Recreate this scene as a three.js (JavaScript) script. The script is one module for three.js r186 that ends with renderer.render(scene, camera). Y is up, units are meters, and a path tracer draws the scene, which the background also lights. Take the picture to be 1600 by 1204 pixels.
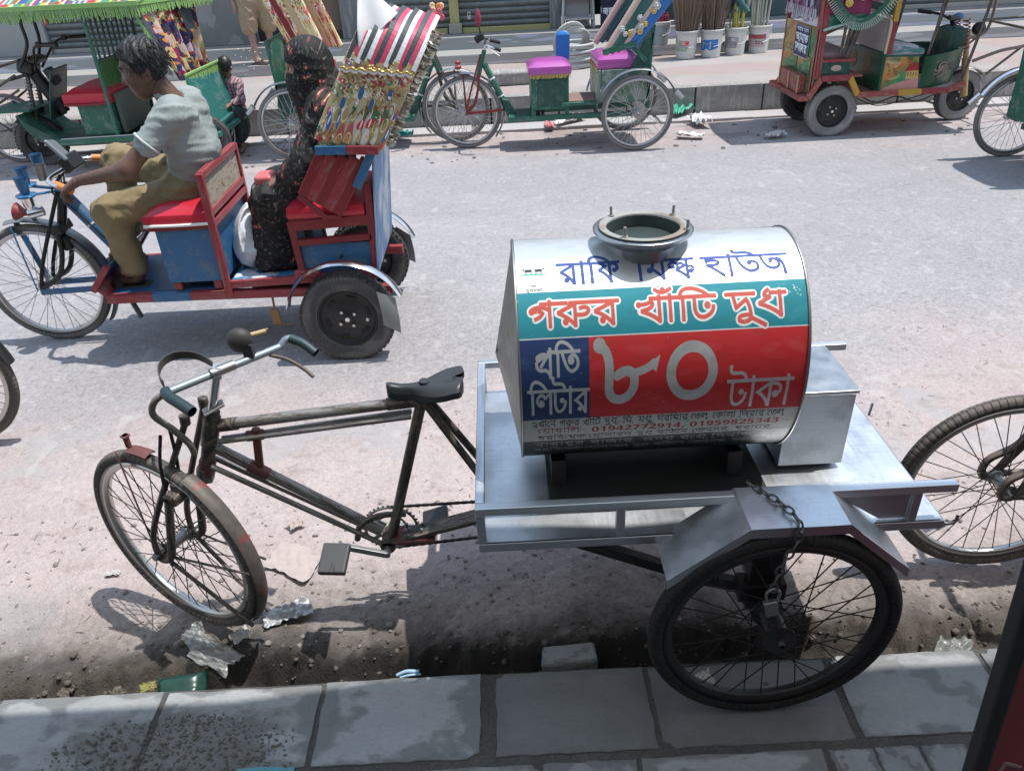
import * as THREE from 'three';
import { mergeGeometries } from 'three/addons/utils/BufferGeometryUtils.js';
import { RoundedBoxGeometry } from 'three/addons/geometries/RoundedBoxGeometry.js';

// ---------------------------------------------------------------- camera, sky, sun, exposure
const scene = new THREE.Scene();
const rad = Math.PI / 180;
const camera = new THREE.PerspectiveCamera(53.3, 1024 / 770, 0.05, 120);
camera.rotation.order = 'YXZ';
camera.position.set(0, 1.98, 0);
camera.rotation.set(-31.5 * rad, 0, -3.0 * rad);
scene.add(camera);
const renderer = new THREE.WebGLRenderer({ antialias: true });
renderer.toneMapping = THREE.LinearToneMapping;
renderer.toneMappingExposure = 1.3;
renderer.shadowMap.enabled = true;
const sun = new THREE.DirectionalLight(new THREE.Color(1, 0.955, 0.9), 3.9);
sun.position.set(3.3 * 3, 30, -1.2); sun.target.position.set(0, 0, -4); sun.position.z -= 4;
sun.castShadow = true; sun.shadow.mapSize.set(4096, 4096);
Object.assign(sun.shadow.camera, { left: -9, right: 9, top: 9, bottom: -9, near: 5, far: 60 });
scene.add(sun, sun.target);

// ---------------------------------------------------------------- noise and small helpers
function rng(seed) { let s = seed >>> 0; return () => { s = (s + 0x6d2b79f5) | 0; let t = Math.imul(s ^ (s >>> 15), 1 | s); t = (t + Math.imul(t ^ (t >>> 7), 61 | t)) ^ t; return ((t ^ (t >>> 14)) >>> 0) / 4294967296; }; }
function hsh(x, y, z = 0) { let h = Math.imul(x, 374761393) + Math.imul(y, 668265263) + Math.imul(z, 2147483647 ^ 0x5bd1e995); h = Math.imul(h ^ (h >>> 13), 1274126177); return ((h ^ (h >>> 16)) >>> 0) / 4294967296; }
function vn(x, y, z = 0) {
  const xi = Math.floor(x), yi = Math.floor(y), fx = x - xi, fy = y - yi, u = fx * fx * (3 - 2 * fx), v = fy * fy * (3 - 2 * fy);
  const a = hsh(xi, yi, z), b = hsh(xi + 1, yi, z), c = hsh(xi, yi + 1, z), d = hsh(xi + 1, yi + 1, z);
  return a + (b - a) * u + (c - a) * v + (a - b - c + d) * u * v;
}
function fbm(x, y, o = 4, z = 0) { let s = 0, a = 0.5, n = 0; for (let i = 0; i < o; i++) { s += a * vn(x, y, z + i * 7); n += a; a *= 0.5; x = x * 2.03 + 3.1; y = y * 2.03 + 1.7; } return s / n; }
const sst = (a, b, x) => { const t = Math.min(1, Math.max(0, (x - a) / (b - a))); return t * t * (3 - 2 * t); };
const mix = (a, b, t) => a + (b - a) * t;
const mix3 = (a, b, t) => [mix(a[0], b[0], t), mix(a[1], b[1], t), mix(a[2], b[2], t)];
const V = (x, y, z) => new THREE.Vector3(x, y, z);
const s2l = (c) => (c <= 0.04045 ? c / 12.92 : Math.pow((c + 0.055) / 1.055, 2.4));
const l2s = (c) => (c <= 0.0031308 ? c * 12.92 : 1.055 * Math.pow(c, 1 / 2.4) - 0.055);

{ // hazy bright sky: pale horizon, soft blue overhead, thin cloud
  const W = 512, H = 256, d = new Float32Array(W * H * 4), S = V(0.33, 1, -0.04).normalize();
  for (let j = 0; j < H; j++) for (let i = 0; i < W; i++) {
    const th = (i / W - 0.5) * 2 * Math.PI, ph = ((j + 0.5) / H - 0.5) * Math.PI;
    const y = Math.sin(ph), x = Math.cos(ph) * Math.cos(th), z = Math.cos(ph) * Math.sin(th);
    const t = Math.pow(Math.max(0, y), 0.55), k = 2.2 / (Math.abs(y) + 0.25);
    const cl = sst(0.42, 0.78, fbm(x * k + 9, z * k + 4, 5)), sd = Math.max(0, x * S.x + y * S.y + z * S.z);
    let c = mix3([0.86, 0.93, 1.0], [0.36, 0.56, 0.88], t);
    c = mix3(c, [1.0, 1.02, 1.05], cl * 0.75);
    const g = 0.5 * Math.pow(sd, 12) + 0.7 * Math.pow(sd, 90);
    const dn = y < 0 ? 0.55 : 1;
    for (let q = 0; q < 3; q++) d[(j * W + i) * 4 + q] = (c[q] + g) * dn * 0.92;
    d[(j * W + i) * 4 + 3] = 1;
  }
  const tx = new THREE.DataTexture(d, W, H, THREE.RGBAFormat, THREE.FloatType);
  tx.mapping = THREE.EquirectangularReflectionMapping; tx.magFilter = tx.minFilter = THREE.LinearFilter; tx.needsUpdate = true;
  scene.background = tx; scene.environment = tx;
}

function dtex(w, h, fn, { srgb = true, rep } = {}) { // fn(u, v) -> linear rgb for colour maps, plain values otherwise
  const d = new Uint8Array(w * h * 4);
  for (let j = 0; j < h; j++) for (let i = 0; i < w; i++) {
    const c = fn((i + 0.5) / w, (j + 0.5) / h, i, j), o = (j * w + i) * 4;
    for (let q = 0; q < 3; q++) { const v = Array.isArray(c) ? c[q] : c; d[o + q] = 255 * Math.min(1, Math.max(0, srgb ? l2s(Math.max(0, v)) : v)); }
    d[o + 3] = 255;
  }
  const t = new THREE.DataTexture(d, w, h); finish(t, srgb, rep); return t;
}
function finish(t, srgb, rep) { t.wrapS = t.wrapT = THREE.RepeatWrapping; t.magFilter = THREE.LinearFilter; t.minFilter = THREE.LinearMipmapLinearFilter; t.generateMipmaps = true; if (srgb) t.colorSpace = THREE.SRGBColorSpace; if (rep) t.repeat.set(...rep); t.needsUpdate = true; return t; }
function ctex(w, h, draw, srgb = true, rep) { const c = document.createElement('canvas'); c.width = w; c.height = h; draw(c.getContext('2d'), w, h); return finish(new THREE.CanvasTexture(c), srgb, rep); }

const lin = (r, g, b) => new THREE.Color().setRGB(r, g, b);
function mat(c, rough = 0.7, metal = 0, extra = {}) { return new THREE.MeshStandardMaterial({ color: Array.isArray(c) ? lin(...c) : new THREE.Color(c), roughness: rough, metalness: metal, side: THREE.DoubleSide, ...extra }); }

// ---------------------------------------------------------------- naming and parenting
const taken = new Map();
function numbered(n) { const k = taken.get(n) ?? 0; taken.set(n, k + 1); return k ? `${n}_${String(k).padStart(3, '0')}` : n; }
const org = new WeakMap(); // world origin of groups built in world coordinates
function thing(name, label, category, p = [0, 0, 0], group, ry = 0) {
  const o = new THREE.Group(); o.name = numbered(name); o.position.set(...p); o.rotation.y = ry; o.userData = { label, category };
  if (group) o.userData.group = group;
  scene.add(o); return o;
}
function worldThing(name, label, category, p, group) { const o = thing(name, label, category, p, group); org.set(o, V(...p)); return o; }
function part(name, parent, label) { const o = new THREE.Group(); o.name = numbered(name); parent.add(o); if (label) o.userData.label = label; const q = org.get(parent); if (q) org.set(o, q); return o; }
function clean(g) { // same attributes everywhere, so that pieces merge
  let q = g.index ? g.toNonIndexed() : g.clone();
  for (const k of Object.keys(q.attributes)) if (!['position', 'normal', 'uv', 'color'].includes(k)) q.deleteAttribute(k);
  if (!q.attributes.normal) q.computeVertexNormals();
  if (!q.attributes.uv) q.setAttribute('uv', new THREE.BufferAttribute(new Float32Array(q.attributes.position.count * 2), 2));
  return q;
}
function mg(list) { list = list.flat(9).filter(Boolean); if (list.length === 1) return list[0].clone(); return mergeGeometries(list.map(clean)); }
function M(name, geos, m, parent = scene, data) {
  const g = Array.isArray(geos) ? mg(geos) : geos.clone(), q = org.get(parent);
  if (q) g.translate(-q.x, -q.y, -q.z);
  const o = new THREE.Mesh(g, m); o.name = numbered(name); o.castShadow = o.receiveShadow = true;
  if (data) Object.assign(o.userData, data);
  parent.add(o); return o;
}
function solo(name, geos, m, label, category, group, p) { // a top-level thing that is one mesh, with its origin at p
  const g = Array.isArray(geos) ? mg(geos) : geos.clone();
  if (p) g.translate(-p[0], -p[1], -p[2]);
  const o = new THREE.Mesh(g, m); o.name = numbered(name); o.castShadow = o.receiveShadow = true; o.userData = { label, category };
  if (group) o.userData.group = group;
  if (p) o.position.set(...p);
  scene.add(o); return o;
}
function struct(name, geos, m) { return M(name, geos, m, scene, { kind: 'structure' }); }

// ---------------------------------------------------------------- shapes
const UP = V(0, 1, 0);
const v3 = (p) => (p.isVector3 ? p.clone() : V(...p));
function rod(a, b, r = 0.01, r2 = r, seg = 10) {
  a = v3(a); b = v3(b); const d = b.clone().sub(a), g = new THREE.CylinderGeometry(r2, r, d.length(), seg, 1);
  g.applyQuaternion(new THREE.Quaternion().setFromUnitVectors(UP, d.normalize())); const c = a.add(b).multiplyScalar(0.5); return g.translate(c.x, c.y, c.z);
}
function pipe(pts, r = 0.01, n = 24, seg = 8, closed = false) { return new THREE.TubeGeometry(new THREE.CatmullRomCurve3(pts.map(v3), closed, 'centripetal'), n, r, seg, closed); }
function bx(w, h, d, x = 0, y = 0, z = 0, rot, r = 0) { // centre at x,y,z
  const g = r ? new RoundedBoxGeometry(w, h, d, 1, Math.min(r, w / 2.1, h / 2.1, d / 2.1)) : new THREE.BoxGeometry(w, h, d);
  if (rot) { g.rotateX(rot[0]); g.rotateY(rot[1]); g.rotateZ(rot[2]); }
  return g.translate(x, y, z);
}
function box2(x0, x1, y0, y1, z0, z1, r = 0.003) { return bx(Math.abs(x1 - x0), Math.abs(y1 - y0), Math.abs(z1 - z0), (x0 + x1) / 2, (y0 + y1) / 2, (z0 + z1) / 2, null, r); }
function bar(a, b, w, h, r = 0.002, up = UP) { // square bar from a to b, h along up
  a = v3(a); b = v3(b); const d = b.clone().sub(a), L = d.length(); d.normalize();
  const s = d.clone().cross(up); if (s.length() < 1e-3) s.set(1, 0, 0); s.normalize(); const u = s.clone().cross(d);
  const g = r ? new RoundedBoxGeometry(L, h, w, 1, Math.min(r, h / 2.1, w / 2.1)) : new THREE.BoxGeometry(L, h, w);
  g.applyMatrix4(new THREE.Matrix4().makeBasis(d, u, s)); const c = a.add(b).multiplyScalar(0.5); return g.translate(c.x, c.y, c.z);
}
function tor(R, r, seg = 48, rs = 10, arc = Math.PI * 2) { return new THREE.TorusGeometry(R, r, rs, seg, arc); }
function lathe(pts, seg = 48) { return new THREE.LatheGeometry(pts.map((p) => new THREE.Vector2(...p)), seg); }
function prism(poly, z0, z1, bevel = 0) { // polygon in xy, from z0 to z1
  const s = new THREE.Shape(poly.map((p) => new THREE.Vector2(...p)));
  const g = new THREE.ExtrudeGeometry(s, { depth: Math.abs(z1 - z0) - 2 * bevel, bevelEnabled: bevel > 0, bevelSize: bevel, bevelThickness: bevel, bevelSegments: 1, curveSegments: 12 });
  return g.translate(0, 0, Math.min(z0, z1) + bevel);
}
function grid(nu, nv, fn, uv = (u, v) => [u, v]) { // surface from fn(u, v) -> [x, y, z]
  const P = [], U = [], I = [];
  for (let j = 0; j <= nv; j++) for (let i = 0; i <= nu; i++) { P.push(...fn(i / nu, j / nv)); U.push(...uv(i / nu, j / nv)); }
  for (let j = 0; j < nv; j++) for (let i = 0; i < nu; i++) { const a = j * (nu + 1) + i, b = a + 1, c = a + nu + 1, d = c + 1; I.push(a, c, b, b, c, d); }
  const g = new THREE.BufferGeometry(); g.setAttribute('position', new THREE.Float32BufferAttribute(P, 3)); g.setAttribute('uv', new THREE.Float32BufferAttribute(U, 2)); g.setIndex(I); g.computeVertexNormals(); return g;
}
function sweepRect(pts, w, h, side) { // flat strip w wide (along side) and h thick following pts (in order), uv.x in metres along it
  const P = pts.map(v3), S = v3(side).normalize(), G = []; let L = 0; const pos = [], uv = [], idx = [];
  const nrm = P.map((p, i) => { const t = (P[i + 1] ?? p).clone().sub(P[i - 1] ?? p).normalize(); return S.clone().cross(t).normalize(); });
  P.forEach((p, i) => {
    if (i) L += p.distanceTo(P[i - 1]);
    [[-1, -1], [1, -1], [1, 1], [-1, 1]].forEach(([a, b], k) => { const q = p.clone().addScaledVector(S, (a * w) / 2).addScaledVector(nrm[i], (b * h) / 2); pos.push(q.x, q.y, q.z); uv.push(L, [0, w, w + h, 2 * w][k]); });
  });
  const n = P.length;
  for (let i = 0; i < n - 1; i++) for (let k = 0; k < 4; k++) { const a = i * 4 + k, b = i * 4 + ((k + 1) % 4); idx.push(a, b, a + 4, b, b + 4, a + 4); }
  idx.push(0, 2, 1, 0, 3, 2, (n - 1) * 4, (n - 1) * 4 + 1, (n - 1) * 4 + 2, (n - 1) * 4, (n - 1) * 4 + 2, (n - 1) * 4 + 3);
  const g = new THREE.BufferGeometry(); g.setAttribute('position', new THREE.Float32BufferAttribute(pos, 3)); g.setAttribute('uv', new THREE.Float32BufferAttribute(uv, 2)); g.setIndex(idx);
  const q = g.toNonIndexed(); q.computeVertexNormals(); return q;
}
function arcPts(cx, cy, r, a0, a1, z, n = 16) { const o = []; for (let i = 0; i <= n; i++) { const a = (a0 + ((a1 - a0) * i) / n) * rad; o.push([cx + r * Math.cos(a), cy + r * Math.sin(a), z]); } return o; }
function cushion(w, h, d, x, y, z, dome = 0.03, n = 14) { // stuffed seat pad, base centre at x,y,z
  const f = (t) => 1 - Math.pow(Math.abs(t), 5);
  const g = new THREE.BoxGeometry(w, h, d, n, 3, n), p = g.attributes.position;
  for (let i = 0; i < p.count; i++) { const a = p.getX(i) / (w / 2), b = p.getZ(i) / (d / 2), t = p.getY(i) / h + 0.5; p.setY(i, t * h + (t > 0.9 ? dome * f(a) * f(b) + 0.011 * (fbm(p.getX(i) * 13 + x * 7, p.getZ(i) * 13 + z * 5, 3) - 0.5) * f(a) * f(b) : 0)); const k = 1 + 0.02 * Math.sin(t * Math.PI); p.setX(i, p.getX(i) * k); p.setZ(i, p.getZ(i) * k); }
  g.computeVertexNormals(); return g.translate(x, y, z);
}
// signed-distance modelling for figures: naive surface nets
function nets(f, lo, hi, cell) {
  const n = [0, 1, 2].map((k) => Math.ceil((hi[k] - lo[k]) / cell) + 1), [nx, ny, nz] = n, F = new Float32Array(nx * ny * nz), id = new Int32Array(nx * ny * nz).fill(-1), P = [], I = [];
  const at = (i, j, k) => (k * ny + j) * nx + i;
  for (let k = 0; k < nz; k++) for (let j = 0; j < ny; j++) for (let i = 0; i < nx; i++) F[at(i, j, k)] = f(lo[0] + i * cell, lo[1] + j * cell, lo[2] + k * cell);
  const C = []; for (let q = 0; q < 8; q++) C.push([q & 1, (q >> 1) & 1, q >> 2]);
  for (let k = 0; k < nz - 1; k++) for (let j = 0; j < ny - 1; j++) for (let i = 0; i < nx - 1; i++) {
    const v = C.map(([a, b, c]) => F[at(i + a, j + b, k + c)]); let m = 0; v.forEach((x) => (m += x < 0)); if (!m || m === 8) continue;
    let sx = 0, sy = 0, sz = 0, c = 0;
    for (let a = 0; a < 8; a++) for (const bit of [1, 2, 4]) { const b = a | bit; if (b === a || v[a] < 0 === v[b] < 0) continue; const t = v[a] / (v[a] - v[b]); sx += mix(C[a][0], C[b][0], t); sy += mix(C[a][1], C[b][1], t); sz += mix(C[a][2], C[b][2], t); c++; }
    id[at(i, j, k)] = P.length / 3; P.push(lo[0] + (i + sx / c) * cell, lo[1] + (j + sy / c) * cell, lo[2] + (k + sz / c) * cell);
  }
  const quad = (a, b, c, d, flip) => { if (a < 0 || b < 0 || c < 0 || d < 0) return; flip ? I.push(a, c, b, b, c, d) : I.push(a, b, c, b, d, c); };
  for (let k = 1; k < nz - 1; k++) for (let j = 1; j < ny - 1; j++) for (let i = 1; i < nx - 1; i++) {
    const s = F[at(i, j, k)] < 0;
    if (s !== F[at(i + 1, j, k)] < 0) quad(id[at(i, j - 1, k - 1)], id[at(i, j, k - 1)], id[at(i, j - 1, k)], id[at(i, j, k)], !s);
    if (s !== F[at(i, j + 1, k)] < 0) quad(id[at(i - 1, j, k - 1)], id[at(i, j, k - 1)], id[at(i - 1, j, k)], id[at(i, j, k)], s);
    if (s !== F[at(i, j, k + 1)] < 0) quad(id[at(i - 1, j - 1, k)], id[at(i, j - 1, k)], id[at(i - 1, j, k)], id[at(i, j, k)], !s);
  }
  const g = new THREE.BufferGeometry(); g.setAttribute('position', new THREE.Float32BufferAttribute(P, 3)); g.setIndex(I); g.computeVertexNormals();
  const uv = new Float32Array((P.length / 3) * 2); for (let i = 0; i < P.length / 3; i++) { uv[i * 2] = P[i * 3] + P[i * 3 + 2] * 0.6; uv[i * 2 + 1] = P[i * 3 + 1] + P[i * 3 + 2] * 0.5; }
  g.setAttribute('uv', new THREE.BufferAttribute(uv, 2)); return g;
}
const smin = (a, b, k) => { const h = Math.max(k - Math.abs(a - b), 0) / k; return Math.min(a, b) - h * h * k * 0.25; };
function cap(x, y, z, a, b, ra, rb) { const bx_ = b[0] - a[0], by = b[1] - a[1], bz = b[2] - a[2], px = x - a[0], py = y - a[1], pz = z - a[2]; const t = Math.min(1, Math.max(0, (px * bx_ + py * by + pz * bz) / (bx_ * bx_ + by * by + bz * bz))); return Math.hypot(px - bx_ * t, py - by * t, pz - bz * t) - mix(ra, rb, t); }
function ell(x, y, z, c, r) { const a = (x - c[0]) / r[0], b = (y - c[1]) / r[1], d = (z - c[2]) / r[2], k = Math.hypot(a, b, d); return ((k - 1) * Math.min(...r)); }
function sdf(list, k = 0.04) { // list of capsules [a, b, ra, rb] and ellipsoids ['e', centre, radii]; smooth union
  return (x, y, z) => { let d = 9; for (const q of list) d = smin(d, q[0] === 'e' ? ell(x, y, z, q[1], q[2]) : cap(x, y, z, q[0], q[1], q[2], q[3]), q[4] ?? k); return d; };
}
function crumple(w, d, h, seed, n = 12) { // crumpled sheet lying at the origin
  const r = rng(seed), o = [...Array(6)].map(() => [r() * 6.28, 6 + r() * 16, r() * 6]);
  const ox = r() * 90;
  return grid(n, n, (u, v) => { const e = 0.75 + 0.5 * fbm(u * 3 + ox, v * 3, 2), x = (u - 0.5) * w * e, z = (v - 0.5) * d * e; let y = 0; for (const [a, f, p] of o) y += Math.abs(Math.sin((u * Math.cos(a) + v * Math.sin(a)) * f + p)); return [x, 0.003 + (h * y) / 6 * (0.5 + fbm(u * 5 + ox, v * 5, 2)), z]; });
}
// ---------------------------------------------------------------- shared materials
const grimeR = dtex(512, 512, (u, v) => { const n = fbm(u * 6, v * 6, 5), s = vn(u * 240, v * 3, 5); const q = 0.3 + 0.22 * n + 0.06 * s; return [0, q, 1]; }, { srgb: false });
const steelC = dtex(512, 512, (u, v) => { const n = fbm(u * 4 + 2, v * 4, 5), s = fbm(u * 2, v * 120, 2, 9), sc = fbm(u * 60, v * 40, 2, 3); const q = 0.66 + 0.09 * s - 0.13 * sst(0.45, 0.75, n) - 0.06 * sst(0.66, 0.8, sc); return [q * 0.95, q, q * 1.05]; });
const MS = {};
MS.steel = mat([1, 1, 1], 1, 1, { map: steelC, roughnessMap: grimeR });
MS.steelPlain = mat([0.46, 0.48, 0.5], 0.36, 1);
MS.steelDull = mat([0.66, 0.67, 0.68], 1, 1, { map: steelC, roughnessMap: grimeR });
MS.chrome = mat([0.72, 0.72, 0.73], 0.16, 1);
MS.dullMetal = mat([0.33, 0.33, 0.32], 0.45, 1);
const rustC = (base, worn, k) => dtex(256, 256, (u, v) => { const n = fbm(u * 9, v * 9, 5), m = fbm(u * 40, v * 40, 3, 4); return mix3(base, worn, sst(k, k + 0.16, n * 0.7 + m * 0.3)); });
MS.frame = mat([1, 1, 1], 0.55, 0.3, { map: rustC([0.062, 0.057, 0.053], [0.19, 0.15, 0.125], 0.45) });
MS.frameRed = mat([1, 1, 1], 0.55, 0.2, { map: rustC([0.19, 0.05, 0.048], [0.11, 0.08, 0.068], 0.44) });
MS.greyTube = mat([1, 1, 1], 0.42, 0.55, { map: rustC([0.29, 0.28, 0.27], [0.15, 0.125, 0.11], 0.46) });
MS.black = mat([0.014, 0.015, 0.016], 0.45);
MS.blackMatte = mat([0.02, 0.021, 0.021], 0.85);
MS.grip = mat([0.012, 0.035, 0.042], 0.5);
MS.saddle = mat([0.03, 0.034, 0.038], 0.38);
const treadB = dtex(128, 64, (u, v) => { const a = Math.abs(v - 0.5), k = (u * 8 + (v > 0.5 ? 0.5 : 0)) % 1; return a < 0.17 ? 0.7 + 0.3 * (((v * 26) % 1) > 0.5) : (k < 0.6 ? 1 : 0); }, { srgb: false });
const dustT = (a, b) => dtex(128, 128, (u, v) => mix3(a, b, sst(0.35, 0.7, fbm(u * 10, v * 10, 4))));
function tyreMat(a, b, rep) { const t = treadB.clone(); t.repeat.set(rep, 1); t.needsUpdate = true; return mat([1, 1, 1], 0.85, 0, { map: dustT(a, b), bumpMap: t, bumpScale: 0.004 }); }
MS.tyreDusty = tyreMat([0.075, 0.066, 0.06], [0.15, 0.13, 0.115], 12);
MS.tyreGrey = tyreMat([0.15, 0.145, 0.14], [0.24, 0.23, 0.22], 12);
MS.tyreDark = tyreMat([0.012, 0.012, 0.012], [0.024, 0.024, 0.023], 12);
MS.carTyre = tyreMat([0.065, 0.064, 0.063], [0.135, 0.13, 0.125], 9);
MS.carTyreGrey = tyreMat([0.22, 0.22, 0.215], [0.32, 0.315, 0.305], 9);
MS.rim = mat([0.5, 0.49, 0.47], 0.3, 1);
MS.rimDark = mat([0.05, 0.05, 0.05], 0.4, 0.6);
MS.spoke = mat([0.22, 0.2, 0.18], 0.4, 0.8);
MS.spokeDark = mat([0.02, 0.02, 0.02], 0.6, 0.3);
MS.spokeBright = mat([0.55, 0.55, 0.54], 0.35, 0.9);
const scuff = (c, w, k = 0.6) => mat([1, 1, 1], 0.42, 0, { map: dtex(256, 256, (u, v) => mix3(c, w, sst(k, k + 0.1, 0.6 * fbm(u * 7, v * 7, 5, 3) + 0.4 * fbm(u * 50, v * 50, 2, 8)))) });
MS.blue = scuff([0.03, 0.125, 0.27], [0.1, 0.16, 0.22], 0.57);
MS.blueDeep = scuff([0.02, 0.08, 0.19], [0.06, 0.09, 0.13], 0.55);
MS.red = scuff([0.27, 0.032, 0.04], [0.25, 0.12, 0.11], 0.56);
MS.redDeep = scuff([0.2, 0.018, 0.022], [0.3, 0.1, 0.1], 0.66);
MS.vinylRed = mat([0.46, 0.02, 0.04], 0.34);
MS.vinylPurple = new THREE.MeshPhysicalMaterial({ color: lin(0.4, 0.085, 0.33), roughness: 0.3, clearcoat: 0.4, side: THREE.DoubleSide });
MS.green = scuff([0.018, 0.115, 0.075], [0.12, 0.19, 0.155], 0.56);
MS.greenDeep = scuff([0.014, 0.07, 0.052], [0.07, 0.12, 0.1], 0.56);
MS.teal = scuff([0.025, 0.15, 0.135], [0.12, 0.21, 0.2], 0.54);
MS.lime = mat([0.25, 0.43, 0.14], 0.85);
MS.white = mat([0.72, 0.72, 0.7], 0.6);
MS.gold = mat([0.6, 0.44, 0.16], 0.3, 0.7);
// ---------------------------------------------------------------- ground: road, verge, gutter, near pavement
const rimZ = (x) => -1.668 + (fbm(x * 3.1 + 8, 2, 4) - 0.5) * 0.15 + (fbm(x * 17, 5, 3) - 0.5) * 0.05 + 0.035 * sst(-0.9, -1.4, x); // broken rim of the gutter
function groundCol(x, z, fine) {
  const w = fbm(x * 1.3, z * 1.3, 4), w2 = fbm(x * 5 + 40, z * 5, 4), big = fbm(x * 0.45 + 3, z * 0.9, 3);
  const nearD = sst(-3.7, -2.5, z + (w - 0.5) * 1.6 + 0.25 * sst(0.6, 1.8, x)), farD = sst(-7.0, -7.9, z + (w - 0.5) * 1.2);
  const a = hsh(Math.floor(x / fine), Math.floor(z / fine), 11), b = vn(x * 90, z * 90, 3), b2 = vn(x * 38, z * 38, 6);
  let as = mix3([0.255, 0.248, 0.258], [0.335, 0.318, 0.324], 0.5 * w2 + 0.5 * big); // dusty asphalt
  const fz = sst(-7, -3, z), trk = 0.05 * (fbm(x * 0.25 + 5, z * 2.2, 3, 12) - 0.5) + 0.06 * (fbm(x * 0.6, z * 0.9 + 9, 4, 15) - 0.5), sp = trk * 2 + (0.35 + 0.65 * fz) * ((a - 0.5) * 0.3 + (b - 0.5) * 0.3) + (b2 > 0.78 ? 0.1 : 0) - (b2 < 0.18 ? 0.12 : 0);
  as = as.map((c) => c * (1 + sp));
  let di = mix3([0.33, 0.272, 0.262], [0.435, 0.375, 0.362], 0.6 * w2 + 0.4 * big); // pinkish dust
  di = di.map((c) => c * (1 + (a - 0.5) * 0.2 + (b - 0.5) * 0.2 - (b2 < 0.13 ? 0.16 : 0)));
  const patch = sst(0.62, 0.72, fbm(x * 2.2 + 17, z * 3.1 + 5, 4)); di = mix3(di, [0.33, 0.32, 0.325], patch * 0.6);
  let c = mix3(as, di, Math.max(nearD, farD * 0.85));
  if (z < -7.2) { const k = sst(0.56, 0.7, fbm(x * 3, z * 7, 4, 2)) * farD; c = mix3(c, [0.2, 0.165, 0.15], k * 0.55); }
  const tw = sst(0.6, 0.8, fbm(x * 9 + 3, z * 16, 4, 5)) * nearD; c = mix3(c, [0.25, 0.19, 0.165], tw * 0.35); // straw and litter dust
  const st = sst(0.86, 0.93, vn(x * 15 + 3, z * 15, 31)) ; c = mix3(c, [0.46, 0.44, 0.43], st * 0.35);
  const soil = sst(-2.12, -1.7, z + (w - 0.5) * 0.5 + (w2 - 0.5) * 0.3); // dark trodden soil by the gutter
  let so = mix3([0.085, 0.073, 0.062], [0.24, 0.215, 0.195], 0.55 * w2 + 0.45 * fbm(x * 23, z * 23, 3, 8));
  so = so.map((q) => q * (1 + (a - 0.5) * 0.3 + (b - 0.5) * 0.5));
  c = mix3(c, so, soil * 0.78);
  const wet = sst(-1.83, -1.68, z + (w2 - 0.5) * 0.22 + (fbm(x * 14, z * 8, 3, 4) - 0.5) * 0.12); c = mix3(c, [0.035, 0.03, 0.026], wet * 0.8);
  if (z > -1.9) { const e = rimZ(x), mud = sst(e - 0.055, e + 0.012, z + (w2 - 0.5) * 0.05); c = mix3(c, mix3([0.02, 0.018, 0.016], [0.09, 0.075, 0.062], Math.max(sst(-0.75, -1.2, x) * 0.6, sst(0.8, 1.2, x)) * (0.4 + w2)), mud * 0.94); }  // mud, its black also painting in the shade of the gutter depth
  return c;
}
const gx0 = -2.9, gx1 = 2.9, gzs = -3.4, gzn = -1.552;
const nearC = dtex(2048, 768, (u, v) => groundCol(mix(gx0, gx1, u), mix(gzs, gzn, v), 0.0035));
const grain = dtex(512, 512, (u, v, i, j) => 0.35 * hsh(i, j, 2) + 0.35 * hsh(i >> 1, j >> 1, 4) + 0.3 * hsh(i >> 2, j >> 2, 5), { srgb: false });
const grainN = grain.clone(); grainN.repeat.set(8, 2.6); grainN.needsUpdate = true;
function nearH(x, z) {
  const n = fbm(x * 7, z * 7, 4), f = fbm(x * 45, z * 45, 3, 2), soil = sst(-2.3, -1.8, z);
  let y = (n - 0.5) * (0.012 + 0.028 * soil) + (f - 0.5) * (0.004 + 0.016 * soil);
  const e = rimZ(x);
  const deep = mix(0.11, 0.065, sst(-0.85, -1.2, x)) * mix(1, 0.55, sst(0.8, 1.2, x));
  y -= (deep + 0.05 * (n - 0.5)) * sst(e, e + 0.07, z);
  y += (f - 0.5) * 0.05 * sst(e - 0.05, e, z) + (fbm(x * 22, z * 22, 2, 7) - 0.5) * 0.03 * sst(e - 0.03, e + 0.02, z);
  return y - 0.004 - 0.016 * soil;
}
struct('dirt_verge', grid(420, 150, (u, v) => { const x = mix(gx0, gx1, u), z = mix(gzs, gzn, v); return [x, z < gzs + 0.03 ? 0 : nearH(x, z) * sst(gzs, gzs + 0.2, z), z]; }, (u, v) => [u, v]), mat([1, 1, 1], 0.95, 0, { map: nearC, bumpMap: grainN, bumpScale: 0.004 }));
const rx0 = -9, rx1 = 9, rz0 = -9.0;
const farC = dtex(2048, 1024, (u, v) => groundCol(mix(rx0, rx1, u), mix(rz0, gzs, v), 0.009));
const grainF = grain.clone(); grainF.repeat.set(18, 6); grainF.needsUpdate = true;
struct('road', grid(150, 60, (u, v) => { const x = mix(rx0, rx1, u), z = mix(rz0, gzs, v); return [x, (fbm(x * 3, z * 3, 3, 3) - 0.5) * 0.02 * sst(-7.2, -8, z), z]; }), mat([1, 1, 1], 0.93, 0, { map: farC, bumpMap: grainF, bumpScale: 0.005 }));
struct('ground', new THREE.PlaneGeometry(160, 160).rotateX(-Math.PI / 2).translate(0, -0.3, 0), mat([0.25, 0.235, 0.22], 0.95));
for (const s of [-1, 1]) struct('road_shoulder', grid(2, 2, (u, v) => [s < 0 ? mix(-40, gx0, u) : mix(gx1, 40, u), -0.002, mix(gzs, -1.55, v)]), mat([0.36, 0.31, 0.3], 0.95));
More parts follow.
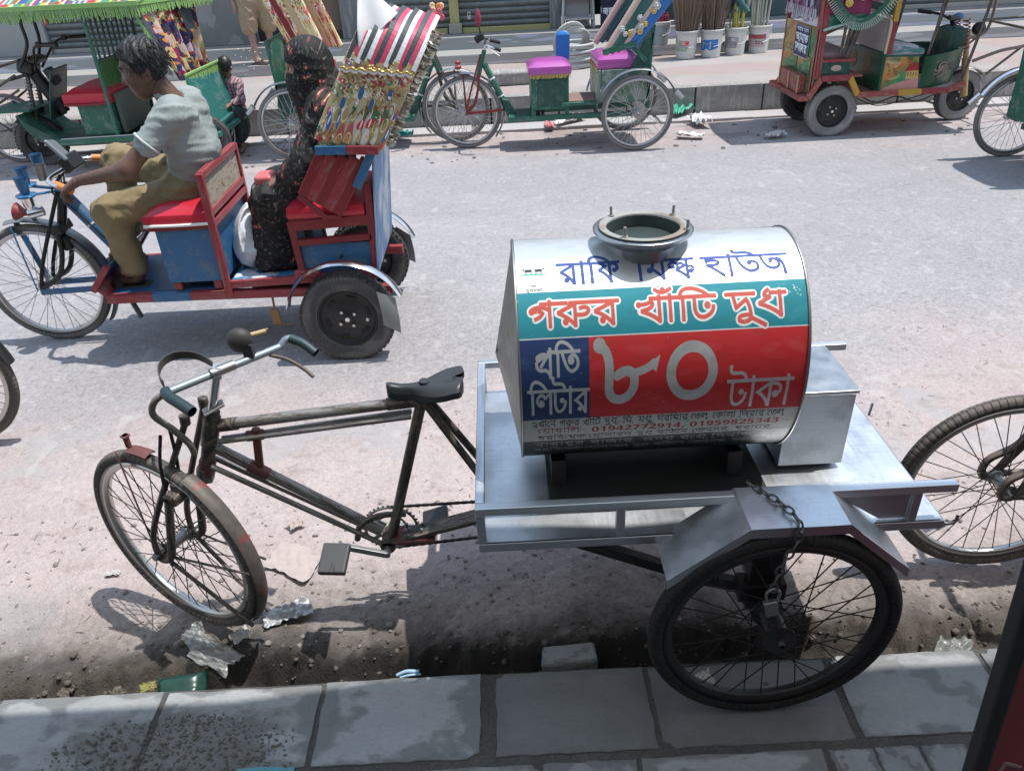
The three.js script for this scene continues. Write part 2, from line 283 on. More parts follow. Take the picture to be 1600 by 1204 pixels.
for (const s of [-1, 1]) struct('road_surface', grid(2, 2, (u, v) => [s < 0 ? mix(-40, rx0, u) : mix(rx1, 40, u), 0, mix(rz0, gzs, v)]), mat([0.3, 0.29, 0.295], 0.95));

{ // small stones lying about on the verge and along the far kerb
  const r = rng(77), G = [], base = new THREE.IcosahedronGeometry(1, 0);
  for (let i = 0; i < 900; i++) {
    const near = i < 700, x = near ? mix(-2.2, 2.2, r()) : mix(-6, 7, r()), z = near ? mix(-2.5, -1.7, Math.pow(r(), 0.6)) : mix(-8.75, -7.3, r()), s = (near ? 0.003 + 0.008 * r() * r() : 0.008 + 0.02 * r() * r());
    const g = base.clone(); g.scale(s * (0.7 + r()), s * 0.7, s * (0.7 + r())); g.rotateY(r() * 6); g.translate(x, (near ? nearH(x, z) : 0) + s * 0.35, z); G.push(g);
  }
  const o = M('gravel', G, mat([0.2, 0.175, 0.158], 0.9)); o.userData = { label: 'loose small stones scattered over the dirt beside the road', category: 'gravel', kind: 'stuff' };
}

{ // clods and crumbs along the broken rim of the gutter
  const r = rng(91), G = [], base = new THREE.IcosahedronGeometry(1, 1); { const p = base.attributes.position; for (let i = 0; i < p.count; i++) { const k = 0.75 + 0.5 * fbm(p.getX(i) * 2 + 5, p.getY(i) * 2 + p.getZ(i) * 3, 2); p.setXYZ(i, p.getX(i) * k, p.getY(i) * k, p.getZ(i) * k); } base.computeVertexNormals(); }
  for (let i = 0; i < 520; i++) { const x = mix(-2, 2, r()), z = rimZ(x) + (r() - 0.62) * 0.13, s = 0.003 + 0.013 * r() * r() * r(); G.push(base.clone().scale(s * (0.8 + 0.6 * r()), s * 0.8, s).rotateY(r() * 6).translate(x, nearH(x, z) + s * 0.4, Math.min(z, -1.57))); }
  const o = M('earth_clods', G, mat([0.1, 0.085, 0.07], 0.95)); o.userData = { label: 'brown earth clods and crumbs along the broken gutter rim', category: 'earth', kind: 'stuff' };
}
{ // wisps of straw and dry leaf bits in the dust
  const r = rng(19), G = [], C = [[-0.42, -2.95, 0.24], [0.95, -3.1, 0.1], [-1.2, -2.5, 0.4], [-0.3, -2.4, 0.35], [1.75, -2.9, 0.3], [-2.0, -2.3, 0.4], [1.5, -2.35, 0.3], [-0.9, -2.0, 0.4], [1.2, -3.8, 0.3], [2.2, -3.4, 0.4], [-0.2, -1.9, 0.5], [-1.6, -1.85, 0.3]];
  for (let i = 0; i < 300; i++) { const [cx, cz, q] = C[i % C.length], a = r() * 6.28, d = q * Math.sqrt(r()), x = cx + d * Math.cos(a), z = cz + 0.6 * d * Math.sin(a), L = 0.005 + 0.02 * r() * r(), t = r() * 3.1, y = (z > gzs && z < gzn ? nearH(x, z) : 0) + 0.003; G.push(rod([x - L * Math.cos(t), y, z - L * Math.sin(t)], [x + L * Math.cos(t), y + 0.004 * r(), z + L * Math.sin(t)], 0.0009 + 0.0012 * r(), 0.0008, 3)); }
  const o = M('straw_bits', G, mat([0.2, 0.14, 0.1], 0.9)); o.userData = { label: 'bits of dry straw and twigs scattered on the dusty roadside', category: 'straw', kind: 'stuff' };
}
// near pavement: mortar bed, then slabs with broken edges, each its own piece
const pv = struct('pavement', grid(90, 60, (u, v) => { const x = mix(-4, 4, u), z = mix(-1.548, 0.95, v); return [x, -0.005 + (fbm(x * 9, z * 9, 4) - 0.5) * 0.008, z]; }, (u, v) => [u * 8, v * 2.5]),
  mat([1, 1, 1], 0.9, 0, { map: dtex(512, 512, (u, v) => { const n = fbm(u * 8, v * 8, 5), a = hsh(Math.floor(u * 256), Math.floor(v * 256), 4); return mix3([0.04, 0.042, 0.041], [0.11, 0.108, 0.102], n).map((c) => c * (0.8 + 0.4 * a)); }), bumpMap: grain, bumpScale: 0.006 }));
M('kerb_edge', box2(-4, 4, -0.3, -0.016, -1.549, -1.5, 0), mat([0.1, 0.1, 0.098], 0.95), pv);
const slabMats = [0, 1, 2, 3, 4, 5].map((k) => mat([1, 1, 1], 0.72, 0, {
  map: dtex(512, 512, (u, v) => {
    const n = fbm(u * 4 + k * 9, v * 4, 5), f = fbm(u * 40, v * 40, 3, k), h = hsh(Math.floor(u * 512), Math.floor(v * 512), k);
    const tone = [0.85, 1, 0.85, 0.5, 0.92, 0.98][k]; let c = mix3([0.25, 0.264, 0.27], [0.34, 0.352, 0.356], n).map((q) => tone * q * (0.92 + 0.16 * f) * (0.97 + 0.06 * h));  // fourth tone is darkest: wetness, plus shade beside the cart painted in
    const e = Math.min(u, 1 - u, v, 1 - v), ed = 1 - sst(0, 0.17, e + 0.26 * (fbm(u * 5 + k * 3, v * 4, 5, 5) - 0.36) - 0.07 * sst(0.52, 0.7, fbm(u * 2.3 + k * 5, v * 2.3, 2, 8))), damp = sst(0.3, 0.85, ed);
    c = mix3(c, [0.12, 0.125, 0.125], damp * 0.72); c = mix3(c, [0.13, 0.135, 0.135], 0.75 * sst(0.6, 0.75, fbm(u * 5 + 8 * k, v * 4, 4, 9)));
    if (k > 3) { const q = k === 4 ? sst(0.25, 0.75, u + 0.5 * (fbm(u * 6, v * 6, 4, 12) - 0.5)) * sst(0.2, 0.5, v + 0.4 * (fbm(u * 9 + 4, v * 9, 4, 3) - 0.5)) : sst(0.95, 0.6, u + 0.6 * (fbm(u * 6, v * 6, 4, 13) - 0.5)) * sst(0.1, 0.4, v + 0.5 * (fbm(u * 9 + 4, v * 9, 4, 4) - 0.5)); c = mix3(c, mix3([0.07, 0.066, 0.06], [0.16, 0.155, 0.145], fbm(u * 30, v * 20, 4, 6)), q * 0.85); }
    const pit = sst(0.8, 0.86, vn(u * 60 + k, v * 34, 9)) * 0.13; return mix3(c, [0.06, 0.06, 0.058], pit);
  }), roughnessMap: dtex(256, 256, (u, v) => [0, 0.55 + 0.35 * fbm(u * 6 + k, v * 6, 4), 0], { srgb: false }), bumpMap: grain, bumpScale: 0.0012 }));
function slab(x0, x1, z0, z1, k, dy = 0, tilt = 0) {
  const r = rng(k * 31 + 5), P = [], n = 16, e = 0.0032;
  const edge = (a, b, t, s) => [mix(a[0], b[0], t), mix(a[1], b[1], t)].map((q, i) => q + (s ? 1 : 1) * (fbm(t * 9 + k * 3.3 + s * 7, i * 5 + k, 3) - 0.5) * e * 3);
  const C = [[x0, z0], [x1, z0], [x1, z1], [x0, z1]];
  for (let s = 0; s < 4; s++) for (let i = 0; i < n; i++) P.push(edge(C[s], C[(s + 1) % 4], i / n, s));
  const chip = Math.floor(r() * 4) * n; P[chip] = [mix(P[chip][0], (x0 + x1) / 2, 0.07), mix(P[chip][1], (z0 + z1) / 2, 0.1)];
  const sh = new THREE.Shape(P.map(([x, z]) => new THREE.Vector2(x, -z)));
  const g = new THREE.ExtrudeGeometry(sh, { depth: 0.03, bevelEnabled: true, bevelSize: 0.0015, bevelThickness: 0.002, bevelSegments: 1 }).rotateX(-Math.PI / 2).translate(0, -0.032 + dy, 0);
  const p = g.attributes.position, uv = g.attributes.uv; for (let i = 0; i < p.count; i++) { uv.setXY(i, (p.getX(i) - x0) / (x1 - x0), (p.getZ(i) - z0) / (z1 - z0)); p.setY(i, p.getY(i) + tilt * (p.getX(i) - x0)); }
  M('paving_slab', g, slabMats[[0, 4, 5, 1, 3, 3, 2, 0, 1][k] ?? k % 3], pv);
}
const row1 = [[-2.1, -1.64], [-1.61, -1.115], [-1.095, -0.63], [-0.612, -0.143], [-0.095, 0.352], [0.37, 0.9], [0.925, 1.365], [1.385, 1.86], [1.9, 2.4]];
row1.forEach(([a, b], i) => slab(a, b, -1.55 + 0.012 * hsh(i, 3), -1.276, i, i === 5 ? -0.003 : i === 0 || i === 1 ? -0.002 : 0));
const row2 = [[-2.0, -1.36], [-1.33, -0.83], [-0.8, -0.33], [-0.29, 0.02], [0.03, 0.285], [0.3, 0.79], [1.2, 1.7], [1.72, 2.2]];
row2.forEach(([a, b], i) => slab(a, b, -1.247, -0.985, i + 20, 0));
for (let i = 0; i < 6; i++) slab(0.815 + (i % 3) * 0.125, 0.93 + (i % 3) * 0.125, -1.245 + Math.floor(i / 3) * 0.13, -1.125 + Math.floor(i / 3) * 0.13, i + 40, -0.003);
for (let q = 0; q < 4; q++) for (let i = 0; i < 7; i++) slab(-1.9 + i * 0.5 + (q % 2) * 0.22, -1.42 + i * 0.5 + (q % 2) * 0.22, -0.965 + q * 0.3, -0.69 + q * 0.3, i + 60 + q * 9, 0);
solo('kerb_stone', (() => { const g = new RoundedBoxGeometry(0.17, 0.06, 0.075, 3, 0.012), p = g.attributes.position; for (let i = 0; i < p.count; i++) { const k = 1 + 0.25 * (fbm(p.getX(i) * 30 + 5, p.getZ(i) * 30 + p.getY(i) * 20, 3) - 0.5); p.setXYZ(i, p.getX(i) * k, p.getY(i) * k, p.getZ(i) * k); } g.computeVertexNormals(); return g.rotateY(0.06).translate(0.135, -0.022, -1.605); })(), slabMats[2], 'loose broken piece of concrete lying in the gutter beside the paving slabs', 'stone', null, [0.135, -0.05, -1.605]);
{ // soil washed over the left slabs
  const r = rng(5), G = []; const b = new THREE.IcosahedronGeometry(1, 0);
  for (let i = 0; i < 900; i++) { const a = r() * 6.28, q = Math.sqrt(r()), x = -1.02 + Math.cos(a) * q * 0.34 + (r() - 0.5) * 0.1, z = -1.33 + Math.sin(a) * q * 0.13, s = 0.0018 + 0.0065 * r() * r() * r(); G.push(b.clone().scale(s * (1 + r()), s * 0.55, s).rotateY(r() * 6).translate(x, 0.002, z)); }
  const o = M('soil', G, mat([0.115, 0.105, 0.09], 0.95)); o.userData = { label: 'dark crumbs of soil washed over the paving slabs at the left', category: 'soil', kind: 'stuff' };
}

// far kerb, raised footway, steps
const kerbM = [0, 1, 2].map((k) => mat([1, 1, 1], 0.9, 0, { map: dtex(256, 128, (u, v) => { const n = fbm(u * 5 + k * 4, v * 5, 5), st = fbm(u * 26 + k, v * 2.2, 3, 6); let c = mix3([0.24, 0.23, 0.215], [0.4, 0.385, 0.365], n); c = mix3(c, [0.5, 0.48, 0.46], sst(0.55, 0.75, st) * 0.55); return mix3(c, [0.07, 0.065, 0.06], sst(0.3, 0.0, v) * 0.5 * n); }), bumpMap: grain, bumpScale: 0.004 }));
const kerb = struct('kerb', box2(-20, 20, -0.3, 0.285, -9.05, -8.84, 0), mat([0.06, 0.058, 0.055], 0.95));
for (let i = -17; i < 20; i++) M('kerb_block', bx(0.73, 0.3, 0.16, i * 0.745 + 0.3, 0.148 + 0.008 * hsh(i + 40, 2), -8.81 + 0.012 * hsh(i + 40, 5), null, 0.014), kerbM[(i + 40) % 3], kerb);
const strip = struct('gutter_strip', box2(-20, 20, -0.1, 0.008, -8.72, -8.45, 0), mat([0.2, 0.19, 0.18], 0.95));
for (let i = -12; i < 14; i++) M('gutter_slab', bx(0.98, 0.03, 0.3, i * 1.0 + 0.2 + 0.05 * hsh(i + 30, 1), 0.008 + 0.01 * hsh(i + 30, 4), -8.56 + 0.02 * hsh(i + 30, 9), [0, 0, (hsh(i + 30, 8) - 0.5) * 0.012], 0.006), mat([0.43, 0.41, 0.4], 0.9, 0, { bumpMap: grain, bumpScale: 0.004 }), strip);
const fwC = dtex(1024, 256, (u, v) => { const x = u * 24, z = v * 2.2, n = fbm(x * 2, z * 3, 5), p = sst(0.5, 0.62, fbm(x * 0.9 + 3, z * 1.6, 4, 2)); let c = mix3([0.3, 0.27, 0.26], [0.4, 0.375, 0.36], n); c = mix3(c, [0.36, 0.27, 0.255], p * 0.7); const br = ((z * 9) % 1) < 0.12 ? 0.86 : 1; return c.map((q) => q * br); });
struct('footway', grid(60, 8, (u, v) => { const x = mix(-12, 12, u), z = mix(-10.93, -8.72, v); return [x, 0.296 + (fbm(x * 2, z * 2, 3) - 0.5) * 0.02, z]; }), mat([1, 1, 1], 0.92, 0, { map: fwC, bumpMap: grainF, bumpScale: 0.004 }));
const peel = (seed, base, p1, k) => mat([1, 1, 1], 0.88, 0, { map: dtex(1024, 64, (u, v) => { const x = u * 20, y = v * 0.4, n = fbm(x * 1.5 + seed, y * 5, 5), q = sst(k, k + 0.03, fbm(x * 1.1 + seed * 3, y * 4.5 + 2, 4, 2) + (vn(x * 6, y * 9, 4) - 0.5) * 0.08); let c = mix3(base, base.map((a) => a * 1.35), n); return mix3(c, mix3(p1, [0.45, 0.46, 0.47], vn(x * 2.3, y * 4, 7)), q); }) });
const st1 = struct('steps', box2(-14, 14, 0.0, 0.426, -11.9, -10.935, 0.01), mat([0.3, 0.29, 0.28], 0.9, 0, { bumpMap: grain, bumpScale: 0.004 }));
M('riser', bx(28, 0.125, 0.012, 0, 0.364, -10.928), peel(2, [0.27, 0.275, 0.265], [0.42, 0.41, 0.4], 0.54), st1);
M('riser', bx(28, 0.15, 0.012, 0, 0.504, -11.433), peel(9, [0.25, 0.265, 0.265], [0.42, 0.42, 0.56], 0.57), st1);
M('step', box2(-14, 14, 0.427, 0.579, -12, -11.44, 0.01), mat([0.24, 0.235, 0.225], 0.9), st1);
// ---------------------------------------------------------------- far shop fronts
{
  const zF = -11.86, yB = 0.58, b = thing('shop_building', 'grey row of shops with rolled down shutters along the far pavement', 'building', [0, 0, -12]);
  org.set(b, V(0, 0, -12));
  const wallM = mat([1, 1, 1], 0.9, 0, { map: dtex(512, 512, (u, v) => { const n = fbm(u * 8, v * 8, 5), p = sst(0.6, 0.66, fbm(u * 5 + 7, v * 5, 4, 3)); return mix3(mix3([0.14, 0.15, 0.147], [0.22, 0.23, 0.225], n), [0.34, 0.34, 0.33], p * 0.5); }) });
  const shM = mat([1, 1, 1], 0.5, 0.25, { map: dtex(256, 64, (u, v) => { const n = fbm(u * 10, v * 3, 5); return mix3([0.11, 0.125, 0.12], [0.18, 0.195, 0.19], n); }) });
  M('wall', [box2(-14, 14, 2.6, 4.2, -13.4, zF - 0.05, 0), box2(-14, 14, yB, 4.2, -13.6, -13.4, 0)], wallM, b);
  M('roof', box2(-14, 14, 4.2, 4.35, -13.7, -11.7, 0), wallM, b);
  const pil = (x0, x1, m = wallM, z = zF) => M('pillar', box2(x0, x1, yB, 2.6, z - 0.4, z, 0.01), m, b);
  pil(-14, -6.25, mat([0.3, 0.31, 0.3], 0.85)); pil(-4.85, -3.35); pil(-2.12, -1.86); pil(0.8, 0.96); pil(3.0, 3.3); pil(5.0, 5.6); pil(8.6, 14);
  const shutter = (x0, x1, z = zF - 0.08) => { const s = part('shutter', b), h = 0.082; for (let i = 0; i < 24; i++) M('slat', grid(1, 6, (u, v) => { const a = v * Math.PI; return [mix(x0, x1, u), yB + 0.06 + i * h + v * h, z + Math.sin(a) * 0.022 - (v > 0.9 ? 0.012 : 0)]; }, (u, v) => [u * 2 + i * 0.13, v * 0.1 + i * 0.07]), shM, s); M('bottom_rail', box2(x0, x1, yB + 0.002, yB + 0.06, z - 0.02, z + 0.03, 0.004), MS.dullMetal, s); };
  shutter(-6.25, -4.85); shutter(-1.86, -0.6); shutter(-0.47, 0.8); shutter(5.6, 8.6);
  const yel = mat([1, 1, 1], 0.8, 0, { map: dtex(64, 256, (u, v) => mix3([0.3, 0.27, 0.09], [0.42, 0.4, 0.2], fbm(u * 4, v * 16, 4))) });
  M('post', box2(-0.6, -0.47, yB + 0.11, 2.6, zF - 0.12, zF + 0.02, 0.004), yel, b);
  M('post_base', box2(-0.62, -0.44, yB, yB + 0.13, zF - 0.1, zF + 0.07, 0.01), mat([0.32, 0.31, 0.26], 0.9), b);
  M('sill', [box2(-1.86, -0.64, yB, yB + 0.07, zF - 0.06, zF + 0.012, 0.004), box2(-0.43, 0.8, yB, yB + 0.065, zF - 0.06, zF + 0.012, 0.004)], yel, b);
  const wood = mat([1, 1, 1], 0.7, 0, { map: dtex(128, 256, (u, v) => mix3([0.14, 0.105, 0.075], [0.2, 0.155, 0.115], fbm(u * 16, v * 2.2, 4))) });
  const d = M('door', box2(-2.72, -2.14, yB + 0.1, 2.5, zF - 0.2, zF - 0.14, 0.004), wood, b);
  M('door_frame', [box2(-2.78, -2.72, yB, 2.6, zF - 0.24, zF - 0.08, 0), box2(-2.72, -2.12, yB + 0.002, yB + 0.1, zF - 0.24, zF - 0.1, 0)], mat([0.05, 0.055, 0.055], 0.7), b);
  M('door', box2(-3.35, -2.78, yB, 2.6, zF - 0.28, zF - 0.2, 0.004), mat([0.055, 0.045, 0.045], 0.8), b);
  // open shop behind the brooms: dark shelves
  M('back_wall', box2(0.96, 5.0, yB, 2.6, -13.38, -13.3, 0), mat([0.07, 0.085, 0.085], 0.9), b);
  M('shelf', [0, 1, 2].map((i) => box2(1.5, 4.9, yB + 0.35 + i * 0.45, yB + 0.38 + i * 0.45, -13.2, -12.7, 0.003)), mat([0.1, 0.11, 0.105], 0.8), b);
  M('counter', box2(1.7, 3.0, yB, yB + 0.55, -12.6, -12.1, 0.01), mat([0.04, 0.07, 0.07], 0.7), b);
  M('counter', box2(3.3, 5.0, yB, yB + 0.75, -12.3, -11.95, 0.01), mat([0.045, 0.085, 0.085], 0.6), b);
  M('padlock', [bx(0.05, 0.045, 0.03, -0.33, yB + 0.2, zF + 0.02, null, 0.005), pipe([[-0.345, yB + 0.22, zF + 0.02], [-0.345, yB + 0.26, zF + 0.02], [-0.315, yB + 0.26, zF + 0.02], [-0.315, yB + 0.22, zF + 0.02]], 0.006, 12, 6)], MS.chrome, b);
  M('padlock', [bx(0.06, 0.05, 0.03, -5.1, yB + 0.12, zF + 0.02, null, 0.005)], MS.chrome, b);
}
{ // folding aluminium ladder leaning on the pillar
  const t = worldThing('step_ladder', 'pale aluminium step ladder standing by the grey pillar', 'ladder', [1.18, 0.579, -11.7]), m = mat([0.42, 0.43, 0.43], 0.45, 0.5), zb = -11.68, zt = -11.82;
  for (const s of [-1, 1]) M('rail', bar([1.18 + s * 0.21, 0.585, zb], [1.18 + s * 0.15, 1.9, zt], 0.035, 0.06), m, t);
  for (let i = 0; i < 5; i++) M('tread', bx(0.4 - i * 0.02, 0.02, 0.13, 1.18, 0.72 + i * 0.25, zb + 0.02 - i * 0.025, [0.12, 0, 0], 0.003), m, t);
  M('backing', bar([1.18, 0.6, zb - 0.06], [1.18, 1.9, zt - 0.03], 0.33, 0.01), mat([0.26, 0.27, 0.28], 0.6), t);
  M('brace', [rod([1.0, 0.6, zb], [1.07, 0.72, zb], 0.008), rod([1.36, 0.6, zb], [1.29, 0.72, zb], 0.008)], m, t);
}
const bengaliLater = [];
{ // sack with white print next to the ladder
  const tx = ctex(128, 128, (g, w, h) => { g.fillStyle = '#141a35'; g.fillRect(0, 0, w, h); bengaliLater.push([g, w, h]); });
  const gm = cushion(0.34, 0.72, 0.22, 1.68, 0.579, -11.72, 0.05, 10); const p = gm.attributes.position; for (let i = 0; i < p.count; i++) { const k = 1 + 0.1 * (fbm(p.getX(i) * 9, p.getY(i) * 6, 3) - 0.5); p.setX(i, 1.68 + (p.getX(i) - 1.68) * k); } gm.computeVertexNormals();
  solo('sack', gm, mat([1, 1, 1], 0.75, 0, { map: tx }), 'navy blue sack with white print behind the hose beside the step ladder', 'sack', null, [1.68, 0.579, -11.72]);
}
function bucket(x, z, label, print, y = 0.297, s = 1) {
  const t = thing('paint_bucket', label, 'bucket', [x, y, z], 'buckets of brooms and poles on the far pavement'), R = 0.145 * s, h = 0.33 * s;
  const c = document.createElement('canvas'); c.width = 256; c.height = 128; const g = c.getContext('2d'); g.fillStyle = '#c9cac6'; g.fillRect(0, 0, 256, 128); print(g); const tx = finish(new THREE.CanvasTexture(c), true);
  const body = lathe([[R * 0.83, 0.004], [R * 0.95, h * 0.84]], 32), lip = lathe([[R * 0.95, h * 0.84], [R * 0.98, h * 0.86], [R * 0.96, h * 0.9], [R * 1.01, h * 0.92], [R * 1.02, h], [R * 0.95, h], [R * 0.9, h * 0.5]], 32); body.rotateY(Math.PI * 0.55); M('collar', lip, mat([0.55, 0.55, 0.53], 0.5), t);
  M('shell', body, mat([1, 1, 1], 0.5, 0, { map: tx }), t); M('rim', [tor(R * 1.01, 0.008, 32, 6).rotateX(Math.PI / 2).translate(0, h * 0.97, 0), tor(R * 0.985, 0.005, 32, 6).rotateX(Math.PI / 2).translate(0, h * 0.86, 0)], mat([0.55, 0.55, 0.53], 0.5), t);
  M('handle', pipe([[-R, h * 0.86, 0.02], [-R * 0.8, h * 0.55, R * 0.75], [0, h * 0.42, R * 1.02], [R * 0.8, h * 0.55, R * 0.75], [R, h * 0.86, 0.02]], 0.004, 20, 5), MS.dullMetal, t);
  return t;
}
const lab = (cols) => (g) => { const r = rng(cols.length * 7 + cols[0].length); for (let k = -1; k < 3; k++) { const o = k * 110; g.fillStyle = cols[0]; g.fillRect(o + 12, 26, 60, 62); g.fillStyle = cols[1]; g.fillRect(o + 44, 30, 34, 24); g.fillStyle = cols[2]; for (let i = 0; i < 5; i++) g.fillRect(o + 16, 62 + i * 5, 20 + r() * 34, 2.4); g.fillStyle = '#e8e8e4'; for (let i = 0; i < 3; i++) g.fillRect(o + 47, 34 + i * 6, 12 + r() * 14, 2.6); } };
bucket(2.46, -10.62, 'white bucket with red print, leftmost of the broom buckets', lab(['#a7b3a4', '#c34a5a', '#7c8f80']));
bucket(2.79, -10.64, 'white bucket with blue brush mark print holding brown brooms', (g) => { for (let k = -1; k < 3; k++) { g.fillStyle = '#2f74b8'; const o = k * 110; g.beginPath(); g.moveTo(o + 10, 40); g.lineTo(o + 40, 30); g.lineTo(o + 92, 28); g.lineTo(o + 96, 76); g.lineTo(o + 80, 82); g.lineTo(o + 62, 90); g.lineTo(o + 48, 78); g.lineTo(o + 30, 92); g.lineTo(o + 14, 86); g.fill(); g.fillStyle = '#bcd0e0'; g.fillRect(o + 28, 44, 4, 34); g.fillRect(o + 60, 40, 4, 40); } });
bucket(3.12, -10.72, 'white bucket with grey label holding yellow handled brooms', lab(['#8d8c90', '#9a999c', '#b8b8bb']));
bucket(3.45, -10.8, 'white bucket with dusty red band holding pale poles', (g) => { for (let k = -1; k < 3; k++) { const o = k * 110; g.fillStyle = '#a04a55'; g.fillRect(o + 8, 24, 84, 26); g.fillStyle = '#b9a7a6'; g.fillRect(o + 8, 52, 84, 44); g.fillStyle = '#4b4548'; for (let i = 0; i < 6; i++) g.fillRect(o + 50 + (i % 3) * 12, 62 + (i > 2) * 11, 8, 6); } });
{
  const t = bucket(2.2, -11.0, 'grey plastic bucket with small red brush heads behind the brooms', (g) => { g.fillStyle = '#8f979b'; g.fillRect(0, 0, 256, 128); }, 0.426, 0.85);
  const r = rng(8), G = []; for (let i = 0; i < 26; i++) { const a = r() * 6.3, q = 0.1 * Math.sqrt(r()); G.push(rod([q * Math.cos(a) * 0.8, 0.1, q * Math.sin(a) * 0.8], [q * Math.cos(a), 0.33 + r() * 0.06, q * Math.sin(a)], 0.012, 0.016, 6)); }
  const o = solo('brush_bundle', mg(G), mat([0.3, 0.04, 0.06], 0.6), 'small red and blue brush heads filling the grey bucket', 'brushes'); o.position.copy(t.position);
}
function bundle(name, x, z, label, cat_, n, len, rr, m, spread, seed, y = 0.35, extra) {
  const r = rng(seed), G = []; for (let i = 0; i < n; i++) { const a = r() * 6.3, q = Math.sqrt(r()), b0 = [q * 0.085 * Math.cos(a), 0, q * 0.085 * Math.sin(a)], k = spread * (0.8 + 0.4 * r()), l = len * (0.85 + 0.25 * r()), j = (r() - 0.5) * 0.05; G.push(rod(b0, [b0[0] * k * 1.1 + j, l, b0[2] * k + (r() - 0.5) * 0.05], rr, rr * 0.6, 4)); }
  const o = thing(name, label, cat_, [x, y, z]); M('stalks', G, m, o, n > 60 ? { kind: 'stuff' } : undefined); if (extra) extra(o, r); return o;
}
const strawM = mat([1, 1, 1], 0.9, 0, { map: dtex(64, 64, (u, v) => mix3([0.13, 0.095, 0.07], [0.27, 0.21, 0.165], hsh(Math.floor(u * 16), Math.floor(v * 3)))) });
bundle('broom_bundle', 2.46, -10.62, 'bundle of brown coconut stick brooms in the red printed bucket', 'brooms', 330, 0.75, 0.004, strawM, 2.3, 11);
bundle('broom_bundle', 2.79, -10.64, 'bundle of brown stick brooms in the blue printed bucket', 'brooms', 330, 0.75, 0.004, strawM, 2.0, 12);
bundle('broom_bundle', 3.12, -10.72, 'yellow broom handles standing in the grey labelled bucket', 'brooms', 15, 0.5, 0.014, mat([0.5, 0.47, 0.1], 0.5), 1.5, 13, 0.35, (o, r) => { for (let i = 0; i < 7; i++) M('bristles', rod([(r() - 0.5) * 0.28, 0.45, (r() - 0.5) * 0.2], [(r() - 0.5) * 0.34, 0.75, (r() - 0.5) * 0.2], 0.03, 0.045, 7), mat([[0.05, 0.16, 0.16], [0.1, 0.1, 0.12], [0.35, 0.36, 0.3]][i % 3], 0.8), o); });
bundle('pole_bundle', 3.45, -10.8, 'pale grey and yellow poles standing in the red banded bucket', 'poles', 13, 0.75, 0.016, mat([0.4, 0.42, 0.36], 0.5), 1.6, 14);
{ // coil of hose
  const t = thing('hose_coil', 'coil of pale grey hose standing behind the purple rickshaw seat', 'hose', [0.96, 0.297, -10.4]), m = mat([0.42, 0.43, 0.42], 0.45), P = [];
  const r = rng(3);
  for (let i = 0; i < 10; i++) { const R = 0.235 + 0.04 * (r() - 0.5); M('hose_loop', tor(R, 0.018, 40, 7).rotateX(Math.PI / 2 + 0.1 * (r() - 0.5)).rotateZ(0.16 * (r() - 0.5)).translate(0.03 + 0.05 * (r() - 0.5), 0.02 + i * 0.028, 0), m, t); }
  for (let i = 0; i < 6; i++) M('hose_loop', tor(0.19 + 0.03 * r(), 0.016, 40, 7).rotateX(0.42 + 0.06 * i).rotateY(0.4).translate(-0.03 + i * 0.012, 0.34 - i * 0.012, 0.06 - 0.02 * i), m, t);
}
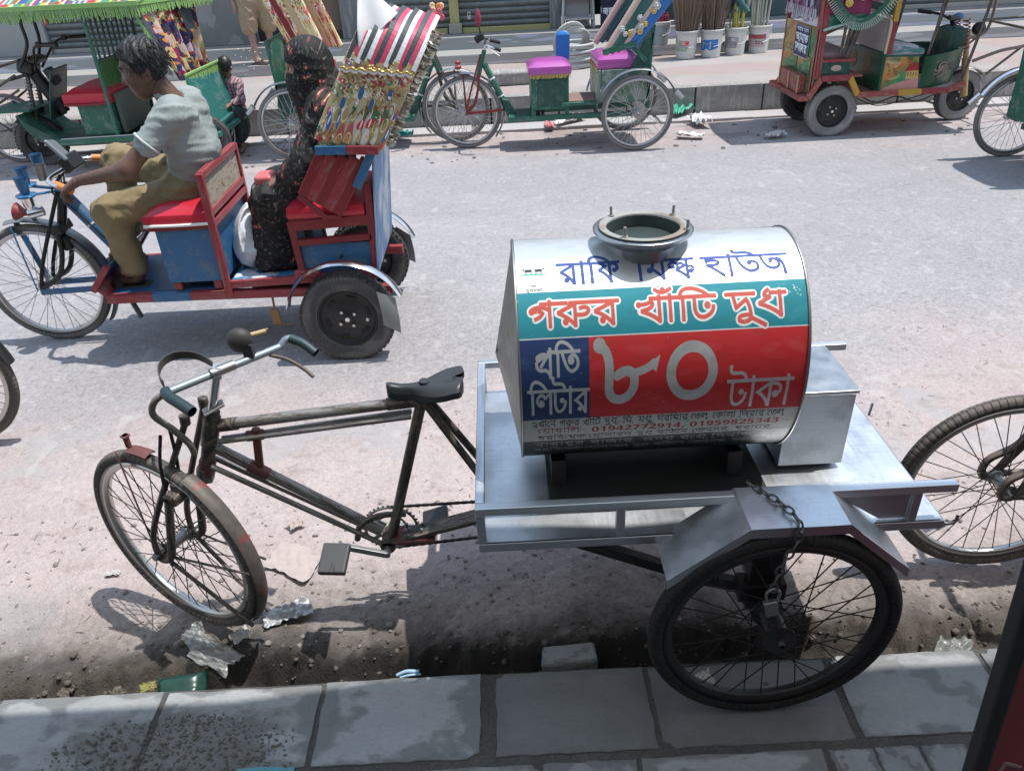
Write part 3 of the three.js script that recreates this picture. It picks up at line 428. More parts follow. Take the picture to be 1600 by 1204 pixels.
// ---------------------------------------------------------------- Bengali lettering as pen strokes (headline at 0, foot at 100)
const GL = { // [advance, strokes, balls [x, y, size]]
  r: [84, 'M0,0 H84 M68,0 V104 M66,8 L12,46 Q42,62 66,102', [[36, 88, 1.05]]], aa: [40, 'M0,0 H40 M22,-12 V104'],
  ph: [100, 'M0,0 H100 M8,2 Q24,8 44,20 L14,46 Q44,60 64,102 M62,0 V104 M64,10 Q98,4 94,38', [[82, 46, 1.0]]], i: [40, 'M0,0 H40 M22,0 V104 M14,2 Q14,-42 46,-42 Q78,-36 96,-10'],
  m: [92, 'M0,0 H92 M76,0 V104 M36,0 Q42,30 28,50 M30,46 L76,102', [[22, 58, 1.2]]], lk: [112, 'M0,0 H112 M84,0 V104 M46,46 Q46,20 28,16 Q8,24 12,44 Q20,54 30,46 M46,30 Q62,16 72,36 M84,34 L38,62 Q62,76 84,102 M86,44 Q112,38 108,62', [[98, 70, 1.0]]],
  h: [82, 'M0,0 H82 M34,4 Q10,10 16,26 Q40,12 58,22 Q68,38 44,46 L14,44 Q40,62 74,102'], u_: [92, 'M0,0 H92 M10,6 Q20,74 56,88 Q94,84 82,46 Q74,32 60,34 M0,-38 Q0,-20 24,-23 Q62,-28 76,0', [[54, 42, 1.05]]],
  j: [104, 'M0,0 H104 M8,8 Q18,80 52,78 Q84,68 66,34 Q54,18 42,28 M62,28 Q88,12 90,104', [[40, 36, 1.05]]], g: [88, 'M46,0 H88 M72,-10 V104 M70,30 Q42,2 18,24 Q10,32 14,38 Q44,26 50,44 Q46,58 28,70', [[16, 36, 0.95]]],
  ru: [110, 'M0,0 H110 M62,0 V104 M60,8 L8,46 Q36,62 60,102 M62,56 Q102,66 104,36 Q98,16 80,26', [[32, 88, 1.05]]], kh: [90, 'M52,0 H90 M78,-8 V104 M12,28 Q40,28 52,14 Q66,32 42,50 L20,58 Q52,72 78,104', [[14, 28, 0.95]]],
  cb: [0, 'M-62,-42 Q-42,-14 -16,-44', [[-38, -42, 0.85]]], t: [82, 'M0,0 H82 M18,0 V54 Q20,100 46,98 Q74,86 76,52 M8,-54 Q4,-30 24,-30 H48 Q72,-28 74,0', [[58, 44, 1.15]]], tt: [82, 'M0,0 H82 M18,0 V54 Q20,100 46,98 Q74,86 76,52', [[58, 44, 1.15]]],
  d: [84, 'M0,0 H84 M20,0 Q24,40 28,64 L60,26 Q72,60 72,104'], u: [0, 'M-14,98 Q-54,96 -48,122 Q-30,140 -10,112 L30,146'], dh: [96, 'M52,0 H96 M80,-4 V104 M44,-14 Q28,2 34,18 L52,18 L14,50 Q50,66 80,104'],
  pr: [96, 'M70,0 H96 M78,-12 V110 M76,20 Q40,-4 10,20 Q6,34 18,34 Q34,20 48,24 M60,20 L30,60 M6,48 Q8,84 40,78 Q62,72 78,104'], p: [84, 'M0,0 H84 M66,0 V104 M64,14 Q30,-2 10,22 Q20,40 46,24 L20,58 Q46,70 66,102'], ta: [92, 'M0,0 H92 M6,8 Q26,90 58,86 Q94,72 84,34 Q66,2 42,28', [[50, 40, 1.45]]],
  l: [92, 'M0,0 H92 M84,0 V104 M84,20 Q62,14 54,36 Q46,12 26,18 Q6,30 10,50 Q22,74 40,64 Q46,48 30,46', [[34, 56, 0.9]]], k: [104, 'M0,0 H104 M56,0 V106 M56,12 L6,48 Q36,66 54,102 M58,16 Q106,12 98,48', [[80, 58, 1.45]]],
  e: [40, 'M0,0 H10 M38,6 Q6,30 10,66 Q14,98 36,92'], E: [84, 'M16,14 Q60,10 68,40 M16,14 V40 M70,36 Q72,104 20,90 M40,60 L70,104'], n: [84, 'M0,0 H84 M66,0 V104 M28,50 L66,74', [[22, 50, 1.2]]],
  gh: [92, 'M0,0 H92 M74,0 V104 M12,16 Q34,20 30,44 Q12,40 14,62 Q36,60 36,86 L74,70'], s: [92, 'M0,0 H92 M74,0 V104 M24,0 V50 Q36,66 44,52 H74', [[20, 62, 1.1]]], sh: [90, 'M0,0 H90 M72,0 V104 M12,14 Q30,34 46,26 L18,54 L72,88 M30,44 L72,64'], b: [84, 'M0,0 H84 M68,0 V104 M68,8 L12,46 Q42,62 66,102'],
  cm: [34, 'M12,92 L6,116'], sp: [46, ''], col: [30, '', [[14, 30, 1], [14, 84, 1]]], da: [36, 'M6,52 H32'],
};
const WORDS = { rafi: 'r aa i ph', milk: 'i m lk', haus: 'h aa u_ j', gorur: 'g ru r', khanti: 'kh aa cb i tt', dudh: 'd u dh', prati: 'pr i ta', litar: 'i l t aa r', taka: 't aa k aa',
  l1: "E kh aa e n sp g ru r sp kh aa cb i t sp d u dh cm sp i gh cm sp m dh u cm sp s r i sh aa r sp e ta l cm sp e k aa l aa sp i j r aa r sp e ta l cm", l2: 'e m aa b aa i l col da', l3: 'p r i b e sh k col e m aa s aa r s sp d u dh sp b i ta aa n sp e k n d r cm sp p r aa gh r cm', l4: 'n aa r aa p u r sp b aa j aa r cm sp s d r sp r e dh cm i d n aa j p u r', sl: 's ta ta e sp g ru r sp d u dh' };
function bnWidth(str) { return str.split(' ').reduce((a, k) => a + GL[k][0], 0); }
function bn(g, str, x, y, w, h, sw, color, outline) { // fits str into the box: x..x+w, headline y, foot y+h
  const W = bnWidth(str), sx = w / W, sy = h / 104;
  for (const pass of outline ? [1, 0] : [0]) {
    g.strokeStyle = g.fillStyle = pass ? outline : color; g.lineWidth = pass ? sw * 2.0 : sw; g.lineCap = pass ? 'round' : 'square'; g.lineJoin = pass ? 'round' : 'miter'; g.miterLimit = 2;
    let cx = 0;
    for (const k of str.split(' ')) {
      const [adv, path, dots] = GL[k];
      g.beginPath();
      const tk = path.match(/[MLQHV]|-?[\d.]+/g) || []; let i = 0, px = 0, py = 0; const X = (a) => x + (cx + a) * sx, Y = (b) => y + b * sy;
      while (i < tk.length) { const c = tk[i++]; if (c === 'M' || c === 'L') { px = +tk[i++]; py = +tk[i++]; g[c === 'M' ? 'moveTo' : 'lineTo'](X(px), Y(py)); } else if (c === 'H') { px = +tk[i++]; g.lineTo(X(px), Y(py)); } else if (c === 'V') { py = +tk[i++]; g.lineTo(X(px), Y(py)); } else { const a = +tk[i++], b = +tk[i++]; px = +tk[i++]; py = +tk[i++]; g.quadraticCurveTo(X(a), Y(b), X(px), Y(py)); } }
      g.stroke();
      for (const [a, b, q = 1] of dots || []) { g.beginPath(); g.arc(X(a), Y(b), sw * (0.78 * q + (pass ? 0.5 : 0)), 0, 7); g.fill(); }
      cx += adv;
    }
  }
}
for (const [g, w, h] of bengaliLater) { bn(g, WORDS.l4, 4, 20, 120, 13, 2.4, '#dfe3ea'); bn(g, WORDS.sl, 10, 50, 100, 12, 2.2, '#dfe3ea'); bn(g, WORDS.l4, 4, 84, 120, 11, 2, '#cfd4de'); }

// ---------------------------------------------------------------- milk tank
{
  const cx = 0.377, t = worldThing('milk_tank', 'steel milk tank with blue, red and teal Bengali sign lying on the cart', 'milk tank', [cx, 0.575, -1.88]);
  const za = -1.88, ha = 0.94, A = 0.26, B = 0.31, x0 = 0.02, x1 = 0.735, T0 = 108, T1 = -64, N = 2048;
  const X = (x) => ((x - x0) / (x1 - x0)) * N, Y = (d) => ((T0 - d) / (T0 - T1)) * N, kx = N / (x1 - x0), ky = N / ((T0 - T1) * rad * 0.285);
  function sign(g, kind) { // kind 0 colour, 1 metal and roughness (r unused, g rough, b metal)
    const K = (c, rough, metal) => (kind ? `rgb(0,${rough},${metal})` : c), R = (a, b, ta, tb, c) => { g.fillStyle = c; g.fillRect(X(a), Y(ta), X(b) - X(a), Y(tb) - Y(ta)); };
    const ST = K('#c3c8cc', 90, 115), ink = 158;
    R(x0, x1, T0, T1, ST);
    R(x0, x1, 53.2, 52.8, K('#d8dcdf', 90, 150)); R(x0, x1, 52.8, 30.2, K('#1d7f8d', ink, 60)); R(x0, x1, 30.2, 29.6, K('#c9ccd0', ink, 100));
    R(x0, x1, 29.6, -12, K('#b7292d', ink, 50)); R(x0, 0.193, 29.6, -12, K('#1f3765', ink, 50));
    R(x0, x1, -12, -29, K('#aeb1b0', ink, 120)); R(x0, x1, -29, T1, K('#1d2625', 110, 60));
    const W = (w, a, b, ta, tb, sw, c, o) => bn(g, WORDS[w], X(a), Y(ta), X(b) - X(a), Y(tb) - Y(ta), sw * kx, c, o);
    const bl = K('#25448a', ink, 20); W('rafi', 0.128, 0.279, 69, 57, 0.008, bl); W('milk', 0.318, 0.465, 68.5, 57, 0.008, bl); W('haus', 0.487, 0.697, 68.5, 57, 0.008, bl);
    const rd = K('#bd5348', ink, 20), wh = K('#d4d9db', ink, 90); W('gorur', 0.044, 0.268, 46.5, 35.6, 0.0088, rd, wh); W('khanti', 0.308, 0.506, 46.5, 35.6, 0.0088, rd, wh); W('dudh', 0.534, 0.678, 46.5, 35.6, 0.0088, rd, wh);
    const sv = K('#c4c8ca', 90, 130); W('prati', 0.06, 0.168, 23.4, 12, 0.0072, sv); W('litar', 0.04, 0.19, 4.4, -8, 0.007, sv); W('taka', 0.54, 0.7, 4.6, -9.4, 0.0076, sv);
    // the large numerals 8 and 0
    g.strokeStyle = g.fillStyle = sv; g.lineCap = 'round'; g.lineJoin = 'round'; g.lineWidth = 0.021 * kx;
    g.beginPath(); g.arc(X(0.219), Y(25.3), 0.0155 * kx, 0, 7); g.fill();
    g.beginPath(); g.moveTo(X(0.222), Y(25)); g.quadraticCurveTo(X(0.244), Y(22), X(0.242), Y(12)); g.lineTo(X(0.241), Y(4)); g.bezierCurveTo(X(0.243), Y(-4), X(0.288), Y(-4), X(0.302), Y(4)); g.bezierCurveTo(X(0.312), Y(12), X(0.29), Y(15), X(0.262), Y(10.5)); g.stroke();
    g.lineWidth = 0.017 * kx; g.beginPath(); g.moveTo(X(0.296), Y(11.4)); g.quadraticCurveTo(X(0.335), Y(12.4), X(0.352), Y(16)); g.stroke();
    g.fillStyle = sv; g.beginPath(); g.moveTo(X(0.336), Y(15.4)); g.lineTo(X(0.368), Y(19.8)); g.lineTo(X(0.358), Y(11.5)); g.fill();
    g.lineWidth = 0.023 * kx; g.beginPath(); g.ellipse(X(0.447), Y(10.6), 0.052 * kx, 12.2 * rad * 0.285 * ky, -0.12, 0, 7); g.stroke();
    // small print
    const dk = K('#26302f', ink, 60); bn(g, WORDS.l1, X(0.045), Y(-13.2), X(0.7) - X(0.045), Y(-17) - Y(-13.2), 0.0021 * kx, dk);
    bn(g, WORDS.l2, X(0.06), Y(-18.8), X(0.185) - X(0.06), Y(-22) - Y(-18.8), 0.002 * kx, K('#6e2327', ink, 60));
    g.fillStyle = K('#8e2127', ink, 60); g.font = `bold ${Math.round(5.4 * rad * 0.285 * ky)}px sans-serif`; g.textBaseline = 'alphabetic';
    g.save(); g.translate(X(0.2), Y(-22.6)); const s = '01942772914, 01959825343', mw = g.measureText(s).width; g.scale((X(0.69) - X(0.2)) / mw, 1); g.fillText(s, 0, 0); g.restore();
    bn(g, WORDS.l3, X(0.06), Y(-24.6), X(0.68) - X(0.06), Y(-27.6) - Y(-24.6), 0.0019 * kx, dk);
    bn(g, WORDS.l4, X(0.05), Y(-31), X(0.69) - X(0.05), Y(-35) - Y(-31), 0.002 * kx, K('#a9aeae', ink, 120));
    bn(g, WORDS.l3, X(0.05), Y(-38), X(0.69) - X(0.05), Y(-42) - Y(-38), 0.002 * kx, K('#8d9292', ink, 120));
    // little emblem: two cows on a green strip
    g.fillStyle = K('#58a98a', ink, 60); g.beginPath(); g.ellipse(X(0.067), Y(63.3), 0.033 * kx, 8, 0, 0, 7); g.fill(); g.fillRect(X(0.033), Y(63.6), X(0.1) - X(0.033), 10);
    g.fillStyle = g.strokeStyle = K('#22302c', ink, 60);
    for (const [o, f] of [[0.054, 1], [0.081, -1]]) { const q = (a) => X(o + f * a * 0.001), w = (c) => Y(63.6) - c * 0.001 * ky, L = (pts) => { g.beginPath(); pts.forEach(([x, y], i) => g[i ? 'lineTo' : 'moveTo'](q(x), w(y))); g.fill(); };
      L([[-8, 15], [-4, 16.5], [4, 16], [9, 15.5], [10, 12], [9.5, 8], [4, 6.5], [-5, 7], [-8.5, 9]]); L([[-8, 15], [-10, 18], [-12.5, 18], [-14, 14], [-13, 12.5], [-9.5, 13]]); g.lineWidth = 4; for (const l of [-6.5, -4, 5.5, 8.5]) { g.beginPath(); g.moveTo(q(l), w(8)); g.lineTo(q(l + (l > 0 ? 0.6 : -0.6)), w(0)); g.stroke(); } g.lineWidth = 2.2; g.beginPath(); g.moveTo(q(-11), w(18)); g.lineTo(q(-12.5), w(21)); g.moveTo(q(10), w(14.5)); g.quadraticCurveTo(q(12.5), w(11), q(11.5), w(5)); g.stroke(); }
    bn(g, 'p r aa i b sh e', X(0.036), Y(60.2), X(0.1) - X(0.036), Y(58.6) - Y(60.2), 2, K('#7b8a90', ink, 100)); bn(g, 'e ta l', X(0.058), Y(57), X(0.072) - X(0.058), Y(55.4) - Y(57), 2.4, dk); bn(g, 'd u dh s ta i', X(0.046), Y(54.6), X(0.086) - X(0.046), Y(53.2) - Y(54.6), 2.6, dk);
    // scratches, chips and peeled spots
    const r = rng(4);
    for (let i = 0; i < 90; i++) { const x = X(x0) + r() * N, y = r() * N; g.strokeStyle = r() < 0.6 ? K('rgba(200,205,205,0.55)', 90, 190) : K('rgba(40,40,40,0.45)', 150, 40); g.lineWidth = 1 + r() * 2.2; g.beginPath(); g.moveTo(x, y); g.lineTo(x + (r() - 0.5) * 60, y + (r() - 0.5) * 14); g.stroke(); }
    for (let i = 0; i < 46; i++) { const x = r() * N, y = r() * N * 0.8; g.fillStyle = K('rgba(205,208,206,0.8)', 90, 190); g.beginPath(); g.ellipse(x, y, 2 + r() * 5, 1 + r() * 4, r() * 3, 0, 7); g.fill(); }
    for (let i = 0; i < 9; i++) { g.fillStyle = K('rgba(215,222,222,0.8)', 90, 190); g.beginPath(); g.ellipse(X(0.69 + 0.03 * r()), Y(54 - 10 * r()), 3 + r() * 9, 2 + r() * 7, r() * 3, 0, 7); g.fill(); }
    for (let i = 0; i < 300; i++) { const x = r() * N, y = r() * N * 0.75, s = 20 + r() * 90; g.fillStyle = kind ? `rgba(0,${150 + 60 * r()},120,0.06)` : `rgba(${r() < 0.5 ? '70,64,58' : '215,215,210'},${0.02 + 0.05 * r()})`; g.beginPath(); g.ellipse(x, y, s, s * 0.3, (r() - 0.5) * 0.8, 0, 7); g.fill(); }
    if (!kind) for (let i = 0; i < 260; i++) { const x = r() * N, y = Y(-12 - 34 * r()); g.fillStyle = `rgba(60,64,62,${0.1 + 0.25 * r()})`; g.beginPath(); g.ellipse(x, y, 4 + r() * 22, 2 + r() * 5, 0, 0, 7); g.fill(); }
  }
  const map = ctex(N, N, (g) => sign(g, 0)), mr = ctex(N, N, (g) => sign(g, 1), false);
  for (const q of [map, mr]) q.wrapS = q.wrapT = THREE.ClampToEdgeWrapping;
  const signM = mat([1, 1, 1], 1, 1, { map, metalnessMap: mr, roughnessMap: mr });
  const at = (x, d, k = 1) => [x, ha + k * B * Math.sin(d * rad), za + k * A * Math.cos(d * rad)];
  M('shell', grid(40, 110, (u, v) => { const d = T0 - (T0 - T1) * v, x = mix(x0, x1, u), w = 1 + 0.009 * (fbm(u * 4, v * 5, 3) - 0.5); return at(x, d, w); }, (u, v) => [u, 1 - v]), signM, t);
  M('shell_back', grid(8, 60, (u, v) => at(mix(x0, x1, u), T1 - (360 - (T0 - T1)) * v), (u, v) => [u * 3, v * 4]), MS.steel, t);
  const dirtySteel = mat([1, 1, 1], 0.5, 0.75, { map: dtex(256, 256, (u, v) => { const n = fbm(u * 7, v * 7, 5), d = sst(0.5, 0.75, fbm(u * 22, v * 22, 3, 5)); return mix3(mix3([0.32, 0.32, 0.29], [0.42, 0.42, 0.4], n), [0.2, 0.18, 0.16], d * 0.3); }) });
  // dished ends: left one folded to a blunt point
  M('end_cap', grid(48, 10, (u, v) => { const d = u * 360, q = at(x0, d, 1 - v), s = Math.min(1, v * 1.0); return [x0 - 0.062 * s * (0.94 + 0.06 * Math.cos(4 * d * rad)), mix(q[1], ha + 0.03, 0), q[2]]; }, (u, v) => [u * 4, v]), dirtySteel, t);
  M('end_cap', grid(48, 10, (u, v) => { const q = at(x1, u * 360, 1 - v); return [x1 + 0.03 * Math.sqrt(v) * 0.6, q[1], q[2]]; }), MS.steel, t);
  for (const x of [x0, x1]) M('seam', pipe([...Array(40)].map((_, i) => at(x, i * 9, 1.003)), 0.0038, 120, 6, true), MS.dullMetal, t);
  // filling neck: steel bowl with rusty flange, four studs
  const nx = 0.353, ny = 1.236, nz = -1.862, off = (g) => g.scale(1.03, 0.86, 1.03).translate(nx, ny, nz);
  const nk = M('neck', off(lathe([[0.07, -0.02], [0.073, 0.012], [0.088, 0.023], [0.104, 0.036], [0.117, 0.05], [0.122, 0.054], [0.123, 0.06], [0.119, 0.063], [0.105, 0.064], [0.093, 0.065], [0.089, 0.06], [0.086, 0.0], [0.085, -0.05]], 64)), mat([0.4, 0.42, 0.42], 0.3, 1), t);
  const rustM = mat([1, 1, 1], 0.7, 0.3, { map: dtex(256, 64, (u, v) => mix3([0.3, 0.31, 0.3], mix3([0.2, 0.11, 0.07], [0.3, 0.25, 0.2], fbm(u * 30, v * 12, 3, 2)), 0.8 * sst(0.52, 0.66, fbm(u * 11, v * 4, 4)))) });
  M('gasket', off(lathe([[0.09, 0.064], [0.092, 0.069], [0.107, 0.071], [0.111, 0.066], [0.09, 0.064]], 56)), rustM, t);
  M('neck_shade_wall', off(lathe([[0.0855, -0.045], [0.0858, 0.0], [0.0885, 0.06]], 48)), mat([0.06, 0.08, 0.075], 0.5, 0.3), t);  // added dark wall and disk: shade of the open neck put into colour
  M('neck_shade_disk', off(new THREE.CircleGeometry(0.085, 32).rotateX(-Math.PI / 2).translate(0, 0.026, 0)), mat([0.025, 0.042, 0.038], 0.5), t);
  for (const [dx, dz] of [[-0.07, -0.075], [0.088, -0.06], [-0.058, 0.082], [0.1, 0.05]]) M('stud', [rod([nx + dx, ny + 0.045, nz + dz], [nx + dx * 1.02, ny + 0.086, nz + dz * 1.02], 0.0036), rod([nx + dx, ny + 0.055, nz + dz], [nx + dx, ny + 0.063, nz + dz], 0.008, 0.008, 6)], rustM, t);
  for (const x of [0.12, 0.62]) M('saddle_support', prism([[-0.16, 0], [0.16, 0], [0.15, 0.08], [0.09, 0.066], [0, 0.058], [-0.09, 0.066], [-0.15, 0.08]], -0.02, 0.02).rotateY(Math.PI / 2).translate(x, 0.583, -1.88), MS.black, t);
}
solo('deck_shade_sheet', grid(30, 16, (u, v) => [mix(0.088, 0.7, u), 0.583 + 0.002 * fbm(u * 9, v * 7, 2) - (u < 0.01 || u > 0.99 || v < 0.01 || v > 0.99 ? 0.005 : 0), mix(-2.15, -1.612, v)]), mat([0.018, 0.021, 0.02], 0.5), 'added dark sheet on the cart bed standing for shade under the milk tank', 'mat', null, [0.39, 0.578, -1.88]);  // added sheet: paints the deep shade below the tank onto the deck
{ // steel box behind the tank
  const t = worldThing('steel_box', 'plain brushed steel box with flat lid standing behind the tank end', 'box', [0.85, 0.576, -1.865]);
  M('body', box2(0.752, 0.937, 0.592, 0.828, -1.99, -1.743, 0.003), MS.steelDull, t);
  M('lid', box2(0.748, 0.942, 0.829, 0.842, -1.995, -1.738, 0.003), MS.steelDull, t);
  M('foot', [box2(0.77, 0.8, 0.576, 0.591, -1.97, -1.77, 0.001), box2(0.89, 0.92, 0.576, 0.591, -1.97, -1.77, 0.001)], MS.blackMatte, t);
}

// ---------------------------------------------------------------- spoked wheels
function spokedWheel(name, parent, pos, { r = 0.343, tr = 0.019, n = 36, tyre = MS.tyreDusty, rim = MS.rim, spoke = MS.spoke, hub = MS.dullMetal, sr = 0.0016, single = true, hw = 0.045, ry = 0, rx = 0, hr = 0.018 } = {}) {
  const w = new THREE.Group(); w.name = numbered(name); w.position.set(...pos); w.rotation.set(rx, ry, 0, 'YXZ'); const q = org.get(parent); if (q) w.position.sub(q); parent.add(w);
  const R = r - tr;
  M('tyre', (() => { const g = tor(R, tr, 96, 14); const p = g.attributes.position; for (let i = 0; i < p.count; i++) { p.setZ(i, p.getZ(i) * 1.05); } g.computeVertexNormals(); return g; })(), tyre, w);
  M('rim', lathe([[R - tr * 1.75, -tr * 0.62], [R - tr * 0.7, -tr * 0.8], [R - tr * 0.7, tr * 0.8], [R - tr * 1.75, tr * 0.62], [R - tr * 2.0, 0], [R - tr * 1.75, -tr * 0.62]], 72).rotateX(Math.PI / 2), rim, w);
  M('hub', lathe([[0.006, -hw - 0.02], [0.009, -hw - 0.02], [0.009, -hw], [hr * 1.5, -hw], [hr * 1.5, -hw + 0.006], [hr, -hw + 0.01], [hr, hw - 0.01], [hr * 1.5, hw - 0.006], [hr * 1.5, hw], [0.009, hw], [0.009, hw + 0.02], [0.006, hw + 0.02]], 20).rotateX(Math.PI / 2), hub, w);
  const L = [];
  for (let i = 0; i < n; i++) {
    const a = (i / n) * 2 * Math.PI, s = i % 2 ? 1 : -1, b = a + (i % 4 < 2 ? 1 : -1) * 1.15;
    L.push([[hr * 1.4 * Math.cos(b), hr * 1.4 * Math.sin(b), s * (hw - 0.003)], [(R - tr * 1.8) * Math.cos(a), (R - tr * 1.8) * Math.sin(a), s * 0.003]]);
  }
  if (single) { const g0 = [0, 1].map((s) => rod(L[s ? 3 : 0][0], L[s ? 3 : 0][1], sr, sr, 5)); for (const [a, b] of L) M('spoke', rod(a, b, sr, sr, 5), spoke, w); } else M('spokes', L.map(([a, b]) => rod(a, b, sr, sr, 4)), spoke, w, { kind: 'stuff' });
  return w;
}
function mudguard(cx, cy, r, a0, a1, z, w, sag = 0.3, n = 26, nv = 6) { // curved strip over a wheel in the plane z, rounded across
  return [0, 1].map((s) => grid(n, nv, (u, v) => { const a = mix(a0, a1, u) * rad, k = (v - 0.5) * 2, rr = r + s * 0.0025 - sag * w * 0.5 * k * k; return [cx + rr * Math.cos(a), cy + rr * Math.sin(a), z + k * w * 0.5]; }, (u, v) => [u * 3, v]));
}

// ---------------------------------------------------------------- the milk cart
{
  const ct = worldThing('cargo_tricycle', 'steel bed cargo tricycle with rusty black bicycle front, carrying the milk tank', 'tricycle', [0, 0, -1.86]);
  // bed
  const bed = part('bed', ct);
  M('deck', grid(40, 24, (u, v) => [mix(-0.103, 1.113, u), 0.5755 + 0.0022 * (fbm(u * 4, v * 3, 3) - 0.5) * 2, mix(-2.262, -1.508, v)], (u, v) => [u * 2.2, v * 1.3]), MS.steel, bed);
  M('deck_frame', [box2(-0.11, 1.12, 0.545, 0.572, -1.534, -1.504, 0.003), box2(-0.11, 1.12, 0.545, 0.572, -2.266, -2.24, 0.003), box2(-0.11, -0.083, 0.545, 0.572, -2.24, -1.534, 0.003), box2(1.093, 1.12, 0.545, 0.572, -2.24, -1.534, 0.003), box2(0.35, 0.38, 0.53, 0.572, -2.24, -1.534, 0), box2(0.9, 0.93, 0.53, 0.572, -2.24, -1.534, 0)], MS.steelPlain, bed);
  M('top_rail', [box2(-0.112, 1.128, 0.668, 0.693, -1.53, -1.504, 0.003)], MS.steel, bed); M('top_rail', box2(-0.112, 1.14, 0.668, 0.693, -2.28, -2.255, 0.003), MS.steel, bed); M('top_rail', box2(-0.112, -0.087, 0.668, 0.693, -2.254, -1.531, 0.003), MS.steel, bed);
  for (const [x, z] of [[-0.0995, -1.517], [0.264, -1.517], [1.03, -1.517], [-0.0995, -2.267], [0.264, -2.267], [1.03, -2.267]]) M('post', box2(x - 0.0115, x + 0.0115, 0.573, 0.667, z - 0.011, z + 0.011, 0.002), MS.steelPlain, bed);
  M('side_plate', prism([[0.82, 0.666], [1.017, 0.666], [1.017, 0.578], [0.95, 0.578]], -1.522, -1.518), MS.steelPlain, bed);
  M('hook', pipe([[1.113, 0.556, -1.52], [1.135, 0.552, -1.515], [1.15, 0.56, -1.51], [1.152, 0.583, -1.508]], 0.0045, 16, 6), MS.dullMetal, bed);
  M('pin', rod([1.128, 0.575, -2.0], [1.131, 0.62, -2.0], 0.004), MS.dullMetal, bed);
  // fenders
  for (const s of [1, -1]) {
    const zi = s > 0 ? -1.532 : -2.236, zo = s > 0 ? -1.374 : -2.392, P = [[0.362, 0.538], [0.557, 0.696], [0.797, 0.696], [0.972, 0.538]], f = part('fender', ct);
    for (let i = 0; i < 3; i++) { const [a, b] = [P[i], P[i + 1]]; M('plate', grid(10, 6, (u, v) => [mix(a[0], b[0], u), mix(a[1], b[1], u) + 0.001 + 0.0015 * (fbm(u * 3 + i, v * 3, 2) - 0.5), mix(zi, zo, v)], (u, v) => [u * 0.7 + i * 0.3, v * 0.5]), MS.steel, f); const d = 0.028; M('lip', grid(4, 1, (u, v) => [mix(a[0], b[0], u), mix(a[1], b[1], u) - v * d, zo + s * 0.0006], (u, v) => [u, v * 0.1]), MS.steelPlain, f); }
  }
  // rear wheels, axle, springs
  spokedWheel('rear_wheel', ct, [0.662, 0.335, -1.39], { r: 0.338, tr: 0.0225, tyre: MS.tyreDark, rim: MS.rimDark, spoke: MS.spokeDark, sr: 0.0019, hub: MS.black, hr: 0.03, hw: 0.05, ry: 0.02 });
  spokedWheel('rear_wheel', ct, [0.655, 0.338, -2.37], { r: 0.345, tr: 0.0225, tyre: MS.tyreDark, rim: MS.rimDark, spoke: MS.spokeDark, sr: 0.0019, hub: MS.black, hr: 0.03, hw: 0.05 });
  const un = part('undercarriage', ct);
  M('axle', rod([0.655, 0.338, -1.42], [0.655, 0.338, -2.34], 0.014), MS.black, un);
  for (const z of [-1.5, -2.26]) { M('axle_bracket', [box2(0.615, 0.7, 0.3, 0.545, z - 0.02, z + 0.02, 0.004), box2(0.59, 0.72, 0.34, 0.4, z - 0.03, z + 0.03, 0.006)], MS.black, un); M('strut', bar([0.1, 0.545, z - 0.06], [0.48, 0.365, z - 0.06], 0.03, 0.03), MS.black, un); M('strut', bar([0.47, 0.362, z - 0.06], [0.64, 0.345, z - 0.03], 0.03, 0.032), MS.black, un); }
  M('drive_sprocket', [tor(0.045, 0.006, 28, 6).translate(0.655, 0.338, -1.83), rod([0.655, 0.338, -1.84], [0.655, 0.338, -1.82], 0.03)], MS.dullMetal, un);
  M('chassis_bar', [bar([-0.42, 0.285, -1.86], [-0.1, 0.37, -1.86], 0.06, 0.014), bar([-0.1, 0.37, -1.86], [0.6, 0.36, -1.86], 0.05, 0.02), bar([0.05, 0.38, -1.86], [0.05, 0.545, -1.86], 0.03, 0.03)], MS.frame, un);
  M('lug_plate', box2(-0.44, -0.27, 0.292, 0.304, -1.9, -1.82, 0.002), MS.frameRed, un);
  for (const x of [-0.36, -0.31]) for (const z of [-1.845, -1.875]) M('bolt', [rod([x, 0.3, z], [x, 0.335, z], 0.0045, 0.0045, 6), rod([x, 0.306, z], [x, 0.313, z], 0.009, 0.009, 6)], MS.dullMetal, un);
  // frame
  const zc = -1.86, fr = part('frame', ct), F = MS.frame;
  M('top_tube', rod([-0.852, 0.757, zc], [-0.29, 0.805, zc], 0.0165, 0.0165, 16), MS.greyTube, fr);
  M('lug', rod([-0.86, 0.756, zc], [-0.8, 0.761, zc], 0.02), F, fr); M('lug', rod([-0.36, 0.799, zc], [-0.255, 0.808, zc], 0.0195), F, fr);
  for (const dz of [-0.014, 0.014]) M('twin_tube', rod([-0.862, 0.705 + dz * 0.3, zc + dz], [-0.296, 0.762, zc + dz], 0.0088), MS.greyTube, fr);
  M('seat_tube', rod([-0.254, 0.83, zc], [-0.408, 0.305, zc], 0.0165, 0.0165, 14), F, fr);
  M('down_tube', rod([-0.885, 0.68, zc], [-0.44, 0.325, zc], 0.0165, 0.0165, 14), MS.greyTube, fr);
  for (const dz of [-0.02, 0.02]) M('twin_tube', rod([-0.905, 0.628, zc + dz], [-0.42, 0.27, zc + dz], 0.0088), MS.greyTube, fr);
  M('coupler', [rod([-0.752, 0.738, zc], [-0.77, 0.6, zc], 0.0125), rod([-0.782, 0.714, zc], [-0.735, 0.718, zc], 0.017), rod([-0.8, 0.61, zc], [-0.75, 0.57, zc], 0.02)], MS.frameRed, fr);
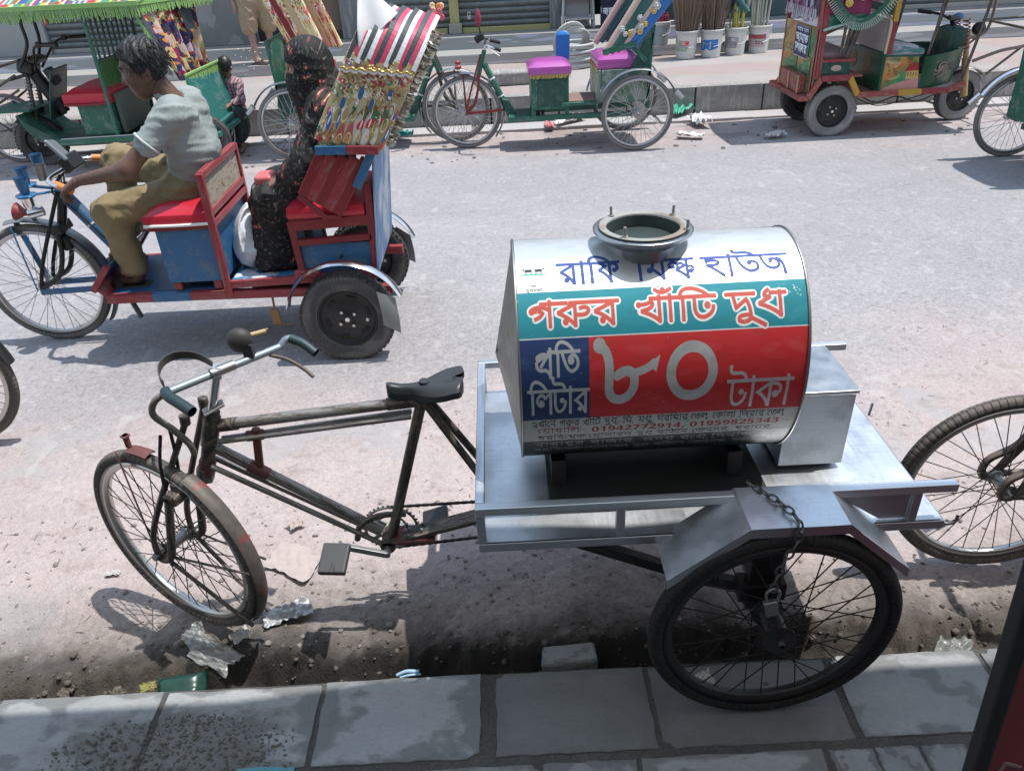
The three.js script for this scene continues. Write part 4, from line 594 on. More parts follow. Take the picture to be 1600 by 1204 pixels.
  M('seat_cluster', [rod([-0.262, 0.79, zc], [-0.248, 0.845, zc], 0.021), rod([-0.25, 0.815, zc - 0.03], [-0.25, 0.815, zc + 0.03], 0.008)], F, fr);
  for (const dz of [-0.045, 0.045]) M('seat_stay', rod([-0.252, 0.812, zc + dz * 0.4], [-0.08, 0.5, zc + dz], 0.0115), F, fr);
  M('crank_shell', [rod([-0.42, 0.285, zc - 0.04], [-0.42, 0.285, zc + 0.04], 0.024, 0.024, 18)], F, fr);
  M('head_tube', rod([-0.861, 0.806, zc], [-0.932, 0.593, zc], 0.021, 0.021, 16), F, fr);
  M('head_lug', rod([-0.866, 0.79, zc], [-0.9, 0.69, zc], 0.0245), F, fr); M('head_lug', rod([-0.918, 0.635, zc], [-0.934, 0.586, zc], 0.025), MS.frameRed, fr);
  M('lamp_bracket', bx(0.062, 0.008, 0.052, -0.856, 0.818, zc, [0, 0.5, 0.3], 0.003), MS.greyTube, fr);
  // cranks and chain
  const cr = part('crank_set', ct), zr = zc - 0.055;
  M('chainring', [tor(0.085, 0.005, 44, 6), tor(0.05, 0.004, 32, 6), ...[0, 1, 2, 3, 4].map((i) => bar([0.02 * Math.cos(i * 1.257), 0.02 * Math.sin(i * 1.257), 0], [0.084 * Math.cos(i * 1.257), 0.084 * Math.sin(i * 1.257), 0], 0.004, 0.014, 0)), ...[...Array(36)].map((_, i) => bx(0.008, 0.006, 0.003, 0.091 * Math.cos(i * 0.1745), 0.091 * Math.sin(i * 0.1745), 0, [0, 0, i * 0.1745]))].map((g) => g.translate(-0.42, 0.285, zr)), MS.dullMetal, cr);
  M('crank_arm', [rod([-0.42, 0.285, zc + 0.04], [-0.42, 0.285, zc + 0.075], 0.011), bar([-0.42, 0.285, zc + 0.07], [-0.565, 0.335, zc + 0.072], 0.014, 0.02)], MS.dullMetal, cr);
  M('crank_arm', [rod([-0.42, 0.285, zc - 0.04], [-0.42, 0.285, zc - 0.075], 0.011), bar([-0.42, 0.285, zc - 0.072], [-0.285, 0.238, zc - 0.074], 0.014, 0.02)], MS.dullMetal, cr);
  M('pedal', [bx(0.085, 0.024, 0.1, -0.567, 0.335, zc + 0.13, [0.35, -0.1, 0], 0.006), rod([-0.565, 0.335, zc + 0.07], [-0.567, 0.335, zc + 0.19], 0.006)], mat([0.055, 0.058, 0.06], 0.55), cr);
  M('pedal', [bx(0.09, 0.024, 0.1, -0.283, 0.237, zc - 0.13, [0.2, 0, 0.3], 0.006), rod([-0.285, 0.238, zc - 0.07], [-0.283, 0.237, zc - 0.19], 0.006)], MS.black, cr);
  const link = (a, b) => { const n = Math.round(v3(a).distanceTo(v3(b)) / 0.0127), G = []; for (let i = 0; i < n; i++) { const p = v3(a).lerp(v3(b), (i + 0.5) / n), d = v3(b).sub(v3(a)).normalize().multiplyScalar(0.0075); G.push(bar(p.clone().sub(d), p.clone().add(d), i % 2 ? 0.008 : 0.005, 0.0075, 0)); } return G; };
  M('chain', [link([-0.42, 0.372, zr], [0.65, 0.384, zr]), link([-0.42, 0.198, zr], [0.65, 0.293, zr])], mat([0.035, 0.032, 0.03], 0.5, 0.5), cr);
  M('toe_guard', [pipe([[-0.52, 0.3, zc + 0.01], [-0.5, 0.36, zc + 0.01], [-0.44, 0.385, zc], [-0.36, 0.37, zc - 0.02]], 0.01, 20, 8)], F, cr);
  // saddle
  const sd = (u, v) => { const L = mix(-0.355, -0.135, u), w = mix(0.018, 0.072, sst(0.25, 0.8, u)) * (u > 0.93 ? Math.sqrt(Math.max(0, 1 - ((u - 0.93) / 0.07) ** 2)) * 0.5 + 0.5 : 1) * (u < 0.05 ? Math.sqrt(u / 0.05) * 0.6 + 0.4 : 1), k = v * 2 - 1, top = 0.862 + 0.03 * sst(0.35, 1, u) + 0.008 * (1 - sst(0, 0.2, u)); const dip = 0.012 * Math.exp(-((k * 1.9) ** 2)) * sst(0.5, 0.9, u); return [L - (Math.abs(k) < 0.35 && u > 0.9 ? (1 - Math.abs(k) / 0.35) * 0.035 * ((u - 0.9) / 0.1) : 0), top - 0.022 * k ** 4 - dip, zc + k * w]; };
  M('saddle', [grid(40, 20, sd), grid(40, 20, (u, v) => { const p = sd(u, v); return [p[0], p[1] - 0.016 - (Math.abs(v * 2 - 1) > 0.92 ? -0.012 : 0.004), p[2]]; }), grid(40, 4, (u, v) => { const p = sd(u, 0); return [p[0], p[1] - v * 0.018, p[2] - 0.001]; }), grid(40, 4, (u, v) => { const p = sd(u, 1); return [p[0], p[1] - v * 0.018, p[2] + 0.001]; }), rod([-0.25, 0.84, zc], [-0.247, 0.872, zc], 0.015), pipe([[-0.33, 0.855, zc], [-0.25, 0.848, zc + 0.02], [-0.17, 0.87, zc + 0.03]], 0.004, 14, 6), pipe([[-0.33, 0.855, zc], [-0.25, 0.848, zc - 0.02], [-0.17, 0.87, zc - 0.03]], 0.004, 14, 6)], MS.saddle, fr);
  // steering: fork, wheel, mudguard
  const th = 29 * rad, W = [-1.088, 0.338, -1.842], fd = [-Math.cos(th), -Math.sin(th)], sdv = [-Math.sin(th), Math.cos(th)];
  const L2 = (a, y, s) => [W[0] + fd[0] * a + sdv[0] * s, y, W[2] + fd[1] * a + sdv[1] * s]; // a forward along the wheel, s to the near side
  const fk = part('fork', ct);
  M('crown', bar(L2(-0.125, 0.585, -0.055), L2(-0.125, 0.585, 0.055), 0.045, 0.034, 0.008), F, fk); M('crown_nut', rod([-0.93, 0.612, zc], [-0.942, 0.565, zc], 0.027, 0.027, 6), MS.greyTube, fk);
  for (const s of [-1, 1]) {
    M('fork_blade', pipe([L2(-0.125, 0.59, s * 0.052), L2(-0.1, 0.5, s * 0.056), L2(-0.075, 0.41, s * 0.06), L2(-0.05, 0.345, s * 0.062), L2(-0.012, 0.322, s * 0.062), L2(0.02, 0.335, s * 0.062)], 0.0125, 30, 10), F, fk);
    M('stay_rod', pipe([L2(0.0, 0.338, s * 0.066), L2(0.002, 0.37, s * 0.067), L2(-0.02, 0.45, s * 0.064), [-0.915 + s * -0.012, 0.8, -1.862 + s * 0.045]], 0.0095, 22, 8), F, fk);
    M('axle_nut', rod(L2(0, 0.338, s * 0.06), L2(0, 0.338, s * 0.085), 0.011, 0.011, 6), MS.dullMetal, fk);
  }
  M('brake_rod', pipe([L2(-0.14, 0.8, 0.02), L2(-0.11, 0.7, 0.03), L2(-0.09, 0.6, 0.03)], 0.005, 12, 6), MS.black, fk); M('brake_rod', pipe([L2(-0.13, 0.8, -0.02), L2(-0.11, 0.66, -0.02), L2(-0.1, 0.55, 0.0)], 0.005, 12, 6), MS.black, fk); M('brake_block', bx(0.05, 0.03, 0.07, -1.0, 0.565, -1.84, [0, -0.5, 0], 0.006), MS.black, fk); for (const s of [1, -1]) M('stay_cap', rod([-0.915 - s * 0.012, 0.795, -1.862 + s * 0.045], [-0.912 - s * 0.012, 0.825, -1.862 + s * 0.045], 0.0145), MS.frame, fk);
  spokedWheel('front_wheel', ct, W, { r: 0.343, tr: 0.02, ry: -th, tyre: MS.tyreDusty, spoke: mat([0.06, 0.055, 0.05], 0.5, 0.6), sr: 0.0017 });
  const mgM = mat([1, 1, 1], 0.55, 0.1, { map: dtex(256, 64, (u, v) => { const n = fbm(u * 14, v * 4, 5), p = sst(0.56, 0.62, fbm(u * 9 + 4, v * 3, 4, 6)) * sst(0.12, 0.2, u) * sst(0.42, 0.26, u); return mix3(mix3([0.06, 0.052, 0.047], [0.125, 0.107, 0.096], n), [0.2, 0.055, 0.052], p * 0.8); }) });
  const place = (gs) => gs.map((g) => g.rotateY(-th).translate(...W));
  const mgd = part('mudguard', ct);
  M('guard_blade', place(mudguard(0, 0, 0.355, 62, -35, 0, 0.047)), mgM, mgd);
  M('front_bracket', place([...mudguard(0, 0, 0.355, 100, 85, 0, 0.04, 0.3, 10, 4), bar([-0.085, 0.345, 0.03], [-0.015, 0.0, 0.062], 0.004, 0.024), rod([-0.06, 0.355, 0], [-0.06, 0.395, 0], 0.009), bx(0.022, 0.006, 0.022, -0.06, 0.392, 0, null, 0.002)]), MS.frameRed, mgd);
  for (const s of [-1, 1]) M('guard_stay', place([rod([0.0, 0.0, s * 0.06], [0.3, -0.205, s * 0.034], 0.007, 0.007, 6), rod([0.0, 0.0, s * 0.06], [0.355, 0.04, s * 0.034], 0.004, 0.004, 6)]), F, mgd);
  // handlebar in the place it has after the turn
  const hc = [-0.805, 0.935, -1.872], d = V(0.25, 0, -0.226).normalize(), nE = [-0.925, 0.93, -1.77], fE = [-0.672, 0.93, -2.0];
  const hb = part('handlebar', ct);
  M('stem', [rod([-0.86, 0.81, zc], [-0.82, 0.93, -1.868], 0.0135, 0.0135, 14), rod([-0.825, 0.915, -1.867], [-0.817, 0.948, -1.87], 0.0185, 0.0185, 14)], MS.chrome, hb);
  M('bar', [rod(nE, fE, 0.0112, 0.0112, 14), pipe([fE, [-0.655, 0.945, -2.012], [-0.63, 0.945, -2.015]], 0.0125, 10, 10)], mat([0.24, 0.3, 0.34], 0.45, 0.5), hb);
  M('clamp', [rod(v3(hc).addScaledVector(d, -0.035), v3(hc).addScaledVector(d, 0.035), 0.015)], MS.dullMetal, hb);
  M('grip', pipe([[-0.93, 0.932, -1.775], [-0.918, 0.93, -1.755], [-0.87, 0.918, -1.72], [-0.84, 0.908, -1.7]], 0.0152, 16, 12), MS.grip, hb);
  M('grip', pipe([[-0.645, 0.947, -2.015], [-0.61, 0.935, -2.005], [-0.57, 0.91, -1.985]], 0.0148, 16, 12), MS.grip, hb);
  M('brake_lever', pipe([[-0.93, 0.926, -1.775], [-0.965, 0.905, -1.77], [-0.985, 0.86, -1.775], [-0.955, 0.8, -1.79], [-0.93, 0.73, -1.81], [-0.93, 0.69, -1.82]], 0.0095, 30, 8), mat([0.2, 0.185, 0.16], 0.55, 0.3), hb);
  M('brake_lever', pipe([[-0.7, 0.92, -1.97], [-0.65, 0.905, -1.965], [-0.6, 0.88, -1.945], [-0.575, 0.862, -1.93]], 0.0058, 20, 7), mat([0.11, 0.085, 0.07], 0.55, 0.3), hb);
  const bl = M('bell', [(() => { const g = new THREE.SphereGeometry(0.038, 24, 16); g.scale(1, 1, 0.75); return g.translate(-0.765, 0.985, -1.945); })(), bx(0.03, 0.045, 0.03, -0.745, 0.957, -1.94, null, 0.004)], mat([0.045, 0.042, 0.042], 0.6, 0.2), hb);
  M('switch', [rod([-0.735, 0.995, -1.955], [-0.695, 0.998, -1.97], 0.0075), rod([-0.695, 0.998, -1.97], [-0.69, 1.005, -1.972], 0.003)], mat([0.45, 0.32, 0.16], 0.5), hb);
  M('holder_band', sweepRect([...Array(30)].map((_, i) => { const a = (i / 29) * Math.PI; return [-0.883 - 0.052 * Math.cos(a) - 0.067 * Math.sin(a), 0.947 + 0.018 * Math.sin(a), -1.832 + 0.046 * Math.cos(a) - 0.074 * Math.sin(a)]; }), 0.024, 0.003, [0.1, 1, 0.1]), mat([0.06, 0.055, 0.052], 0.6, 0.3), hb);
}
{ // padlocked chain over the rail
  const t = worldThing('lock_chain', 'steel chain with padlock hanging over the near fender to the wheel', 'chain', [0.7, 0.69, -1.45]), m = mat([0.12, 0.125, 0.12], 0.4, 0.85);
  const C = new THREE.CatmullRomCurve3([[0.6, 0.69, -1.56], [0.615, 0.702, -1.515], [0.645, 0.708, -1.46], [0.665, 0.71, -1.41], [0.672, 0.705, -1.372], [0.667, 0.66, -1.362], [0.645, 0.6, -1.36], [0.632, 0.54, -1.358], [0.628, 0.5, -1.356]].map(v3)), n = 15;
  for (let i = 0; i < n; i++) { const p = C.getPointAt((i + 0.5) / n), d = C.getTangentAt((i + 0.5) / n), g = tor(0.0085, 0.0028, 18, 7).scale(1.65, 1, 1); if (i % 2) g.rotateX(Math.PI / 2); g.rotateX(0.35); g.applyQuaternion(new THREE.Quaternion().setFromUnitVectors(V(1, 0, 0), d)); M('chain_link', g.translate(p.x, p.y, p.z), m, t); }
  const lk = M('padlock', [bx(0.034, 0.05, 0.016, 0.63, 0.445, -1.355, [0, 0, 0.25], 0.004), pipe([[0.617, 0.465, -1.355], [0.613, 0.5, -1.355], [0.63, 0.513, -1.355], [0.645, 0.5, -1.355], [0.643, 0.47, -1.355]], 0.004, 20, 7)], MS.dullMetal, t);
}
// ---------------------------------------------------------------- patterned cloth and hoods
const hoodTex = (seed, pal) => ctex(256, 512, (g, w, h) => { // appliqué: gold, red, blue and green motifs, striped tip (top of the canvas)
  const r = rng(seed); g.fillStyle = pal[0]; g.fillRect(0, 0, w, h);
  for (let i = 0; i < 240; i++) { g.fillStyle = pal[Math.floor(r() * pal.length)]; g.globalAlpha = 0.75; const x = r() * w, y = r() * h, s = 4 + r() * 16; g.beginPath(); g.ellipse(x, y, s, s * (0.4 + r()), r() * 3, 0, 7); g.fill(); }
  g.globalAlpha = 1; g.lineWidth = 3; for (let i = 0; i < 130; i++) { g.strokeStyle = ['#e7d9a0', '#c9a85a', '#f1ead2', '#7a4b1e'][i % 4]; const x = r() * w, y = r() * h, s = 5 + r() * 16; g.beginPath(); g.arc(x, y, s, r() * 6, r() * 6 + 2.5); g.stroke(); }
  for (let i = 0; i < 16; i++) { const x = r() * w, y = r() * h; g.fillStyle = ['#2a5fb0', '#c5283d', '#2c8a57'][i % 3]; g.beginPath(); g.ellipse(x, y, 9, 20, r() * 3, 0, 7); g.fill(); g.fillStyle = '#f2ecd6'; g.beginPath(); g.ellipse(x, y, 4, 9, 0, 0, 7); g.fill(); }
});
const golds = ['#a3946a', '#d8d2bc', '#a8322f', '#bdb190', '#5d5030', '#ecebe4', '#8a7848', '#2f6a48', '#b8464a', '#7d2f2c', '#c9ccc8', '#a83038'];
MS.hood = mat([1, 1, 1], 0.45, 0, { map: hoodTex(1, golds) });
MS.hood2 = mat([1, 1, 1], 0.5, 0, { map: hoodTex(2, ['#d9c79a', '#c0392f', '#efe6d0', '#b7a05b', '#d97b8a', '#e9e3e9', '#8b2a30']) });
function bow(base, dir, H, half, rr, bulge = 0.0, n = 34) { // U-shaped hood bow from the near foot, over the top, to the far foot; dir = lean in xy
  const P = []; const c = 0.13; for (let i = 0; i <= n; i++) { const t = i / n, k = t * 2 - 1; // superellipse arch
    const e = Math.sign(k) * Math.min(1, Math.pow(Math.abs(k), 0.62)), a = t * Math.PI, q = Math.pow(Math.sin(a), 0.42), zz = -Math.sign(Math.cos(a)) * Math.pow(Math.abs(Math.cos(a)), 0.42);
    P.push([base[0] + dir[0] * H * q, base[1] + dir[1] * H * q, base[2] - half * zz * -1]); } return P;
}
function pleat(base, dir, H, half, w, t, seed) { // stuffed pleat: a flattened tube along the bow
  const C = new THREE.CatmullRomCurve3(bow(base, dir, H, half).map(v3)), n = 60, S = 10, d = V(dir[0], dir[1], 0).normalize(), side = V(d.y, -d.x, 0); // side: along the vehicle, across the pleat
  return grid(S, n, (u, v) => { const p = C.getPoint(v), tg = C.getTangent(v), nr = side.clone().cross(tg).normalize(), a = u * 2 * Math.PI, k = 1 + 0.12 * (fbm(v * 18, u * 3 + seed, 2) - 0.5); return [p.x + (side.x * Math.cos(a) * w + nr.x * Math.sin(a) * t) * k, p.y + (side.y * Math.cos(a) * w + nr.y * Math.sin(a) * t) * k, p.z + nr.z * Math.sin(a) * t * k]; }, (u, v) => [u + seed * 0.37, v * 5.2]);
}
function fringe(a, b, drop, n, seed, jit = 0.25) { // strip of hanging threads from a to b
  const r = rng(seed), G = []; for (let i = 0; i < n; i++) { const p = v3(a).lerp(v3(b), (i + 0.5) / n), L = drop * (1 - jit + jit * 2 * r()), w = (v3(a).distanceTo(v3(b)) / n) * 0.55; G.push(rod(p, [p.x + (r() - 0.5) * 0.012, p.y - L, p.z + (r() - 0.5) * 0.012], w * 0.6, w, 4)); } return G;
}
function rosette(x, y, z, r, n = 7) { const G = []; for (let i = 0; i < n; i++) { const a = (i / n) * 6.283; G.push(new THREE.SphereGeometry(r * 0.42, 7, 5).scale(1, 1, 0.5).translate(x + r * 0.55 * Math.cos(a), y + r * 0.55 * Math.sin(a), z)); } G.push(new THREE.SphereGeometry(r * 0.34, 7, 5).translate(x, y, z + r * 0.15)); return mg(G); }

// ---------------------------------------------------------------- pedal rickshaw with spoked wheels, facing -x, front wheel at x = 0
function pedalRickshaw(label, pos, ry, o, group) {
  const t = thing('pedal_rickshaw', label, 'rickshaw', pos, group, ry), B = o.body, B2 = o.body2 || o.body, L = o.base, zs = 0.41;
  const ws = { r: 0.342, tr: 0.019, tyre: MS.tyreGrey, spoke: MS.spokeBright, sr: 0.0022, n: 36 };
  spokedWheel('front_wheel', t, [0, 0.342, 0], { ...ws, ry: o.steer || 0 });
  spokedWheel('rear_wheel', t, [L, 0.342, zs], { ...ws, hr: 0.028 }); spokedWheel('rear_wheel', t, [L, 0.342, -zs], { ...ws, hr: 0.028 });
  M('axle', rod([L, 0.342, zs], [L, 0.342, -zs], 0.014), MS.dullMetal, t);
  for (const s of [1, -1]) { M('fender', [...mudguard(L, 0.342, 0.395, 170, 28, s * zs, 0.075), rod([L + 0.35, 0.527, s * zs], [L + 0.42, 0.46, s * zs], 0.028, 0.02, 8)], o.fender || MS.steelPlain, t); }
  // steering
  const st = part('fork', t), fo = o.fork || MS.frame;
  for (const s of [1, -1]) { M('fork_blade', pipe([[0.145, 0.7, s * 0.05], [0.125, 0.55, s * 0.055], [0.08, 0.42, s * 0.058], [0, 0.342, s * 0.06]], 0.0115, 20, 8), fo, st); M('stay_rod', pipe([[0, 0.342, s * 0.065], [0.03, 0.46, s * 0.062], [0.17, 0.86, s * 0.045]], 0.009, 14, 6), fo, st); }
  M('head_tube', rod([0.135, 0.66, 0], [0.21, 0.9, 0], 0.022), B, st); M('stem', rod([0.21, 0.9, 0], [0.23, 0.97, 0], 0.014), MS.chrome, st);
  M('handlebar', pipe([[0.34, 0.93, 0.25], [0.24, 0.965, 0.2], [0.225, 0.97, 0], [0.24, 0.965, -0.2], [0.34, 0.93, -0.25]], 0.012, 30, 8), MS.chrome, st);
  for (const s of [1, -1]) { M('grip', rod([0.27, 0.955, s * 0.215], [0.36, 0.925, s * 0.255], 0.017), MS.black, st); M('brake_lever', pipe([[0.24, 0.945, s * 0.17], [0.3, 0.9, s * 0.19], [0.35, 0.87, s * 0.21]], 0.005, 12, 6), MS.dullMetal, st); }
  M('lamp_box', bx(0.09, 0.06, 0.1, 0.17, 1.01, 0.02, [0, 0, 0.5], 0.012), MS.black, st);
  if (o.bulbHorn) { const q = part('flower_bulb', st); M('stalk', rod([0.19, 1.0, 0.02], [0.17, 1.12, 0.02], 0.007), MS.black, q); M('bulb', lathe([[0.004, 0], [0.024, 0.03], [0.03, 0.075], [0.022, 0.125], [0.005, 0.16]], 14).translate(0.168, 1.1, 0.02), mat([0.28, 0.03, 0.06], 0.4), q); if (o.flowers) { const r = rng(6); for (let i = 0; i < 9; i++) M('flower', rosette(0.12 - 0.05 + 0.1 * r(), 1.16 + 0.11 * r(), 0.03 + 0.06 * r(), 0.032), mat([[0.75, 0.3, 0.12], [0.7, 0.12, 0.16], [0.85, 0.62, 0.35]][i % 3], 0.6), q); } }
  M('mudguard', mudguard(0, 0.342, 0.372, 118, -42, 0, 0.07), o.fender || MS.steelPlain, t);
  M('guard_bracket', [bar([0.0, 0.342, 0.05], [-0.01, 0.7, 0.035], 0.004, 0.022), bar([0.0, 0.342, -0.05], [-0.01, 0.7, -0.035], 0.004, 0.022), bar([0, 0.342, 0.055], [0.36, 0.36, 0.05], 0.004, 0.025)], fo, t);
  M('reflector', [new THREE.SphereGeometry(0.032, 12, 8).scale(1, 0.7, 1).translate(-0.05, 0.76, 0)], MS.red, t);
  // frame
  const fr = part('chassis', t);
  M('down_tube', rod([0.2, 0.78, 0], [0.43, 0.3, 0], 0.03, 0.03, 14), B, fr); M('tube_band', [rod([0.262, 0.652, 0], [0.268, 0.638, 0], 0.0325), rod([0.34, 0.488, 0], [0.345, 0.476, 0], 0.0325)], MS.white, fr);
  for (const s of [1, -1]) M('side_rail', [bar([0.42, 0.29, s * 0.17], [L + 0.05, 0.3, s * 0.2], 0.04, 0.045)], B, fr);
  M('cross_bar', [bar([0.43, 0.29, -0.19], [0.43, 0.29, 0.19], 0.04, 0.05), bar([0.75, 0.285, -0.17], [0.75, 0.285, 0.17], 0.03, 0.03)], B, fr);
  M('footplate', box2(0.45, 0.72, 0.305, 0.316, -0.17, 0.17, 0.002), B2, fr);
  M('splash_plate', prism([[0.36, 0.46], [0.41, 0.45], [0.5, 0.3], [0.45, 0.26]], -0.07, 0.07, 0.004), B2, fr);
  // driver's seat box with its pad
  const sb = part('driver_seat', t), sx = o.seatX ?? 0.64;
  M('box', box2(sx, sx + 0.36, 0.37, 0.68, -0.2, 0.2, 0.006), B, sb); M('door', box2(sx + 0.06, sx + 0.34, 0.4, 0.64, 0.201, 0.207, 0.003), B2, sb);
  for (let i = 0; i < 4; i++) M('leg', box2(sx + (i % 2) * 0.32, sx + (i % 2) * 0.32 + 0.04, 0.31, 0.37, i < 2 ? -0.19 : 0.15, i < 2 ? -0.15 : 0.19, 0.002), B, sb);
  M('cushion', cushion(0.4, 0.07, 0.44, sx + 0.18, 0.685, 0, 0.045), o.seat, sb); M('lace', fringe([sx - 0.02, 0.69, 0.225], [sx + 0.38, 0.69, 0.225], 0.03, 40, 3), o.lace || MS.gold, sb, { kind: 'stuff' });
  // passenger bench
  const pb = part('passenger_bench', t), px = L - 0.36;
  M('floor', box2(px - 0.34, px + 0.04, 0.4, 0.43, -0.24, 0.24, 0.004), B, pb); M('floor_mat', box2(px - 0.31, px, 0.431, 0.438, -0.2, 0.2, 0.002), mat([0.22, 0.15, 0.13], 0.8), pb);
  M('front_board', box2(px, px + 0.025, 0.43, 0.72, -0.33, 0.33, 0.004), o.panel || B2, pb); M('side_board', [box2(px + 0.03, px + 0.48, 0.43, 0.72, 0.315, 0.33, 0.003)], o.panel || B2, pb); M('side_board', [box2(px + 0.03, px + 0.48, 0.43, 0.72, -0.33, -0.315, 0.003)], B2, pb);
  M('cushion', cushion(0.38, 0.08, 0.6, px + 0.19, 0.725, 0, 0.04), o.seat, pb); M('lace', fringe([px - 0.005, 0.73, -0.3], [px - 0.005, 0.73, 0.3], 0.03, 40, 4), o.lace || MS.gold, pb, { kind: 'stuff' });
  M('back_board', [bar([px + 0.46, 0.45, 0], [px + 0.5, 1.08, 0], 0.66, 0.025)], B, pb); M('arm_board', prism([[px + 0.3, 0.72], [px + 0.46, 0.72], [px + 0.5, 1.02], [px + 0.42, 0.98]], 0.315, 0.33), B2, pb);
  M('rear_panel', box2(px + 0.465, px + 0.49, 0.36, 0.72, -0.33, 0.33, 0.003), B, pb);
  // folded hood
  const hd = part('hood', t), H = o.hood;
  for (let i = 0; i < H.n; i++) { const q = H.n > 1 ? i / (H.n - 1) : 0, base = [px + H.x0 + q * H.w, H.y0 + q * (H.dy || 0), 0], a = (H.lean + q * (H.fan || 0)) * rad; M('hood_bow', pleat(base, [Math.sin(a), Math.cos(a)], H.len - q * (H.short || 0), H.half || 0.36, (H.w / Math.max(1, H.n - 1)) * 0.55 + 0.004, 0.022, i * 3 + 1), H.mats[i % H.mats.length], hd); }
  const rr = rng(o.seed || 1), a0 = H.lean * rad, ex = H.x0 + px;
  if (H.trim) { for (let i = 0; i < 16; i++) { const q = rr(), w = rr() * H.w, k = H.len * (0.1 + 0.8 * q); M('trim_flower', rosette(ex + w + Math.sin(a0) * k, H.y0 + Math.cos(a0) * k, (H.half || 0.36) + 0.03, 0.025 + 0.012 * rr(), 6), H.trim[i % H.trim.length], hd); } }
  const b0 = [ex - 0.02, H.y0 + 0.02], e0 = [ex + H.w + 0.02, H.y0 + (H.dy || 0) + 0.02];
  M('hood_pivot', [bar([b0[0], b0[1], (H.half || 0.36) + 0.025], [e0[0], e0[1], (H.half || 0.36) + 0.025], 0.012, 0.05), bar([e0[0] - 0.05, e0[1], 0.34], [px + 0.44, 0.78, 0.335], 0.012, 0.045)], B, hd);
  return t;
}
const cream = mat([0.55, 0.4, 0.33], 0.6), hoodBlue = mat([1, 1, 1], 0.4, 0, { map: dtex(64, 256, (u, v) => mix3([0.012, 0.11, 0.36], [0.05, 0.2, 0.5], fbm(u * 14, v * 6, 3))) }), hoodGreen = mat([1, 1, 1], 0.45, 0, { map: dtex(64, 256, (u, v) => mix3([0.01, 0.06, 0.06], [0.05, 0.16, 0.14], fbm(u * 18, v * 8, 4))) });
pedalRickshaw('green pedal rickshaw with shiny purple seats and blue folded hood across the road', [-0.305, 0, -7.84], 0, { base: 1.61, body: MS.green, body2: MS.greenDeep, fork: MS.redDeep, seat: MS.vinylPurple, bulbHorn: true, panel: scuff([0.1, 0.2, 0.14], [0.3, 0.33, 0.3], 0.45), seatX: 0.63, steer: -0.05,
  hood: { n: 6, x0: 0.05, y0: 0.86, w: 0.26, lean: 34, fan: 6, len: 0.98, dy: 0.06, mats: [cream, hoodGreen, hoodGreen, cream, hoodBlue, hoodBlue], trim: [MS.gold, mat([0.5, 0.5, 0.48], 0.5)] } }, 'pedal rickshaws parked along the far kerb');
{ const t = worldThing('water_can', 'bright blue plastic bag stuffed upright behind the purple driver seat', 'bag', [0.66, 0.75, -8.05]); M('bag_body', (() => { const g = cushion(0.12, 0.22, 0.09, 0.66, 0.76, -8.02, 0.03, 8); const p = g.attributes.position; for (let i = 0; i < p.count; i++) p.setX(i, p.getX(i) + 0.02 * (fbm(p.getX(i) * 40, p.getY(i) * 30, 3) - 0.5)); g.computeVertexNormals(); return g; })(), mat([0.02, 0.17, 0.48], 0.35), t); }
pedalRickshaw('green pedal rickshaw facing right with flower topped handlebar behind the woman', [-0.42, 0, -8.12], Math.PI, { base: 1.56, body: MS.green, body2: MS.greenDeep, seat: MS.vinylRed, bulbHorn: true, flowers: true, seed: 4, steer: 0.03,
  hood: { n: 6, x0: -0.06, y0: 0.92, w: 0.26, lean: 20, fan: 3, len: 0.95, mats: [MS.hood2, MS.hood2, mat([0.5, 0.36, 0.2], 0.5), MS.hood2, MS.redDeep, MS.hood2], trim: [MS.gold, MS.red, MS.white] } }, 'pedal rickshaws parked along the far kerb');
pedalRickshaw('pedal rickshaw with green painted body at the right edge of the road', [5.97, 0, -6.2], Math.PI, { base: 1.6, body: MS.green, body2: scuff([0.4, 0.25, 0.14], [0.15, 0.2, 0.12], 0.5), seat: MS.vinylRed, fender: MS.chrome, seed: 9, panel: MS.green,
  hood: { n: 6, x0: -0.06, y0: 0.95, w: 0.26, lean: 4, fan: 2, len: 0.9, mats: [MS.hood2, MS.redDeep, mat([0.2, 0.3, 0.14], 0.6), MS.hood2, MS.redDeep, MS.hood2], trim: [MS.gold, MS.lime] } });

